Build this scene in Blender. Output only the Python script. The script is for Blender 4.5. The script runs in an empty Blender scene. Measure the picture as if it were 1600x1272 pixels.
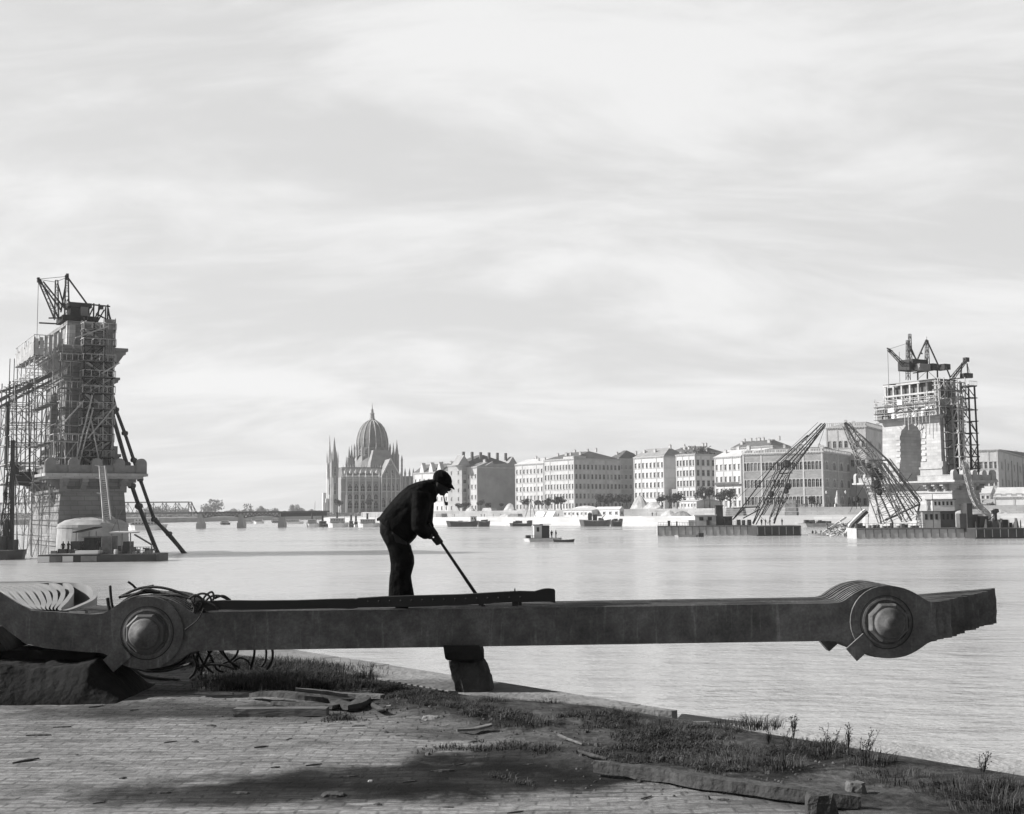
import bpy, bmesh, math, random
from mathutils import Vector, Matrix, noise
R = math.radians
S = bpy.context.scene
COL = S.collection
# ------------------------------------------------------------------ camera
FPX = 1900.0
PITCH, ROLL = 4.96, -0.52
cd = bpy.data.cameras.new('camera'); cam = bpy.data.objects.new('camera', cd); COL.objects.link(cam)
cd.sensor_width = 36; cd.lens = 36*FPX/1600; cd.clip_start = 0.1; cd.clip_end = 20000
MR = (Matrix.Rotation(R(90+PITCH), 3, 'X') @ Matrix.Rotation(R(ROLL), 3, 'Z'))
CAM = Vector((0, 0, 1.75))
cam.matrix_world = Matrix.Translation(CAM) @ MR.to_4x4()
S.camera = cam
# ------------------------------------------------------------------ sky and sun
SUN_ELEV = 33.0
SUN_DIR = Vector((-1.0, 0.0, 0)).normalized()           # horizontal direction towards the sun
az = math.atan2(SUN_DIR.x, SUN_DIR.y)                     # from +Y clockwise
W = bpy.data.worlds.new('World'); S.world = W; W.use_nodes = True
nt = W.node_tree; N = nt.nodes; L = nt.links; N.clear()
out = N.new('ShaderNodeOutputWorld'); bg = N.new('ShaderNodeBackground')
sky = N.new('ShaderNodeTexSky'); sky.sky_type = 'NISHITA'; sky.sun_disc = False
sky.sun_elevation = R(SUN_ELEV); sky.sun_rotation = az; sky.dust_density = 3.0; sky.air_density = 1.0
bw = N.new('ShaderNodeRGBToBW'); L.new(sky.outputs[0], bw.inputs[0])
tc = N.new('ShaderNodeTexCoord'); sep = N.new('ShaderNodeSeparateXYZ'); L.new(tc.outputs['Generated'], sep.inputs[0])
def wm(op, a, b=None, c=None, clamp=False):
    n = N.new('ShaderNodeMath'); n.operation = op; n.use_clamp = clamp
    for i, v in enumerate((a, b, c)):
        if v is None: continue
        if isinstance(v, (int, float)): n.inputs[i].default_value = v
        else: L.new(v, n.inputs[i])
    return n.outputs[0]
zz = wm('ADD', wm('MAXIMUM', sep.outputs[2], 0.0), 0.30)
cx = wm('DIVIDE', sep.outputs[0], zz); cy = wm('DIVIDE', sep.outputs[1], zz)
cmb = N.new('ShaderNodeCombineXYZ'); L.new(cx, cmb.inputs[0]); L.new(cy, cmb.inputs[1])
mp = N.new('ShaderNodeMapping'); mp.inputs['Rotation'].default_value = (0, 0, R(-24)); mp.inputs['Scale'].default_value = (0.9, 1.7, 1)
mp.inputs['Location'].default_value = (3.1, 1.7, 0)
L.new(cmb.outputs[0], mp.inputs[0])
n1 = N.new('ShaderNodeTexNoise'); n1.inputs['Scale'].default_value = 1.7; n1.inputs['Detail'].default_value = 12; n1.inputs['Roughness'].default_value = 0.58; n1.inputs['Distortion'].default_value = 0.45
L.new(mp.outputs[0], n1.inputs['Vector'])
mp2 = N.new('ShaderNodeMapping'); mp2.inputs['Rotation'].default_value = (0, 0, R(-12)); mp2.inputs['Scale'].default_value = (0.4, 1.9, 1)
L.new(cmb.outputs[0], mp2.inputs[0])
n2 = N.new('ShaderNodeTexNoise'); n2.inputs['Scale'].default_value = 2.6; n2.inputs['Detail'].default_value = 12; n2.inputs['Roughness'].default_value = 0.6; n2.inputs['Distortion'].default_value = 0.3
L.new(mp2.outputs[0], n2.inputs['Vector'])
def ramp(v, a, b):
    n = N.new('ShaderNodeMapRange'); n.interpolation_type = 'SMOOTHSTEP'; L.new(v, n.inputs[0])
    n.inputs[1].default_value = a; n.inputs[2].default_value = b; return n.outputs[0]
c1 = ramp(n1.outputs[0], 0.42, 0.66); c2 = ramp(n2.outputs[0], 0.47, 0.70)
cl = wm('MAXIMUM', c1, wm('MULTIPLY', c2, 0.9))
low = wm('POWER', wm('SUBTRACT', 1.0, wm('MAXIMUM', sep.outputs[2], 0.0), clamp=True), 6.0)
cf = wm('ADD', wm('MULTIPLY', cl, 0.22), wm('ADD', 0.66, wm('MULTIPLY', low, 0.10)), clamp=True)
CLOUD_V = 9.9
# unseen sky overhead and behind the camera gets less cloud, to cut fill light
fill_mask = wm('MULTIPLY', ramp(sep.outputs[1], -0.55, 0.25), wm('SUBTRACT', 1.0, ramp(sep.outputs[2], 0.42, 0.8)))
cf = wm('MULTIPLY', cf, wm('ADD', 0.12, wm('MULTIPLY', fill_mask, 0.88)))
val = wm('ADD', wm('MULTIPLY', wm('MULTIPLY', bw.outputs[0], 0.6), wm('SUBTRACT', 1.0, cf)), wm('MULTIPLY', cf, CLOUD_V))
L.new(val, bg.inputs[0]); bg.inputs[1].default_value = 0.068; L.new(bg.outputs[0], out.inputs[0])
sd = bpy.data.lights.new('sun', 'SUN'); sd.energy = 5.0; sd.angle = R(0.5); sd.color = (1, 0.985, 0.97)
sun = bpy.data.objects.new('sun', sd); COL.objects.link(sun)
sv = Vector((SUN_DIR.x*math.cos(R(SUN_ELEV)), SUN_DIR.y*math.cos(R(SUN_ELEV)), math.sin(R(SUN_ELEV))))
sun.rotation_euler = sv.to_track_quat('Z', 'Y').to_euler(); sun.location = (0, 0, 60)
S.view_settings.view_transform = 'Standard'; S.view_settings.look = 'None'; S.view_settings.gamma = 1; S.view_settings.exposure = 0.54
# ------------------------------------------------------------------ helpers
WZ = -4.75                                                # water level; quay paving is z = 0
def ray(px, py): return MR @ Vector(((px-800)/FPX, -(py-636)/FPX, -1))
def P(px, py, Y):
    d = ray(px, py); return CAM + d*(Y/d.y)
def PZ(px, py, z):
    d = ray(px, py); return CAM + d*((z-CAM.z)/d.z)
def proj(p):
    v = MR.transposed() @ (Vector(p)-CAM); return 800+FPX*v.x/-v.z, 636-FPX*v.y/-v.z
class Frame:
    def __init__(s, x, y, rz, z=WZ):
        s.o = Vector((x, y, z)); s.rz = rz; s.m = Matrix.Rotation(rz, 3, 'Z'); s.mi = s.m.transposed()
    def loc(s, p): return s.mi @ (Vector(p)-s.o)
    def wor(s, p): return s.o + s.m @ Vector(p)
    def at(s, px, py, y=0.0):
        c = s.loc(CAM); d = s.mi @ ray(px, py); t = (y-c.y)/d.y; q = c+d*t; return Vector((q.x, y, q.z))
    def atx(s, px, py, x=0.0):
        c = s.loc(CAM); d = s.mi @ ray(px, py); t = (x-c.x)/d.x; q = c+d*t; return Vector((x, q.y, q.z))
def mat(name, v=0.3, rough=0.8, var=0.25, scale=1.0, bump=0.0, bscale=None, metal=0.0, spec=0.3, brick=None, stretch=None):
    m = bpy.data.materials.new(name); m.use_nodes = True; t = m.node_tree; n = t.nodes; l = t.links
    b = n['Principled BSDF']; b.inputs['Roughness'].default_value = rough; b.inputs['Metallic'].default_value = metal
    b.inputs['Specular IOR Level'].default_value = spec
    tc = n.new('ShaderNodeTexCoord'); co = tc.outputs['Object']
    if stretch:
        mpn = n.new('ShaderNodeMapping'); mpn.inputs['Scale'].default_value = stretch; l.new(co, mpn.inputs[0]); co2 = mpn.outputs[0]
    else: co2 = co
    ns = n.new('ShaderNodeTexNoise'); ns.inputs['Scale'].default_value = scale; ns.inputs['Detail'].default_value = 6; ns.inputs['Roughness'].default_value = 0.65
    l.new(co2, ns.inputs['Vector'])
    mr = n.new('ShaderNodeMapRange'); l.new(ns.outputs[0], mr.inputs[0]); mr.inputs[1].default_value = 0.3; mr.inputs[2].default_value = 0.7
    mr.inputs[3].default_value = v*(1-var); mr.inputs[4].default_value = v*(1+var); cv = mr.outputs[0]
    h = ns.outputs[0]
    if brick:                                             # (width, height, mortar darkness)
        sx = n.new('ShaderNodeSeparateXYZ'); l.new(co, sx.inputs[0])
        ad = n.new('ShaderNodeMath'); ad.operation = 'ADD'; l.new(sx.outputs[0], ad.inputs[0]); l.new(sx.outputs[1], ad.inputs[1])
        cb = n.new('ShaderNodeCombineXYZ'); l.new(ad.outputs[0], cb.inputs[0]); l.new(sx.outputs[2], cb.inputs[1])
        bt = n.new('ShaderNodeTexBrick'); l.new(cb.outputs[0], bt.inputs['Vector'])
        bt.inputs['Scale'].default_value = 1; bt.inputs['Brick Width'].default_value = brick[0]; bt.inputs['Row Height'].default_value = brick[1]
        bt.inputs['Mortar Size'].default_value = brick[1]*0.07; bt.inputs['Color1'].default_value = (1, 1, 1, 1); bt.inputs['Color2'].default_value = (0.78, 0.78, 0.78, 1)
        bt.inputs['Mortar'].default_value = (brick[2],)*3+(1,)
        bt.inputs['Bias'].default_value = 0.0
        mu = n.new('ShaderNodeMath'); mu.operation = 'MULTIPLY'; l.new(cv, mu.inputs[0]); l.new(bt.outputs[0], mu.inputs[1]); cv = mu.outputs[0]
    cc = n.new('ShaderNodeCombineColor')
    for i in range(3): l.new(cv, cc.inputs[i])
    l.new(cc.outputs[0], b.inputs['Base Color'])
    if bump:
        ns2 = n.new('ShaderNodeTexNoise'); ns2.inputs['Scale'].default_value = bscale or scale*4; ns2.inputs['Detail'].default_value = 5; l.new(co2, ns2.inputs['Vector'])
        bp = n.new('ShaderNodeBump'); bp.inputs['Strength'].default_value = bump; bp.inputs['Distance'].default_value = 0.05
        l.new(ns2.outputs[0], bp.inputs['Height']); l.new(bp.outputs[0], b.inputs['Normal'])
    return m
class MB:
    def __init__(s): s.v = []; s.f = []; s.mi = []; s.cur = 0
    def add(s, vs, fs):
        k = len(s.v); s.v += [tuple(v) for v in vs]; s.f += [tuple(i+k for i in f) for f in fs]; s.mi += [s.cur]*len(fs); return s
    def box(s, a, b):
        (x0, y0, z0), (x1, y1, z1) = a, b
        return s.hexa([(x0,y0,z0),(x1,y0,z0),(x1,y1,z0),(x0,y1,z0)], [(x0,y0,z1),(x1,y0,z1),(x1,y1,z1),(x0,y1,z1)])
    def hexa(s, lo, hi):
        n = len(lo); vs = list(lo)+list(hi)
        return s.add(vs, [tuple(range(n))[::-1], tuple(range(n, 2*n))]+[(i, (i+1) % n, n+(i+1) % n, n+i) for i in range(n)])
    def prism(s, poly, z0, z1, poly2=None):
        return s.hexa([(x, y, z0) for x, y in poly], [(x, y, z1) for x, y in (poly2 or poly)])
    def bar(s, p, q, w, h=None, up=(0, 0, 1)):
        p = Vector(p); q = Vector(q); d = q-p
        if d.length < 1e-6: return s
        d.normalize(); u = Vector(up)
        if abs(d.dot(u)) > 0.98: u = Vector((0, 1, 0))
        r = d.cross(u).normalized(); u = r.cross(d).normalized(); h = h or w; r = r*w/2; u = u*h/2
        return s.hexa([p-r-u, p+r-u, p+r+u, p-r+u], [q-r-u, q+r-u, q+r+u, q-r+u])
    def tube(s, pts, r, n=8, cap=True):
        pts = [Vector(p) for p in pts]; m = len(pts); rs = r if isinstance(r, (list, tuple)) else [r]*m
        vs = []; prev = None
        for i in range(m):
            t = (pts[min(i+1, m-1)]-pts[max(i-1, 0)]).normalized()
            if prev is None: a = t.cross(Vector((0, 0, 1)) if abs(t.z) < 0.9 else Vector((1, 0, 0))).normalized()
            else: a = (prev - t*prev.dot(t)); a = a.normalized() if a.length > 1e-6 else t.orthogonal().normalized()
            prev = a; b = t.cross(a)
            for k in range(n):
                an = 2*math.pi*k/n; vs.append(pts[i]+(a*math.cos(an)+b*math.sin(an))*rs[i])
        fs = [(i*n+k, i*n+(k+1) % n, (i+1)*n+(k+1) % n, (i+1)*n+k) for i in range(m-1) for k in range(n)]
        if cap: fs += [tuple(range(n))[::-1], tuple(range((m-1)*n, m*n))]
        return s.add(vs, fs)
    def loft(s, rings, cap=True):
        n = len(rings[0]); m = len(rings); vs = [v for r in rings for v in r]
        fs = [(i*n+k, i*n+(k+1) % n, (i+1)*n+(k+1) % n, (i+1)*n+k) for i in range(m-1) for k in range(n)]
        if cap: fs += [tuple(range(n))[::-1], tuple(range((m-1)*n, m*n))]
        return s.add(vs, fs)
    def lathe(s, prof, c=(0, 0, 0), n=16, ph=0.0, cap=True, sx=1, sy=1):
        return s.loft([[(c[0]+sx*r*math.cos(ph+2*math.pi*k/n), c[1]+sy*r*math.sin(ph+2*math.pi*k/n), c[2]+z) for k in range(n)] for r, z in prof], cap)
    def build(s, name, mats, parent=None, loc=None, smooth=False, rz=0.0):
        me = bpy.data.meshes.new(name)
        vs = s.v
        if loc is not None:
            mi = Matrix.Rotation(-rz, 3, 'Z'); vs = [tuple(mi @ (Vector(v)-Vector(loc))) for v in vs]
        me.from_pydata(vs, [], s.f)
        for m in (mats if isinstance(mats, (list, tuple)) else [mats]): me.materials.append(m)
        me.polygons.foreach_set('material_index', s.mi)
        if smooth: me.polygons.foreach_set('use_smooth', [True]*len(s.f))
        bm = bmesh.new(); bm.from_mesh(me); bmesh.ops.recalc_face_normals(bm, faces=bm.faces); bm.to_mesh(me); bm.free()
        o = bpy.data.objects.new(name, me); COL.objects.link(o)
        if loc is not None: o.location = loc; o.rotation_euler.z = rz
        if parent: o.parent = parent
        return o
def tag(o, label=None, cat=None, group=None, kind=None):
    if label: o['label'] = label
    if cat: o['category'] = cat
    if group: o['group'] = group
    if kind: o['kind'] = kind
    return o
def thing(name, label, cat, loc=(0, 0, 0), rz=0.0, group=None):
    o = bpy.data.objects.new(name, None); o.empty_display_size = 0.3; COL.objects.link(o); o.location = loc; o.rotation_euler.z = rz
    return tag(o, label, cat, group)
def dup(o, parent=None, loc=None, rz=None):
    c = o.copy(); COL.objects.link(c)
    if parent is not None: c.parent = parent
    for ch in list(o.children): dup(ch, c)
    if loc is not None: c.location = loc
    if rz is not None: c.rotation_euler.z = rz
    return c
def wmb(mb, th):                                          # world coordinates -> the thing's own
    mi = Matrix.Rotation(-th.rotation_euler.z, 3, 'Z'); o = Vector(th.location)
    mb.v = [tuple(mi @ (Vector(v)-o)) for v in mb.v]; return mb
def baked(mb, name, m, voxel, parent=None, smooth_it=4, smooth=True, loc=None):
    o = mb.build(name, m, parent=None, loc=loc)
    r = o.modifiers.new('r', 'REMESH'); r.mode = 'VOXEL'; r.voxel_size = voxel
    if smooth_it:
        q = o.modifiers.new('s', 'SMOOTH'); q.factor = 0.5; q.iterations = smooth_it
    bpy.context.view_layer.update()
    dg = bpy.context.evaluated_depsgraph_get(); me = bpy.data.meshes.new_from_object(o.evaluated_get(dg))
    o.modifiers.clear(); o.data = me; me.name = name
    if not me.materials: me.materials.append(m)
    if smooth: me.polygons.foreach_set('use_smooth', [True]*len(me.polygons))
    if parent: o.parent = parent
    return o
def lattice(mb, p, q, w0, w1, n, bw=0.12, lw=0.07, up=(0, 1, 0), d0=None, d1=None):
    p = Vector(p); q = Vector(q); d = (q-p).normalized(); r = d.cross(Vector(up)).normalized(); u = r.cross(d).normalized()
    d0 = d0 or w0; d1 = d1 or w1
    def pt(i, a, b):
        t = i/n; w = (w0+(w1-w0)*t)/2; dd = (d0+(d1-d0)*t)/2; return p+(q-p)*t+r*(a*w)+u*(b*dd)
    cs = [(-1,-1), (1,-1), (1,1), (-1,1)]
    for a, b in cs: mb.bar(pt(0, a, b), pt(n, a, b), bw)
    for i in range(n):
        for k in range(4):
            c0, c1_ = cs[k], cs[(k+1) % 4]
            if (i+k) % 2: c0, c1_ = c1_, c0
            mb.bar(pt(i, *c0), pt(i+1, *c1_), lw); mb.bar(pt(i+1, *c0), pt(i+1, *c1_), lw)
rnd = random.Random(7)
# ------------------------------------------------------------------ materials
M = {}
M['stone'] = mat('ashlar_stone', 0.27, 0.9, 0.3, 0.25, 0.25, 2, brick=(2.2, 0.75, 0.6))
M['stone_pale'] = mat('pale_stone', 0.5, 0.9, 0.22, 0.3, 0.2, 2, brick=(2.0, 0.7, 0.7))
M['stone_plain'] = mat('cut_stone', 0.25, 0.9, 0.25, 0.5, 0.2, 3)
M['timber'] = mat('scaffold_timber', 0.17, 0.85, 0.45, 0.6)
M['timber_pale'] = mat('fresh_timber', 0.42, 0.85, 0.3, 0.5)
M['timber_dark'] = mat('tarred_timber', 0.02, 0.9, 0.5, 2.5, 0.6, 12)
M['steel'] = mat('dark_painted_steel', 0.03, 0.6, 0.35, 0.5)
M['steel_grey'] = mat('grey_painted_steel', 0.10, 0.6, 0.3, 0.5)
def chain_material():
    m = mat('weathered_chain_iron', 0.125, 0.72, 0.5, 1.3, 0.0); t = m.node_tree; n = t.nodes; l = t.links; b = n['Principled BSDF']
    src = b.inputs['Base Color'].links[0].from_node.inputs[0].links[0].from_socket; co = n.new('ShaderNodeTexCoord').outputs['Object']
    def nz(sc, st, det=8, lo=.35, hi=.65, a=0.0, c=1.0):
        mp = n.new('ShaderNodeMapping'); mp.inputs['Scale'].default_value = st; l.new(co, mp.inputs[0]); q = n.new('ShaderNodeTexNoise'); q.inputs['Scale'].default_value = sc; q.inputs['Detail'].default_value = det; q.inputs['Roughness'].default_value = .7; l.new(mp.outputs[0], q.inputs['Vector'])
        r = n.new('ShaderNodeMapRange'); l.new(q.outputs[0], r.inputs[0])
        for i, v in enumerate((lo, hi, a, c)): r.inputs[i+1].default_value = v
        return r.outputs[0], q.outputs[0]
    def mt(op, x, y):
        q = n.new('ShaderNodeMath'); q.operation = op
        for i, v in enumerate((x, y)):
            if isinstance(v, float): q.inputs[i].default_value = v
            else: l.new(v, q.inputs[i])
        return q.outputs[0]
    pit, praw = nz(42, (1, 1, 1), 6, .35, .65, .82, 1.2); drip, _ = nz(3.2, (5, 1, .55), 6, .56, .70, 0.0, .75); scale_, sraw = nz(6, (1, 1, 1), 10, .35, .65, .72, 1.3); spk, _ = nz(160, (1, 1, 1), 2, .66, .74, 0.0, 1.0)
    v = mt('MULTIPLY', mt('MULTIPLY', src, pit), scale_); v = mt('MULTIPLY', v, mt('ADD', drip, 1.0)); v = mt('ADD', v, mt('MULTIPLY', spk, .03))
    cc = n.new('ShaderNodeCombineColor')
    for i in range(3): l.new(v, cc.inputs[i])
    l.new(cc.outputs[0], b.inputs['Base Color']); bp = n.new('ShaderNodeBump'); bp.inputs['Strength'].default_value = .5; bp.inputs['Distance'].default_value = .006
    l.new(mt('ADD', mt('MULTIPLY', praw, .5), sraw), bp.inputs['Height']); l.new(bp.outputs[0], b.inputs['Normal']); return m
M['chain'] = chain_material()
M['water_wall'] = mat('quay_wall_stone', 0.58, 0.9, 0.16, 0.06, 0.1, 1, brick=(3.0, 1.0, 0.86))
M['earth'] = mat('bank_earth', 0.22, 0.95, 0.3, 0.05)
M['promenade'] = mat('promenade_paving', 0.4, 0.95, 0.2, 0.08)
M['rubble'] = mat('rubble', 0.36, 0.95, 0.4, 0.4, 0.5, 2)
M['white'] = mat('white_paint', 0.78, 0.6, 0.08, 0.3)
M['hull_pale'] = mat('pale_hull_paint', 0.42, 0.6, 0.25, 0.35)
M['hull_dark'] = mat('dark_hull_paint', 0.045, 0.6, 0.4, 0.4)
M['glass'] = mat('window_glass', 0.02, 0.3, 0.2, 0.5, spec=0.25)
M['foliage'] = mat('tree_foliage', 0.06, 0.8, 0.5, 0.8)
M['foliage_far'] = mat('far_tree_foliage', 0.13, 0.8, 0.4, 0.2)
M['bark'] = mat('bark', 0.08, 0.9, 0.3, 2)
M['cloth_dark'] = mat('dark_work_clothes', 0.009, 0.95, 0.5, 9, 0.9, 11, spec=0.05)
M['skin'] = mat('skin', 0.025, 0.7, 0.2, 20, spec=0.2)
M['cloth_mid'] = mat('grey_work_clothes', 0.14, 0.9, 0.4, 3)
# ------------------------------------------------------------------ water, banks
def water_material():
    m = bpy.data.materials.new('river_water'); m.use_nodes = True; t = m.node_tree; n = t.nodes; l = t.links
    b = n['Principled BSDF']; b.inputs['Base Color'].default_value = (0.38, 0.38, 0.38, 1); b.inputs['Roughness'].default_value = 0.12
    b.inputs['IOR'].default_value = 1.33; b.inputs['Specular IOR Level'].default_value = 0.8
    tc = n.new('ShaderNodeTexCoord')
    def nz(scale, sx, sy, det, rot=0.0):
        mp = n.new('ShaderNodeMapping'); mp.inputs['Scale'].default_value = (sx, sy, 1); mp.inputs['Rotation'].default_value = (0, 0, rot); l.new(tc.outputs['Object'], mp.inputs[0])
        q = n.new('ShaderNodeTexNoise'); q.inputs['Scale'].default_value = scale; q.inputs['Detail'].default_value = det; q.inputs['Roughness'].default_value = 0.6
        l.new(mp.outputs[0], q.inputs['Vector']); return q.outputs[0]
    a = nz(1.0, 0.45, 1.0, 4, 0.1); c = nz(0.16, 0.5, 1.0, 3, -0.2); d = nz(3.2, 0.5, 1.0, 3, 0.3)
    def mth(op, x, y):
        q = n.new('ShaderNodeMath'); q.operation = op
        for i, v in enumerate((x, y)):
            if isinstance(v, float): q.inputs[i].default_value = v
            else: l.new(v, q.inputs[i])
        return q.outputs[0]
    hgt = mth('ADD', mth('ADD', mth('MULTIPLY', a, 0.55), mth('MULTIPLY', c, 1.3)), mth('MULTIPLY', d, 0.12))
    bp = n.new('ShaderNodeBump'); bp.inputs['Strength'].default_value = 0.8; bp.inputs['Distance'].default_value = 0.6
    l.new(hgt, bp.inputs['Height']); l.new(bp.outputs[0], b.inputs['Normal'])
    # calm and ruffled lanes on the river
    ln = nz(0.012, 0.35, 1.6, 5, 0.35); mr = n.new('ShaderNodeMapRange'); l.new(ln, mr.inputs[0]); mr.inputs[1].default_value = 0.35; mr.inputs[2].default_value = 0.65
    mr.inputs[3].default_value = 0.06; mr.inputs[4].default_value = 0.3; l.new(mr.outputs[0], b.inputs['Roughness'])
    return m
M['water'] = water_material()
mb = MB(); mb.add([(-1480, -140, WZ), (1480, -140, WZ), (1480, 2580, WZ), (-1480, 2580, WZ)], [(0, 1, 2, 3)])
tag(mb.build('river', M['water']), kind='structure')
# foreground quay: frame along its edge
E0 = Vector((-3.06, 15.7)); ED = Vector((0.646, -0.763)).normalized(); EN = Vector((-ED.y*-1*-1, 0)); EN = Vector((ED.y, -ED.x))   # inland normal
def qp(s, n, z=0.0): p = E0+ED*s+EN*n; return (p.x, p.y, z)
def q_of(x, y): d = Vector((x, y))-E0; return d.dot(ED), d.dot(EN)
def paving_material():
    m = bpy.data.materials.new('quay_paving'); m.use_nodes = True; t = m.node_tree; n = t.nodes; l = t.links
    b = n['Principled BSDF']; b.inputs['Roughness'].default_value = 0.9; b.inputs['Specular IOR Level'].default_value = 0.15
    tc = n.new('ShaderNodeTexCoord'); co = tc.outputs['Object']
    def mth(op, x, y, z=None, clamp=False):
        q = n.new('ShaderNodeMath'); q.operation = op; q.use_clamp = clamp
        for i, v in enumerate((x, y, z)):
            if v is None: continue
            if isinstance(v, (int, float)): q.inputs[i].default_value = v
            else: l.new(v, q.inputs[i])
        return q.outputs[0]
    def nz(scale, det=5, sc=(1, 1, 1), rough=0.6, dist=0.0):
        mp = n.new('ShaderNodeMapping'); mp.inputs['Scale'].default_value = sc; l.new(co, mp.inputs[0])
        q = n.new('ShaderNodeTexNoise'); q.inputs['Scale'].default_value = scale; q.inputs['Detail'].default_value = det; q.inputs['Roughness'].default_value = rough; q.inputs['Distortion'].default_value = dist
        l.new(mp.outputs[0], q.inputs['Vector']); return q.outputs[0]
    def rg(v, a, c, lo=0.0, hi=1.0):
        q = n.new('ShaderNodeMapRange'); q.interpolation_type = 'SMOOTHSTEP'; l.new(v, q.inputs[0])
        for i, x in enumerate((a, c, lo, hi)): q.inputs[i+1].default_value = x
        return q.outputs[0]
    mp = n.new('ShaderNodeMapping'); mp.inputs['Rotation'].default_value = (0, 0, R(1.5)); l.new(co, mp.inputs[0])
    wn = n.new('ShaderNodeTexNoise'); wn.inputs['Scale'].default_value = 1.1; wn.inputs['Detail'].default_value = 3; l.new(co, wn.inputs['Vector'])
    vm = n.new('ShaderNodeVectorMath'); vm.operation = 'MULTIPLY_ADD'; l.new(wn.outputs[1], vm.inputs[0]); vm.inputs[1].default_value = (0.16, 0.09, 0); l.new(mp.outputs[0], vm.inputs[2])
    bt = n.new('ShaderNodeTexBrick'); l.new(vm.outputs[0], bt.inputs['Vector']); bt.inputs['Scale'].default_value = 1; bt.inputs['Brick Width'].default_value = 0.23; bt.inputs['Row Height'].default_value = 0.10
    bt.inputs['Mortar Size'].default_value = 0.02; bt.inputs['Mortar Smooth'].default_value = 1.0; bt.inputs['Color1'].default_value = (1, 1, 1, 1); bt.inputs['Color2'].default_value = (0.6, 0.6, 0.6, 1); bt.inputs['Mortar'].default_value = (0.36, 0.36, 0.36, 1)
    dirt = rg(nz(0.9, 10, (0.6, 1.6, 1), 0.7), 0.34, 0.60)          # silt lying over the setts
    silt = mth('MULTIPLY', rg(nz(5, 8), 0.3, 0.7, 0.75, 1.15), 0.78)
    fine = mth('MULTIPLY', rg(nz(24, 8, (0.5, 1.4, 1), .7), 0.3, 0.7, 0.62, 1.28), rg(nz(2.6, 8, (0.35, 2.2, 1), .7), 0.32, 0.62, 0.7, 1.15))
    mixv = mth('ADD', mth('MULTIPLY', bt.outputs[0], mth('SUBTRACT', 1.0, mth('MULTIPLY', dirt, 0.62))), mth('MULTIPLY', silt, mth('MULTIPLY', dirt, 0.62)))
    streak = rg(nz(3.0, 9, (0.8, 5, 1), .72), 0.36, 0.62, 0.74, 1.1)
    v = mth('MULTIPLY', mth('MULTIPLY', mth('MULTIPLY', mixv, fine), streak), 0.30)
    sp = n.new('ShaderNodeSeparateXYZ'); l.new(co, sp.inputs[0])
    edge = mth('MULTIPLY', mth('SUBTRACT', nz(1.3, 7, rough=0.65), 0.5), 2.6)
    def blob(x, y, rx, ry, soft=0.5):                     # a dark elliptical patch with a noisy outline
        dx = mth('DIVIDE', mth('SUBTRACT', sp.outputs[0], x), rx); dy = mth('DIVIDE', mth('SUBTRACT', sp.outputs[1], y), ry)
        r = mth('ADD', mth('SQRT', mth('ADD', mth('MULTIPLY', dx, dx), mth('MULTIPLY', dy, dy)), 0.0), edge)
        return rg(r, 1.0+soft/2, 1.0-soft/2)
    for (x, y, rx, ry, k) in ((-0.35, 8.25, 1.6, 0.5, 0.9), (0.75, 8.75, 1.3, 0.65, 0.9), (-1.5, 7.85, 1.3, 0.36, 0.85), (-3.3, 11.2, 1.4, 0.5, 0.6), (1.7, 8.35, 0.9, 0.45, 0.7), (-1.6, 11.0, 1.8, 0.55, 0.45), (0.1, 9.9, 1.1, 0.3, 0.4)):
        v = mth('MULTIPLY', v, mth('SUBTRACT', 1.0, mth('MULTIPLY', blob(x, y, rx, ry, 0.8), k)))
    # soil towards the edge (distance inland from the quay edge)
    nd = mth('ADD', mth('MULTIPLY', mth('SUBTRACT', sp.outputs[0], E0.x), EN.x), mth('MULTIPLY', mth('SUBTRACT', sp.outputs[1], E0.y), EN.y))
    soil = rg(mth('ADD', nd, mth('MULTIPLY', edge, 0.35)), 2.3, 1.3)
    sv_ = mth('MULTIPLY', rg(nz(1.6, 10, (1, 1, 1), .7), 0.35, 0.68, 0.02, 0.11), rg(nz(14, 8), 0.3, 0.7, .5, 1.3))
    v = mth('ADD', mth('MULTIPLY', v, mth('SUBTRACT', 1.0, soil)), mth('MULTIPLY', sv_, soil))
    cc = n.new('ShaderNodeCombineColor')
    for i in range(3): l.new(v, cc.inputs[i])
    l.new(cc.outputs[0], b.inputs['Base Color'])
    hh = mth('ADD', mth('MULTIPLY', bt.outputs['Fac'], -0.14), mth('MULTIPLY', nz(9, 10, (.7, 1.3, 1), .7), 1.5))
    bp = n.new('ShaderNodeBump'); bp.inputs['Strength'].default_value = 0.8; bp.inputs['Distance'].default_value = 0.03; l.new(hh, bp.inputs['Height']); l.new(bp.outputs[0], b.inputs['Normal'])
    return m
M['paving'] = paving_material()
def gz(s, n):                                             # height of the quay top
    v = Vector((s*1.3, n*1.3, 0.3)); z = 0.0
    env = max(0.0, min(1, (n-(0.5 if s < 6.2 else 0.02))/0.35))*max(0.0, min(1, (2.5-n)/0.9))
    amp = max(0.25, min(1, (n-0.5)/1.0)) if s < 6.2 else 0.7
    z += env*amp*(0.02+0.055*noise.fractal(v*1.1, 0.8, 2.1, 4)+0.03*noise.noise(v*4)+.012*noise.noise(v*13))
    z += 0.008*noise.noise(v*2.5)*(1 if n > 0.4 else 0.2)
    return z
def axis(a0, a1, fine0, fine1, st):
    xs = [a0]; k = (a0+fine0)/2; xs.append(k); x = fine0
    while x < fine1: xs.append(x); x += st
    xs += [fine1, (fine1+a1)/2, a1]; return xs
ss = axis(-60, 60, -11, 16, 0.10); nn = [0, 0.1, 0.2, 0.3, 0.4]+axis(0.46, 70, 0.5, 13, 0.10)[2:]
mb = MB(); vs = [qp(s, n, gz(s, n)) for s in ss for n in nn]; k = len(nn)
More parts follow.
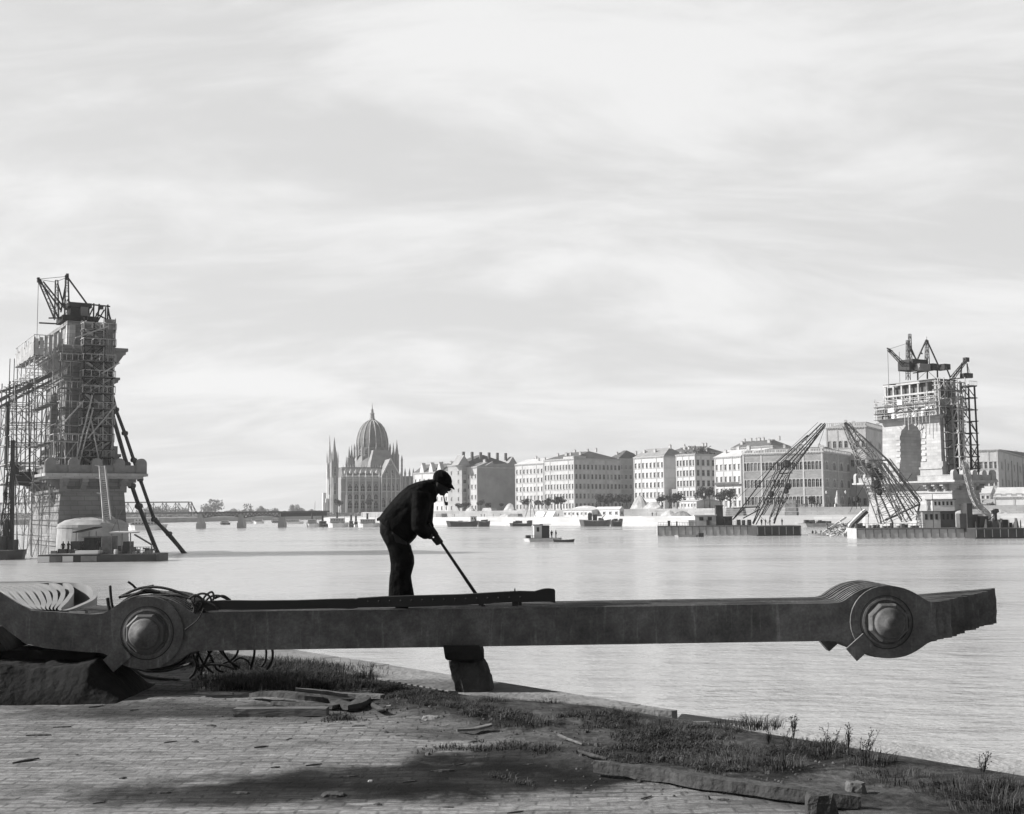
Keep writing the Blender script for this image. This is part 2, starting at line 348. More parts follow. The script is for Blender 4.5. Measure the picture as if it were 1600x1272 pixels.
mb.add(vs, [(i*k+j, i*k+j+1, (i+1)*k+j+1, (i+1)*k+j) for i in range(len(ss)-1) for j in range(k-1)])
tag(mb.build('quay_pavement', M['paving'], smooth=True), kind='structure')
def ground_z(x, y): s, n = q_of(x, y); return gz(s, n)
M['coping'] = mat('worn_coping_stone', 0.2, 0.9, 0.35, 2.0, 0.6, 14)
M['ledge'] = mat('lower_ledge_concrete', 0.30, 0.9, 0.28, 2.5, 0.6, 18)
mb = MB(); x = -60.0; rs_ = random.Random(3)              # coping: separate weathered blocks set end to end
while x < 6.5:
    w = rs_.uniform(1.0, 1.6) if x > -12 else 8; e = min(x+w, 6.6); o1 = rs_.uniform(-0.02, 0.02)
    ni = lambda q: 0.46 if q < 4.6 else max(-.22, 0.46-.68*(q-4.6)/2.0)
    mb.hexa([qp(x+.006, -0.32+o1, -.42), qp(e-.006, -0.32+o1, -.42), qp(e-.006, ni(e)-.05, -.42), qp(x+.006, ni(x)-.05, -.42)],
            [qp(x+.006, -0.30+o1, 0.006+rs_.uniform(0, .006)), qp(e-.006, -0.30+o1, 0.006+rs_.uniform(0, .006)), qp(e-.006, ni(e), 0.010), qp(x+.006, ni(x), 0.014)]); x += w
tag(mb.build('quay_coping', M['coping']), kind='structure')
mb = MB()                                                 # retaining wall and river slope
mb.hexa([qp(-60, -3.4, WZ-.9), qp(60, -3.4, WZ-.9), qp(60, 69, WZ-.9), qp(-60, 69, WZ-.9)], [qp(-60, -0.26, -.4), qp(60, -0.26, -.4), qp(60, 69, -.4), qp(-60, 69, -.4)])
mb.hexa([qp(-60, -0.02, -.39), qp(60, -0.02, -.39), qp(60, 0.02, -.39), qp(-60, 0.02, -.39)], [qp(-60, -.01, -.01), qp(60, -.01, -.01), qp(60, 0.02, -.01), qp(-60, .02, -.01)])
tag(mb.build('quay_wall', M['stone_plain']), kind='structure')
mb = MB(); lsn = [(5.05+i*0.5) for i in range(90)]
lo = [(5.45, -1.62), (8, -1.85), (12, -2.05), (20, -2.2), (50, -2.3)]
poly = [qp(6.5, -0.05)[:2], qp(50, -0.05)[:2]]+[qp(s, n)[:2] for s, n in lo[::-1]]
mb.prism(poly, -1.2, -0.30)
tag(mb.build('lower_ledge', M['ledge']), kind='structure')
# ================================================================== FOREGROUND: the chain laid on the quay
YC = 12.0; PITCH_P = 0.040; TH = 0.030
pin1 = P(230, 989, YC); pin2 = P(1385, 972, YC)
PROF = [(0, .350), (.06, .348), (.12, .341), (.18, .327), (.23, .308), (.29, .277), (.34, .245), (.39, .210), (.43, .193), (.48, .186), (.56, .183)]
def half(d):
    d = abs(d)
    for (a, ha), (b, hb) in zip(PROF, PROF[1:]):
        if d <= b: return ha+(hb-ha)*(d-a)/(b-a)
    return .183
def head_arc(c, sgn, n=16):                               # the round end beyond the pin, from top to bottom
    return [(c.x+sgn*.35*math.sin(math.pi*k/n), c.z+.35*math.cos(math.pi*k/n)) for k in range(n+1)]
def plate(mb, poly, y, th=TH):
    n = len(poly); mb.hexa([(x, y, z) for x, z in poly], [(x, y+th, z) for x, z in poly])
chain = thing('suspension_chain', 'huge iron suspension bridge chain of stacked eyebar plates lying on blocks along the quay', 'bridge chain', (pin1.x, YC, 0))
# the middle link, sits in the odd slots
top = [(pin1.x+d, pin1.z+h) for d, h in PROF[1:]]+[(pin2.x-d, pin2.z+h) for d, h in PROF[:0:-1]]
bot = [(pin2.x-d, pin2.z-h) for d, h in PROF[1:]]+[(pin1.x+d, pin1.z-h) for d, h in PROF[:0:-1]]
mid = head_arc(pin1, -1)[::-1]+top+head_arc(pin2, 1)+bot
rp = random.Random(5)
def tri_plate(name, poly, y, m=None, dz=0.0, dx=0.0):
    mb = MB(); plate(mb, [(x+dx, z+dz) for x, z in poly], y); return wmb(mb, chain).build(name, m or M['chain'], chain)
for i in range(12): tri_plate('link_plate', mid, YC+PITCH_P*(2*i+1), dz=rp.uniform(-.004, .004))
# right-hand link (front slots), cut ends staggered going away
e_px = [1463, 1475, 1484, 1492, 1500, 1508, 1516, 1524, 1531, 1538, 1545, 1552, 1558]
for i in range(13):
    y = YC+PITCH_P*2*i; ex = P(e_px[i], 960, y).x+rp.uniform(-.012, .012)
    hz = .178+rp.uniform(-.008, .008); up = .006*i
    rt = [(pin2.x+d, pin2.z+h) for d, h in PROF[1:-1]]; rb = [(x, 2*pin2.z-z) for x, z in rt[::-1]]
    jag = [(ex+rp.uniform(-.008, .008), pin2.z+up+hz*(1-2*k/6)) for k in range(7)]
    tri_plate('link_plate', head_arc(pin2, -1)[::-1]+rt+jag+rb, y)
# left-hand link: bends up and away to the left
def lp(px, py): q = P(px, py, YC); return (q.x, q.z)
lt = [(pin1.x-d, pin1.z+h) for d, h in PROF[1:]]; lb = [(x, 2*pin1.z-z) for x, z in lt[::-1]]
farL = [lp(95, 957), lp(48, 954), lp(24, 941), lp(0, 926), lp(-70, 885), lp(-78, 935), lp(-40, 958), lp(0, 976), lp(18, 990), lp(40, 1006), lp(70, 1013), lp(120, 1018)]
farS = [lp(98, 957), lp(92, 962), lp(90, 1010), lp(120, 1018)]
farL0 = farL
for i in range(13):
    farL = farL0 if i < 1 else farS
    y = YC+PITCH_P*2*i; tri_plate('link_plate', (head_arc(pin1, 1)+[p for p in lb[::-1]][:0]+[(x, z) for x, z in lb[::-1]][:0]) + [(2*pin1.x-x, 0) for x, z in []] + [(x, z) for x, z in (lb[::-1])[::-1]][::-1] + farL[::-1] + lt[::-1], y, dz=rp.uniform(-.003, .003))
for c in (pin1, pin2):                                     # pin nuts: washer, octagonal nut, domed cap
    def ring(r, y, n, ph=0.0): return [(c.x+r*math.cos(ph+2*math.pi*k/n), y, c.z+r*math.sin(ph+2*math.pi*k/n)) for k in range(n)]
    mb = MB(); mb.loft([ring(.235, YC+.01, 32), ring(.235, YC-.012, 32), ring(.215, YC-.016, 32), ring(.205, YC-.004, 32)])
    w = wmb(mb, chain).build('washer', M['chain'], chain)
    mb = MB(); mb.loft([ring(.195, YC, 8, .39), ring(.195, YC-.085, 8, .39), ring(.178, YC-.10, 8, .39), ring(.150, YC-.102, 8, .39)])
    nut = wmb(mb, chain).build('nut', M['steel_grey'] if c is pin1 else M['chain'], chain)
    mb = MB(); mb.loft([ring(.148, YC-.095, 24), ring(.146, YC-.128, 24), ring(.125, YC-.150, 24), ring(.075, YC-.162, 24), ring(.068, YC-.185, 24), ring(.03, YC-.195, 24)])
    wmb(mb, chain).build('pin_cap', M['chain'], chain, smooth=True)
    mb = MB(); mb.loft([ring(.262, YC+.001, 36), ring(.262, YC-.003, 36), ring(.252, YC-.004, 36), ring(.252, YC+.001, 36)], cap=False)
    wmb(mb, chain).build('seam_ring', M['steel'], chain)
    mb = MB()
    d = Vector((-.76, 0, -.65))
    for yy, r0, r1, w in ((YC-.03, .25, .475, .155), (YC+.98, .2, .50, .15)):
        a = Vector((c.x, yy, c.z)); mb = MB(); mb.bar(a+d*r0, a+d*r1, .03 if yy < YC else .13, w, up=(.65, 0, -.76))
        wmb(mb, chain).build('locking_bar', M['chain'], chain)
# curved plates standing on edge behind the left link
M['plate_pale'] = mat('primed_iron_plate', 0.2, 0.7, 0.25, 0.8)
def smoothpts(pts, n=8):
    out = []; m = len(pts)
    for i in range(m-1):
        p0, p1, p2, p3 = pts[max(i-1, 0)], pts[i], pts[i+1], pts[min(i+2, m-1)]
        for k in range(n):
            t = k/n; out.append(tuple(0.5*((2*b)+(-a+c)*t+(2*a-5*b+4*c-d)*t*t+(-a+3*b-3*c+d)*t**3) for a, b, c, d in zip(p0, p1, p2, p3)))
    out.append(tuple(pts[-1])); return out
TOPZ = P(100, 953, 12.2).z
def edge_pt(px, py): q = PZ(px, py, TOPZ); return (q.x, q.y)
sweeps = []
for k in range(10):
    t = k/9
    sweeps.append([(-70, 925+12*t-3), (0, 918+29*t), (20+30*t, 944+7*t) if k < 9 else (60, 953), (48+52*t, 950+2.5*t), (66+72*t**1.15, 932-3*t), (40+88*t**0.9, 912-2*t), (5+60*t, 909-1.5*t), (-60, 907)])
gl = 'curved pale iron plate on edge in the fanned row left of the pin'
for k, sw in enumerate(sweeps):
    t = k/9
    def mx(a, b, c): return tuple(a[i]+(b[i]-a[i])*t*2 if t < .5 else b[i]+(c[i]-b[i])*(t*2-1) for i in (0, 1))
    base = [(135, 954.3), (105+10*t, 954), mx((50, 953), (74, 953), (96, 952.5)), mx((22, 938), (73, 938), (112, 939)), mx((2, 921), (64, 921), (126, 925)), mx((-30, 914), (44, 914), (124, 912)), mx((-60, 912), (0, 911), (106, 907.5)), mx((-90, 911), (-60, 910), (50, 908)), (-95, 909)]
    if k == 9: base = [(60, 954), (100, 953.5), (126, 945), (146, 934), (147, 921), (134, 912.5), (110, 910.5), (60, 911)]
    pts = smoothpts([edge_pt(x, y) for x, y in base], 8)
    H = .34; zb = TOPZ-H; mb = MB(); n = len(pts); vs = []
    for i, p in enumerate(pts):
        a = Vector(pts[max(i-1, 0)]); b = Vector(pts[min(i+1, n-1)]); d = (b-a).normalized(); nr = Vector((-d.y, d.x))*.026
        vs += [(p[0]-nr.x, p[1]-nr.y, zb), (p[0]+nr.x, p[1]+nr.y, zb), (p[0]+nr.x, p[1]+nr.y, TOPZ), (p[0]-nr.x, p[1]-nr.y, TOPZ)]
    mb.loft([vs[i*4:i*4+4] for i in range(n)])
    o = mb.build('curved_plate', M['plate_pale'], loc=(pts[n//2][0], pts[n//2][1], zb))
    ORD = ('first', 'second', 'third', 'fourth', 'fifth', 'sixth', 'seventh', 'eighth', 'ninth'); tag(o, 'curved pale iron plate standing on edge, '+ORD[k]+' from the left of the fanned row' if k < 9 else 'rightmost curved iron plate bent furthest out towards the water', 'iron plate', 'curved chain plates fanned out on edge')
# timber cribbing under the left end
def plank(name, a, b, w, h, m, lab, cat, group=None, up=(0, 0, 1), rough=0.0):
    a = Vector(a); b = Vector(b); mb = MB(); n = 7; d = (b-a).normalized(); r = d.cross(Vector(up)).normalized(); u = r.cross(d); rr = random.Random(int(abs(a.x*100))+int(w*1000)); rings = []
    for i in range(n):
        t = i/(n-1); c = a.lerp(b, t); j = lambda: 1+rr.uniform(-rough, rough)
        rings.append([c-r*w/2*j()-u*h/2*j(), c+r*w/2*j()-u*h/2*j(), c+r*w/2*j()+u*h/2*j(), c-r*w/2*j()+u*h/2*j()])
    mb.loft(rings); mid_ = (a+b)/2
    return tag(mb.build(name, m, loc=(mid_.x, mid_.y, min(a.z, b.z)-h/2)), lab, cat, group)
zt = P(100, 1018, 12.0).z
mb = MB(); a = P(-60, 990, 12.5).x; b = P(33, 990, 12.5).x; mb.hexa([(a, 12.08, zt+.0), (b+.03, 12.08, zt), (b, 12.7, zt), (a, 12.7, zt)], [(a, 12.06, zt+.24), (b-.12, 12.07, zt+.22), (b-.1, 12.6, zt+.23), (a, 12.6, zt+.25)])
tag(mb.build('timber_wedge', M['timber_dark'], loc=(a, 12.4, zt)), 'short dark timber wedge filling the bend of the left chain link', 'timber')
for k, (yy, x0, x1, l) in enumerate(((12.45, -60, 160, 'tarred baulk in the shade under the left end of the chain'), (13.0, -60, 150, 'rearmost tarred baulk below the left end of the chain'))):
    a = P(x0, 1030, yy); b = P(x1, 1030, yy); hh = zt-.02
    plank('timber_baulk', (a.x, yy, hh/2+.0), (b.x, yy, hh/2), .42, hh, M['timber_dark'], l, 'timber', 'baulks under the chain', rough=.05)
M['spoil'] = mat('shaded_spoil', .008, .95, .6, 3, .5, 14)  # near black: shade under the chain is put into the spoil colour
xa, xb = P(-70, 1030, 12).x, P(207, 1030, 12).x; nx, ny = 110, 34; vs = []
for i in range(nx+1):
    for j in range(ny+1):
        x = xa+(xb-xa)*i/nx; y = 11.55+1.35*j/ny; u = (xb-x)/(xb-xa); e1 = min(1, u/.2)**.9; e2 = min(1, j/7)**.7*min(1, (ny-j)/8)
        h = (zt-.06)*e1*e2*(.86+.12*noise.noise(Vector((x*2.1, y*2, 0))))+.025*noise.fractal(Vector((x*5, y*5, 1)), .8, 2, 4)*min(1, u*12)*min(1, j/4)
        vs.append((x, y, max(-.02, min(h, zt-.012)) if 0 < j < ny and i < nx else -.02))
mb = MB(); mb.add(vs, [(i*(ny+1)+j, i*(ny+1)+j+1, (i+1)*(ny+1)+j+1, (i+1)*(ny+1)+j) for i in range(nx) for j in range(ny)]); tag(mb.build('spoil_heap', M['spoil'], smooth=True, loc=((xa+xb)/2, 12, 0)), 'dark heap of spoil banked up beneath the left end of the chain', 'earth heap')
# block and stone holding the beam
q0 = P(723, 1008, YC+.35); top_z = pin2.z-.186
mb = MB(); x0, x1 = P(693, 1020, 12.05).x, P(752, 1020, 12.05).x; zb = P(720, 1033, 12.05).z
mb.loft([[(x0-.01, 12.0, z) if 0 else (x0+dx0, 12.0+dy, z), (x1+dx1, 12.0+dy*.5, z), (x1+dx1-.02, 12.75, z), (x0+dx0+.01, 12.8, z)] for z, dx0, dx1, dy in ((zb+.012, .04, .0, .02), (zb+.03, .02, .03, 0), (zb+.09, .01, .015, -.02), (top_z-.003, 0, -.02, 0))])
tag(mb.build('wooden_block', M['timber_dark'], loc=((x0+x1)/2, 12.4, zb)), 'dark wooden block wedged between the chain and the rough stone', 'block')
def rough_rock(name, secs, yc, m, lab, cat, depth=.35, seed=1, loc=None, nn_=14, amp=.02):
    rr = random.Random(seed); rings = []
    for (xa, xb, z, dk) in secs:
        cxx = (xa+xb)/2; rx = (xb-xa)/2; ring = []
        for k in range(nn_):
            an = 2*math.pi*k/nn_; c, s_ = math.cos(an), math.sin(an); e = 0.55
            ring.append((cxx+rx*math.copysign(abs(c)**e, c)+rr.uniform(-amp, amp), yc+depth*dk*math.copysign(abs(s_)**e, s_)+rr.uniform(-amp, amp), z+rr.uniform(-amp, amp)*.6))
        rings.append(ring)
    mb = MB(); mb.loft(rings); return tag(mb.build(name, m, loc=(sum((a+b)/2 for a, b, _, _ in secs)/len(secs), yc, secs[0][2])), lab, cat)
M['rock'] = mat('rough_stone', 0.055, 0.95, 0.5, 3.5, 0.9, 18)
def sx(px, py, yy=12.3): q = P(px, py, yy); return q.x
zs = [P(730, y, 12.0).z for y in (1081, 1076, 1066, 1054, 1043, 1036, 1033)]
rough_rock('rough_stone_block', [(sx(706, 0), sx(765, 0), -.03, 1), (sx(708, 0), sx(763, 0), .02, 1), (sx(703, 0), sx(760, 0), zs[2], 1), (sx(700, 0), sx(756, 0), zs[3], .95), (sx(697, 0), sx(752, 0), zs[4], .9), (sx(696, 0), sx(749, 0), zs[5], .85), (sx(702, 0), sx(742, 0), zb+.008, .7)], 12.35, M['rock'], 'rough hewn leaning stone block standing on the quay edge under the chain', 'stone block', .33, 4)
# long riveted steel strips on top of the chain
ztop = pin2.z+.186
def strip(name, px_pts, Y, lab, m=M['steel']):
    rings = []
    for (px, yt, yb) in px_pts:
        a = P(px, yt, Y); b = P(px, yb, Y); w = .10
        rings.append([(a.x, Y, b.z), (a.x, Y+w, b.z+.004), (a.x, Y+w, a.z), (a.x, Y+w*.55, a.z-.012), (a.x, Y+w*.3, a.z-.012), (a.x, Y, a.z)])
    th = thing(name, lab, 'steel channel', (rings[len(rings)//2][0][0], Y, ztop), group='steel channels on the chain'); mb = MB(); mb.loft(rings); wmb(mb, th).build('channel', m, th); return th
s1 = strip('steel_channel', [(306, 945, 957), (320, 940, 955), (345, 938.5, 953), (400, 939, 953), (460, 938.5, 952), (520, 936.5, 951), (552, 936, 951), (559, 937, 950)], YC+.03, 'dark steel channel on the chain, left one running from the rope tangle')
s2 = strip('steel_channel', [(557, 935, 949), (600, 932.5, 948.5), (650, 931, 948), (720, 929.2, 945.5), (780, 925.5, 942), (812, 924, 941), (835, 924.5, 940), (850, 920.5, 940), (858, 920, 940.5), (866, 921, 941.5), (867.5, 923, 943)], YC-.02, 'dark steel channel with flared end on the chain, right one crossing the man\'s boots')
for px in (752, 812):
    mb = MB(); a = P(px, 942, YC+.02); mb.box((a.x-.025 if px == 752 else a.x-.012, YC-.0, a.z-.025), (a.x+.02, YC+.08, a.z+.01)); wmb(mb, s2).build('lug', M['steel'], s2)
mb = MB()
a = P(805, 935, YC); mb.box((a.x-.03, YC+.0, ztop+.001), (a.x+.03, YC+.06, ztop+.05))
p_ = P(804, 922, YC+.0); mb.bar((p_.x, YC+.05, ztop+.05), (p_.x+.003, YC+.05, p_.z+.012), .012)
wmb(mb, s2).build('bolt', M['steel'], s2)
for k in range(15): mb = MB(); a = P(575+k*17, 940-k*.5, YC-.02); mb.tube([(a.x, YC-.019, a.z), (a.x, YC-.026, a.z), (a.x, YC-.029, a.z)], [.009, .008, .003], 8); wmb(mb, s2).build('rivet', M['steel'], s2)
# ------------------------------------------------------------------ wire ropes
def rope_path(pts, Ys, n=7):
    return smoothpts([tuple(P(px, py, y)) for (px, py), y in zip(pts, Ys if isinstance(Ys, (list, tuple)) else [Ys]*len(pts))], n)
M['rope'] = mat('black_wire_rope', 0.03, 0.7, 0.3, 20, 0.3, 90)
rt_ = thing('wire_rope_tangle', 'tangle of black wire ropes draped over the chain joint and hanging down behind it', 'wire rope', (P(300, 950, 12.5).x, 12.5, 0))
RP = [
 ([(182, 950), (196, 938), (215, 928), (238, 925), (262, 926), (285, 933), (300, 942)], [12.1, 12.3, 12.4, 12.5, 12.4, 12.3, 12.1], .016),
 ([(186, 934), (205, 924), (225, 918), (250, 918), (275, 924), (298, 934)], [12.5]*6, .014),
 ([(190, 932), (212, 928), (228, 921), (244, 924), (268, 928), (290, 934), (304, 938)], [12.45]*7, .016),
 ([(178, 958), (190, 944), (208, 934), (232, 931), (258, 930), (280, 931), (300, 938), (318, 946)], [12.2]*8, .014),
 ([(200, 909), (207, 914), (214, 920), (224, 918), (240, 915)], [12.6]*5, .012),
 ([(168, 934), (170, 948), (174, 956), (182, 958)], [12.4]*4, .018),
 ([(172, 915), (173, 930), (175, 945), (178, 956)], [12.5]*4, .014),
 ([(306, 948), (303, 935), (312, 928), (324, 929), (330, 938), (325, 950), (317, 957)], [12.1]*7, .011),
 ([(318, 955), (316, 942), (321, 931), (331, 925), (334, 934), (328, 946), (322, 953)], [12.2]*7, .011),
 ([(325, 952), (322, 940), (330, 932), (343, 931), (356, 937)], [12.3]*5, .011),
 ([(300, 950), (310, 940), (322, 941), (336, 947), (342, 953)], [12.0]*5, .012),
 ([(296, 935), (306, 930), (316, 938), (312, 950), (304, 958)], [12.0]*5, .013),
 ([(318, 950), (313, 962), (305, 972), (289, 984)], [11.97]*4, .006),
 ([(335, 935), (348, 931), (360, 938)], [12.3]*3, .012),
 ([(300, 941), (304, 950), (303, 957)], [11.98]*3, .014),
]
for pts, ys, r in RP:
    mb = MB(); mb.tube(rope_path(pts, ys), r, 7); wmb(mb, rt_).build('rope', M['rope'], rt_, smooth=True)
hang = thing('hanging_rope_loops', 'loops of black wire rope hanging below the chain down to the grass', 'wire rope', (P(340, 1040, 12.7).x, 12.7, 0))
rh = random.Random(11)
for pts, y, r in [
 ([(303, 1010), (301, 1022), (307, 1038), (303, 1052), (296, 1060)], 12.6, .013), ([(306, 1010), (312, 1026), (322, 1042), (334, 1052)], 12.7, .012),
 ([(333, 1012), (325, 1026), (318, 1040), (314, 1055)], 12.5, .012), ([(338, 1010), (350, 1024), (362, 1036), (370, 1046)], 12.8, .013),
 ([(373, 1010), (370, 1022), (362, 1031), (350, 1036), (342, 1042)], 12.6, .012), ([(345, 1008), (350, 1022), (360, 1034), (374, 1043)], 12.6, .013),
 ([(398, 1008), (397, 1024), (394, 1036), (392, 1046)], 12.7, .013), ([(415, 1008), (416, 1022), (414, 1034), (408, 1042)], 12.8, .012),
 ([(423, 1008), (426, 1020), (424, 1034), (417, 1046)], 12.6, .014), ([(322, 1010), (331, 1030), (339, 1046), (349, 1050)], 12.7, .012),
 ([(306, 1046), (318, 1041), (334, 1038), (352, 1040), (366, 1046)], 12.4, .012), ([(365, 1034), (375, 1028), (386, 1032), (392, 1040)], 12.9, .010),
 ([(312, 1010), (308, 1030), (312, 1048)], 12.8, .016), ([(296, 1018), (290, 1030), (275, 1040), (255, 1044), (232, 1044), (210, 1040)], 12.3, .02)]:
    mb = MB(); mb.tube(rope_path(pts, y), r, 7); wmb(mb, hang).build('rope', M['rope'], hang, smooth=True)
mb = MB(); pts = [PZ(206, 1042, .10), PZ(222, 1055, .03), PZ(238, 1059, .02), PZ(262, 1062, .02), PZ(280, 1063, .02)]
mb.tube(smoothpts([tuple(p) for p in pts]), .017, 8); pts = [PZ(204, 1040, .2), PZ(225, 1048, .08), PZ(250, 1049, .06), PZ(270, 1046, .08), PZ(300, 1036, .2)]
mb.tube(smoothpts([tuple(p) for p in pts]), .014, 8)
o = mb.build('rope_end', M['rope'], smooth=True, loc=(pts[2].x, pts[2].y, 0)); tag(o, 'black rope ends curling onto the paving below the left chain joint', 'wire rope')
# ------------------------------------------------------------------ planks, driftwood, stones
def pg(px, py, z=0.0): return PZ(px, py, z)
M['wood_grey'] = mat('weathered_wood', 0.13, 0.9, 0.45, 3, 0.5, 12, stretch=(1, 6, 6))
M['wood_dark'] = mat('dark_driftwood', 0.05, 0.9, 0.5, 4, 0.6, 16)
a = pg(367, 1113, .03); b = pg(512, 1113, .03); plank('plank', (a.x, a.y, .035), (b.x, b.y, .04), .12, .065, M['wood_grey'], 'straight short squared plank lying flat on the setts', 'plank', rough=.04)
def branch(name, pts, rs, m, lab, cat='driftwood', n=8):
    pts = [Vector(p) for p in pts]; sm = smoothpts([tuple(p) for p in pts], 5); k = len(sm); rr = random.Random(len(lab))
    r = [(rs[0]+(rs[1]-rs[0])*i/(k-1))*(1+rr.uniform(-.2, .2)) for i in range(k)]
    mb = MB(); mb.tube(sm, r, n); return tag(mb.build(name, m, loc=tuple(pts[len(pts)//2])), lab, cat)
def gpt(px, py, h=0.02):
    q = PZ(px, py, 0.0); z = ground_z(q.x, q.y); q = PZ(px, py, z+h); return (q.x, q.y, z+h)
def board(name, pts, w, h, m, lab, cat='board', group=None):
    pts = smoothpts(pts, 4); rings = []; rr = random.Random(len(lab)+3); n = len(pts)
    for i, p in enumerate(pts):
        a = Vector(pts[max(i-1, 0)]); b = Vector(pts[min(i+1, n-1)]); d = (b-a); d.z = 0; d.normalize(); r = Vector((-d.y, d.x, 0)); j = rr.uniform(.85, 1.1)
        k = min(1, .35+.12*i) if i < n-1 else .8; c = Vector(p); ww = w*k*j/2; hh = h/2*rr.uniform(.85, 1.1)
        rings.append([c-r*ww-Vector((0, 0, hh)), c+r*ww-Vector((0, 0, hh)), c+r*ww*.96+Vector((0, 0, hh)), c-r*ww*.96+Vector((0, 0, hh))])
    mb = MB(); mb.loft(rings); c = pts[n//2]; return tag(mb.build(name, m, loc=c), lab, cat, group)
board('warped_board', [gpt(392, 1086, .03), gpt(430, 1084, .05), gpt(480, 1089, .06), gpt(520, 1096, .05), gpt(548, 1104, .04), gpt(572, 1092, .07)], .13, .045, M['wood_dark'], 'long warped dark board twisting up at its right end')
board('warped_board', [gpt(462, 1078, .06), gpt(500, 1081, .05), gpt(545, 1086, .05), gpt(598, 1088, .04)], .10, .035, M['wood_grey'], 'thin grey board lying behind the warped dark board')
board('warped_board', [gpt(425, 1098, .02), gpt(470, 1101, .03), gpt(525, 1104, .02)], .12, .03, M['wood_dark'], 'flat dark board half under the warped board')
branch('forked_stick', [gpt(580, 1100, .03), gpt(592, 1107, .03), gpt(604, 1109, .03)], (.03, .012), M['wood_dark'], 'short forked stick beside the warped board')
branch('forked_stick', [gpt(592, 1108, .02), gpt(602, 1104, .03), gpt(612, 1102, .05)], (.012, .006), M['wood_grey'], 'thin pale twig beside the short forked stick')
board('driftwood_beam', [gpt(928, 1197, .03), gpt(985, 1204, .04), gpt(1040, 1211, .045), gpt(1100, 1221, .05), gpt(1170, 1230, .05), gpt(1250, 1241, .05), gpt(1345, 1252, .05)], .11, .075, M['wood_dark'], 'long heavy weathered beam lying along the grass verge', 'beam')
branch('stick', [gpt(905, 1174, .02), gpt(925, 1180, .05), gpt(948, 1186, .03)], (.014, .012), M['wood_dark'], 'dark stick at the left end of the long beam')
board('wood_splinter', [gpt(714, 1141, .02), gpt(740, 1139, .02), gpt(768, 1133, .03)], .07, .02, M['wood_grey'], 'pale split board on the edge of the grass')
branch('stick', [gpt(872, 1148, .03), gpt(888, 1155, .03), gpt(910, 1163, .02)], (.012, .008), M['wood_grey'], 'pale stick lying at the grass below the broken ledge')
def stone(px, py, wpx, hpx, lab, m=M['rock'], seed=1, cat='stone', name='stone', flat=False):
    c = Vector(gpt(px, py, 0)); s_ = c.y/FPX; w = wpx*s_/2; h = hpx*s_; rr = random.Random(seed); z0 = c.z-.03
    secs = [(c.x-w*.95, c.x+w*.95, z0, 1), (c.x-w, c.x+w, z0+h*.35, 1), (c.x-w*.95, c.x+w*.95, z0+h*.8, .95), (c.x-w*.8, c.x+w*.85, z0+h, .8)]
    return rough_rock(name, secs, c.y+w*.8, m, lab, cat, w*.85, seed, amp=w*.10)
stone(1288, 1290, 48, 52, 'squared stone block standing at the bottom edge beside the long beam', seed=3, name='stone_block')
stone(1340, 1240, 30, 22, 'small pale stone behind the end of the long beam', mat('pale_rock', .12, .9, .3, 5, .5, 20), seed=5)
stone(1452, 1172+58, 40, 14, 'flat stone half sunk in the verge on the right', seed=6)
stone(948, 1172, 14, 9, 'small round stone near the stick', seed=7); stone(1060, 1160, 44, 12, 'flat mossy stone in the verge below the ledge corner', seed=9)
stone(672, 1122, 26, 7, 'pale flat stone where the grass meets the setts', mat('pale_rock2', .2, .9, .3, 5, .5, 20), seed=8)
stone(578, 1222, 8, 9, 'pale pebble on the dark oily patch', M['stone_pale'], seed=12); stone(518, 1246, 36, 11, 'dark lump of clinker near the bottom edge', M['wood_dark'], seed=13, name='clinker')
chips = []
rc = random.Random(21)
for k in range(5):
    mb = MB(); L_ = .05+.03*k; mb.loft([[(-L_, -.018, 0), (-L_*.9, .015, 0), (-L_*.9, .012, .012), (-L_, -.012, .014)], [(0, -.024, 0), (0, .02, 0), (.004, .016, .026), (0, -.016, .022)], [(L_, -.008, .006), (L_*1.1, .012, .004), (L_, .01, .02), (L_*.95, -.006, .02)]])
    chips.append(mb.build('wood_chip', M['wood_dark'], loc=(0, 0, 0)))
spots = [(192, 1217, .3), (430, 1200, 0), (375, 1240, 0), (490, 1196, .1), (266, 1160, .6), (305, 1160, 0), (97, 1137, .4), (62, 1082, 0), (150, 1105, .2), (452, 1155, .8), (408, 1168, .3), (340, 1120, 0), (828, 1162, 0), (872, 1173, .5), (826, 1195, .1), (1000, 1222, 0), (930, 1222, .4), (720, 1195, .2), (690, 1206, .1), (760, 1183, 0), (545, 1214, .2), (640, 1222, .3), (480, 1250, 0), (590, 1258, 0), (700, 1262, .3), (805, 1270, .1), (60, 1150, .1), (120, 1180, 0), (210, 1110, 0), (1010, 1247, .3), (330, 1135, .2), (250, 1240, .1), (40, 1190, .4), (155, 1255, .1), (35, 1066, 0), (560, 1135, .2), (622, 1150, .1), (740, 1160, .3), (900, 1240, .2), (1130, 1250, .2)]
for i, (px, py, rz) in enumerate(spots):
    o = chips[i] if i < 5 else dup(chips[rc.randrange(5)]); q = gpt(px, py, 0); o.location = (q[0], q[1], q[2]+.001); o.rotation_euler = (0, 0, rz+rc.uniform(-.5, .5)); s_ = rc.uniform(.22, .6); o.scale = (s_,)*3
    tag(o, 'small dark wood chip lying on the paving setts', 'wood chip', 'dark wood chips scattered over the paving')
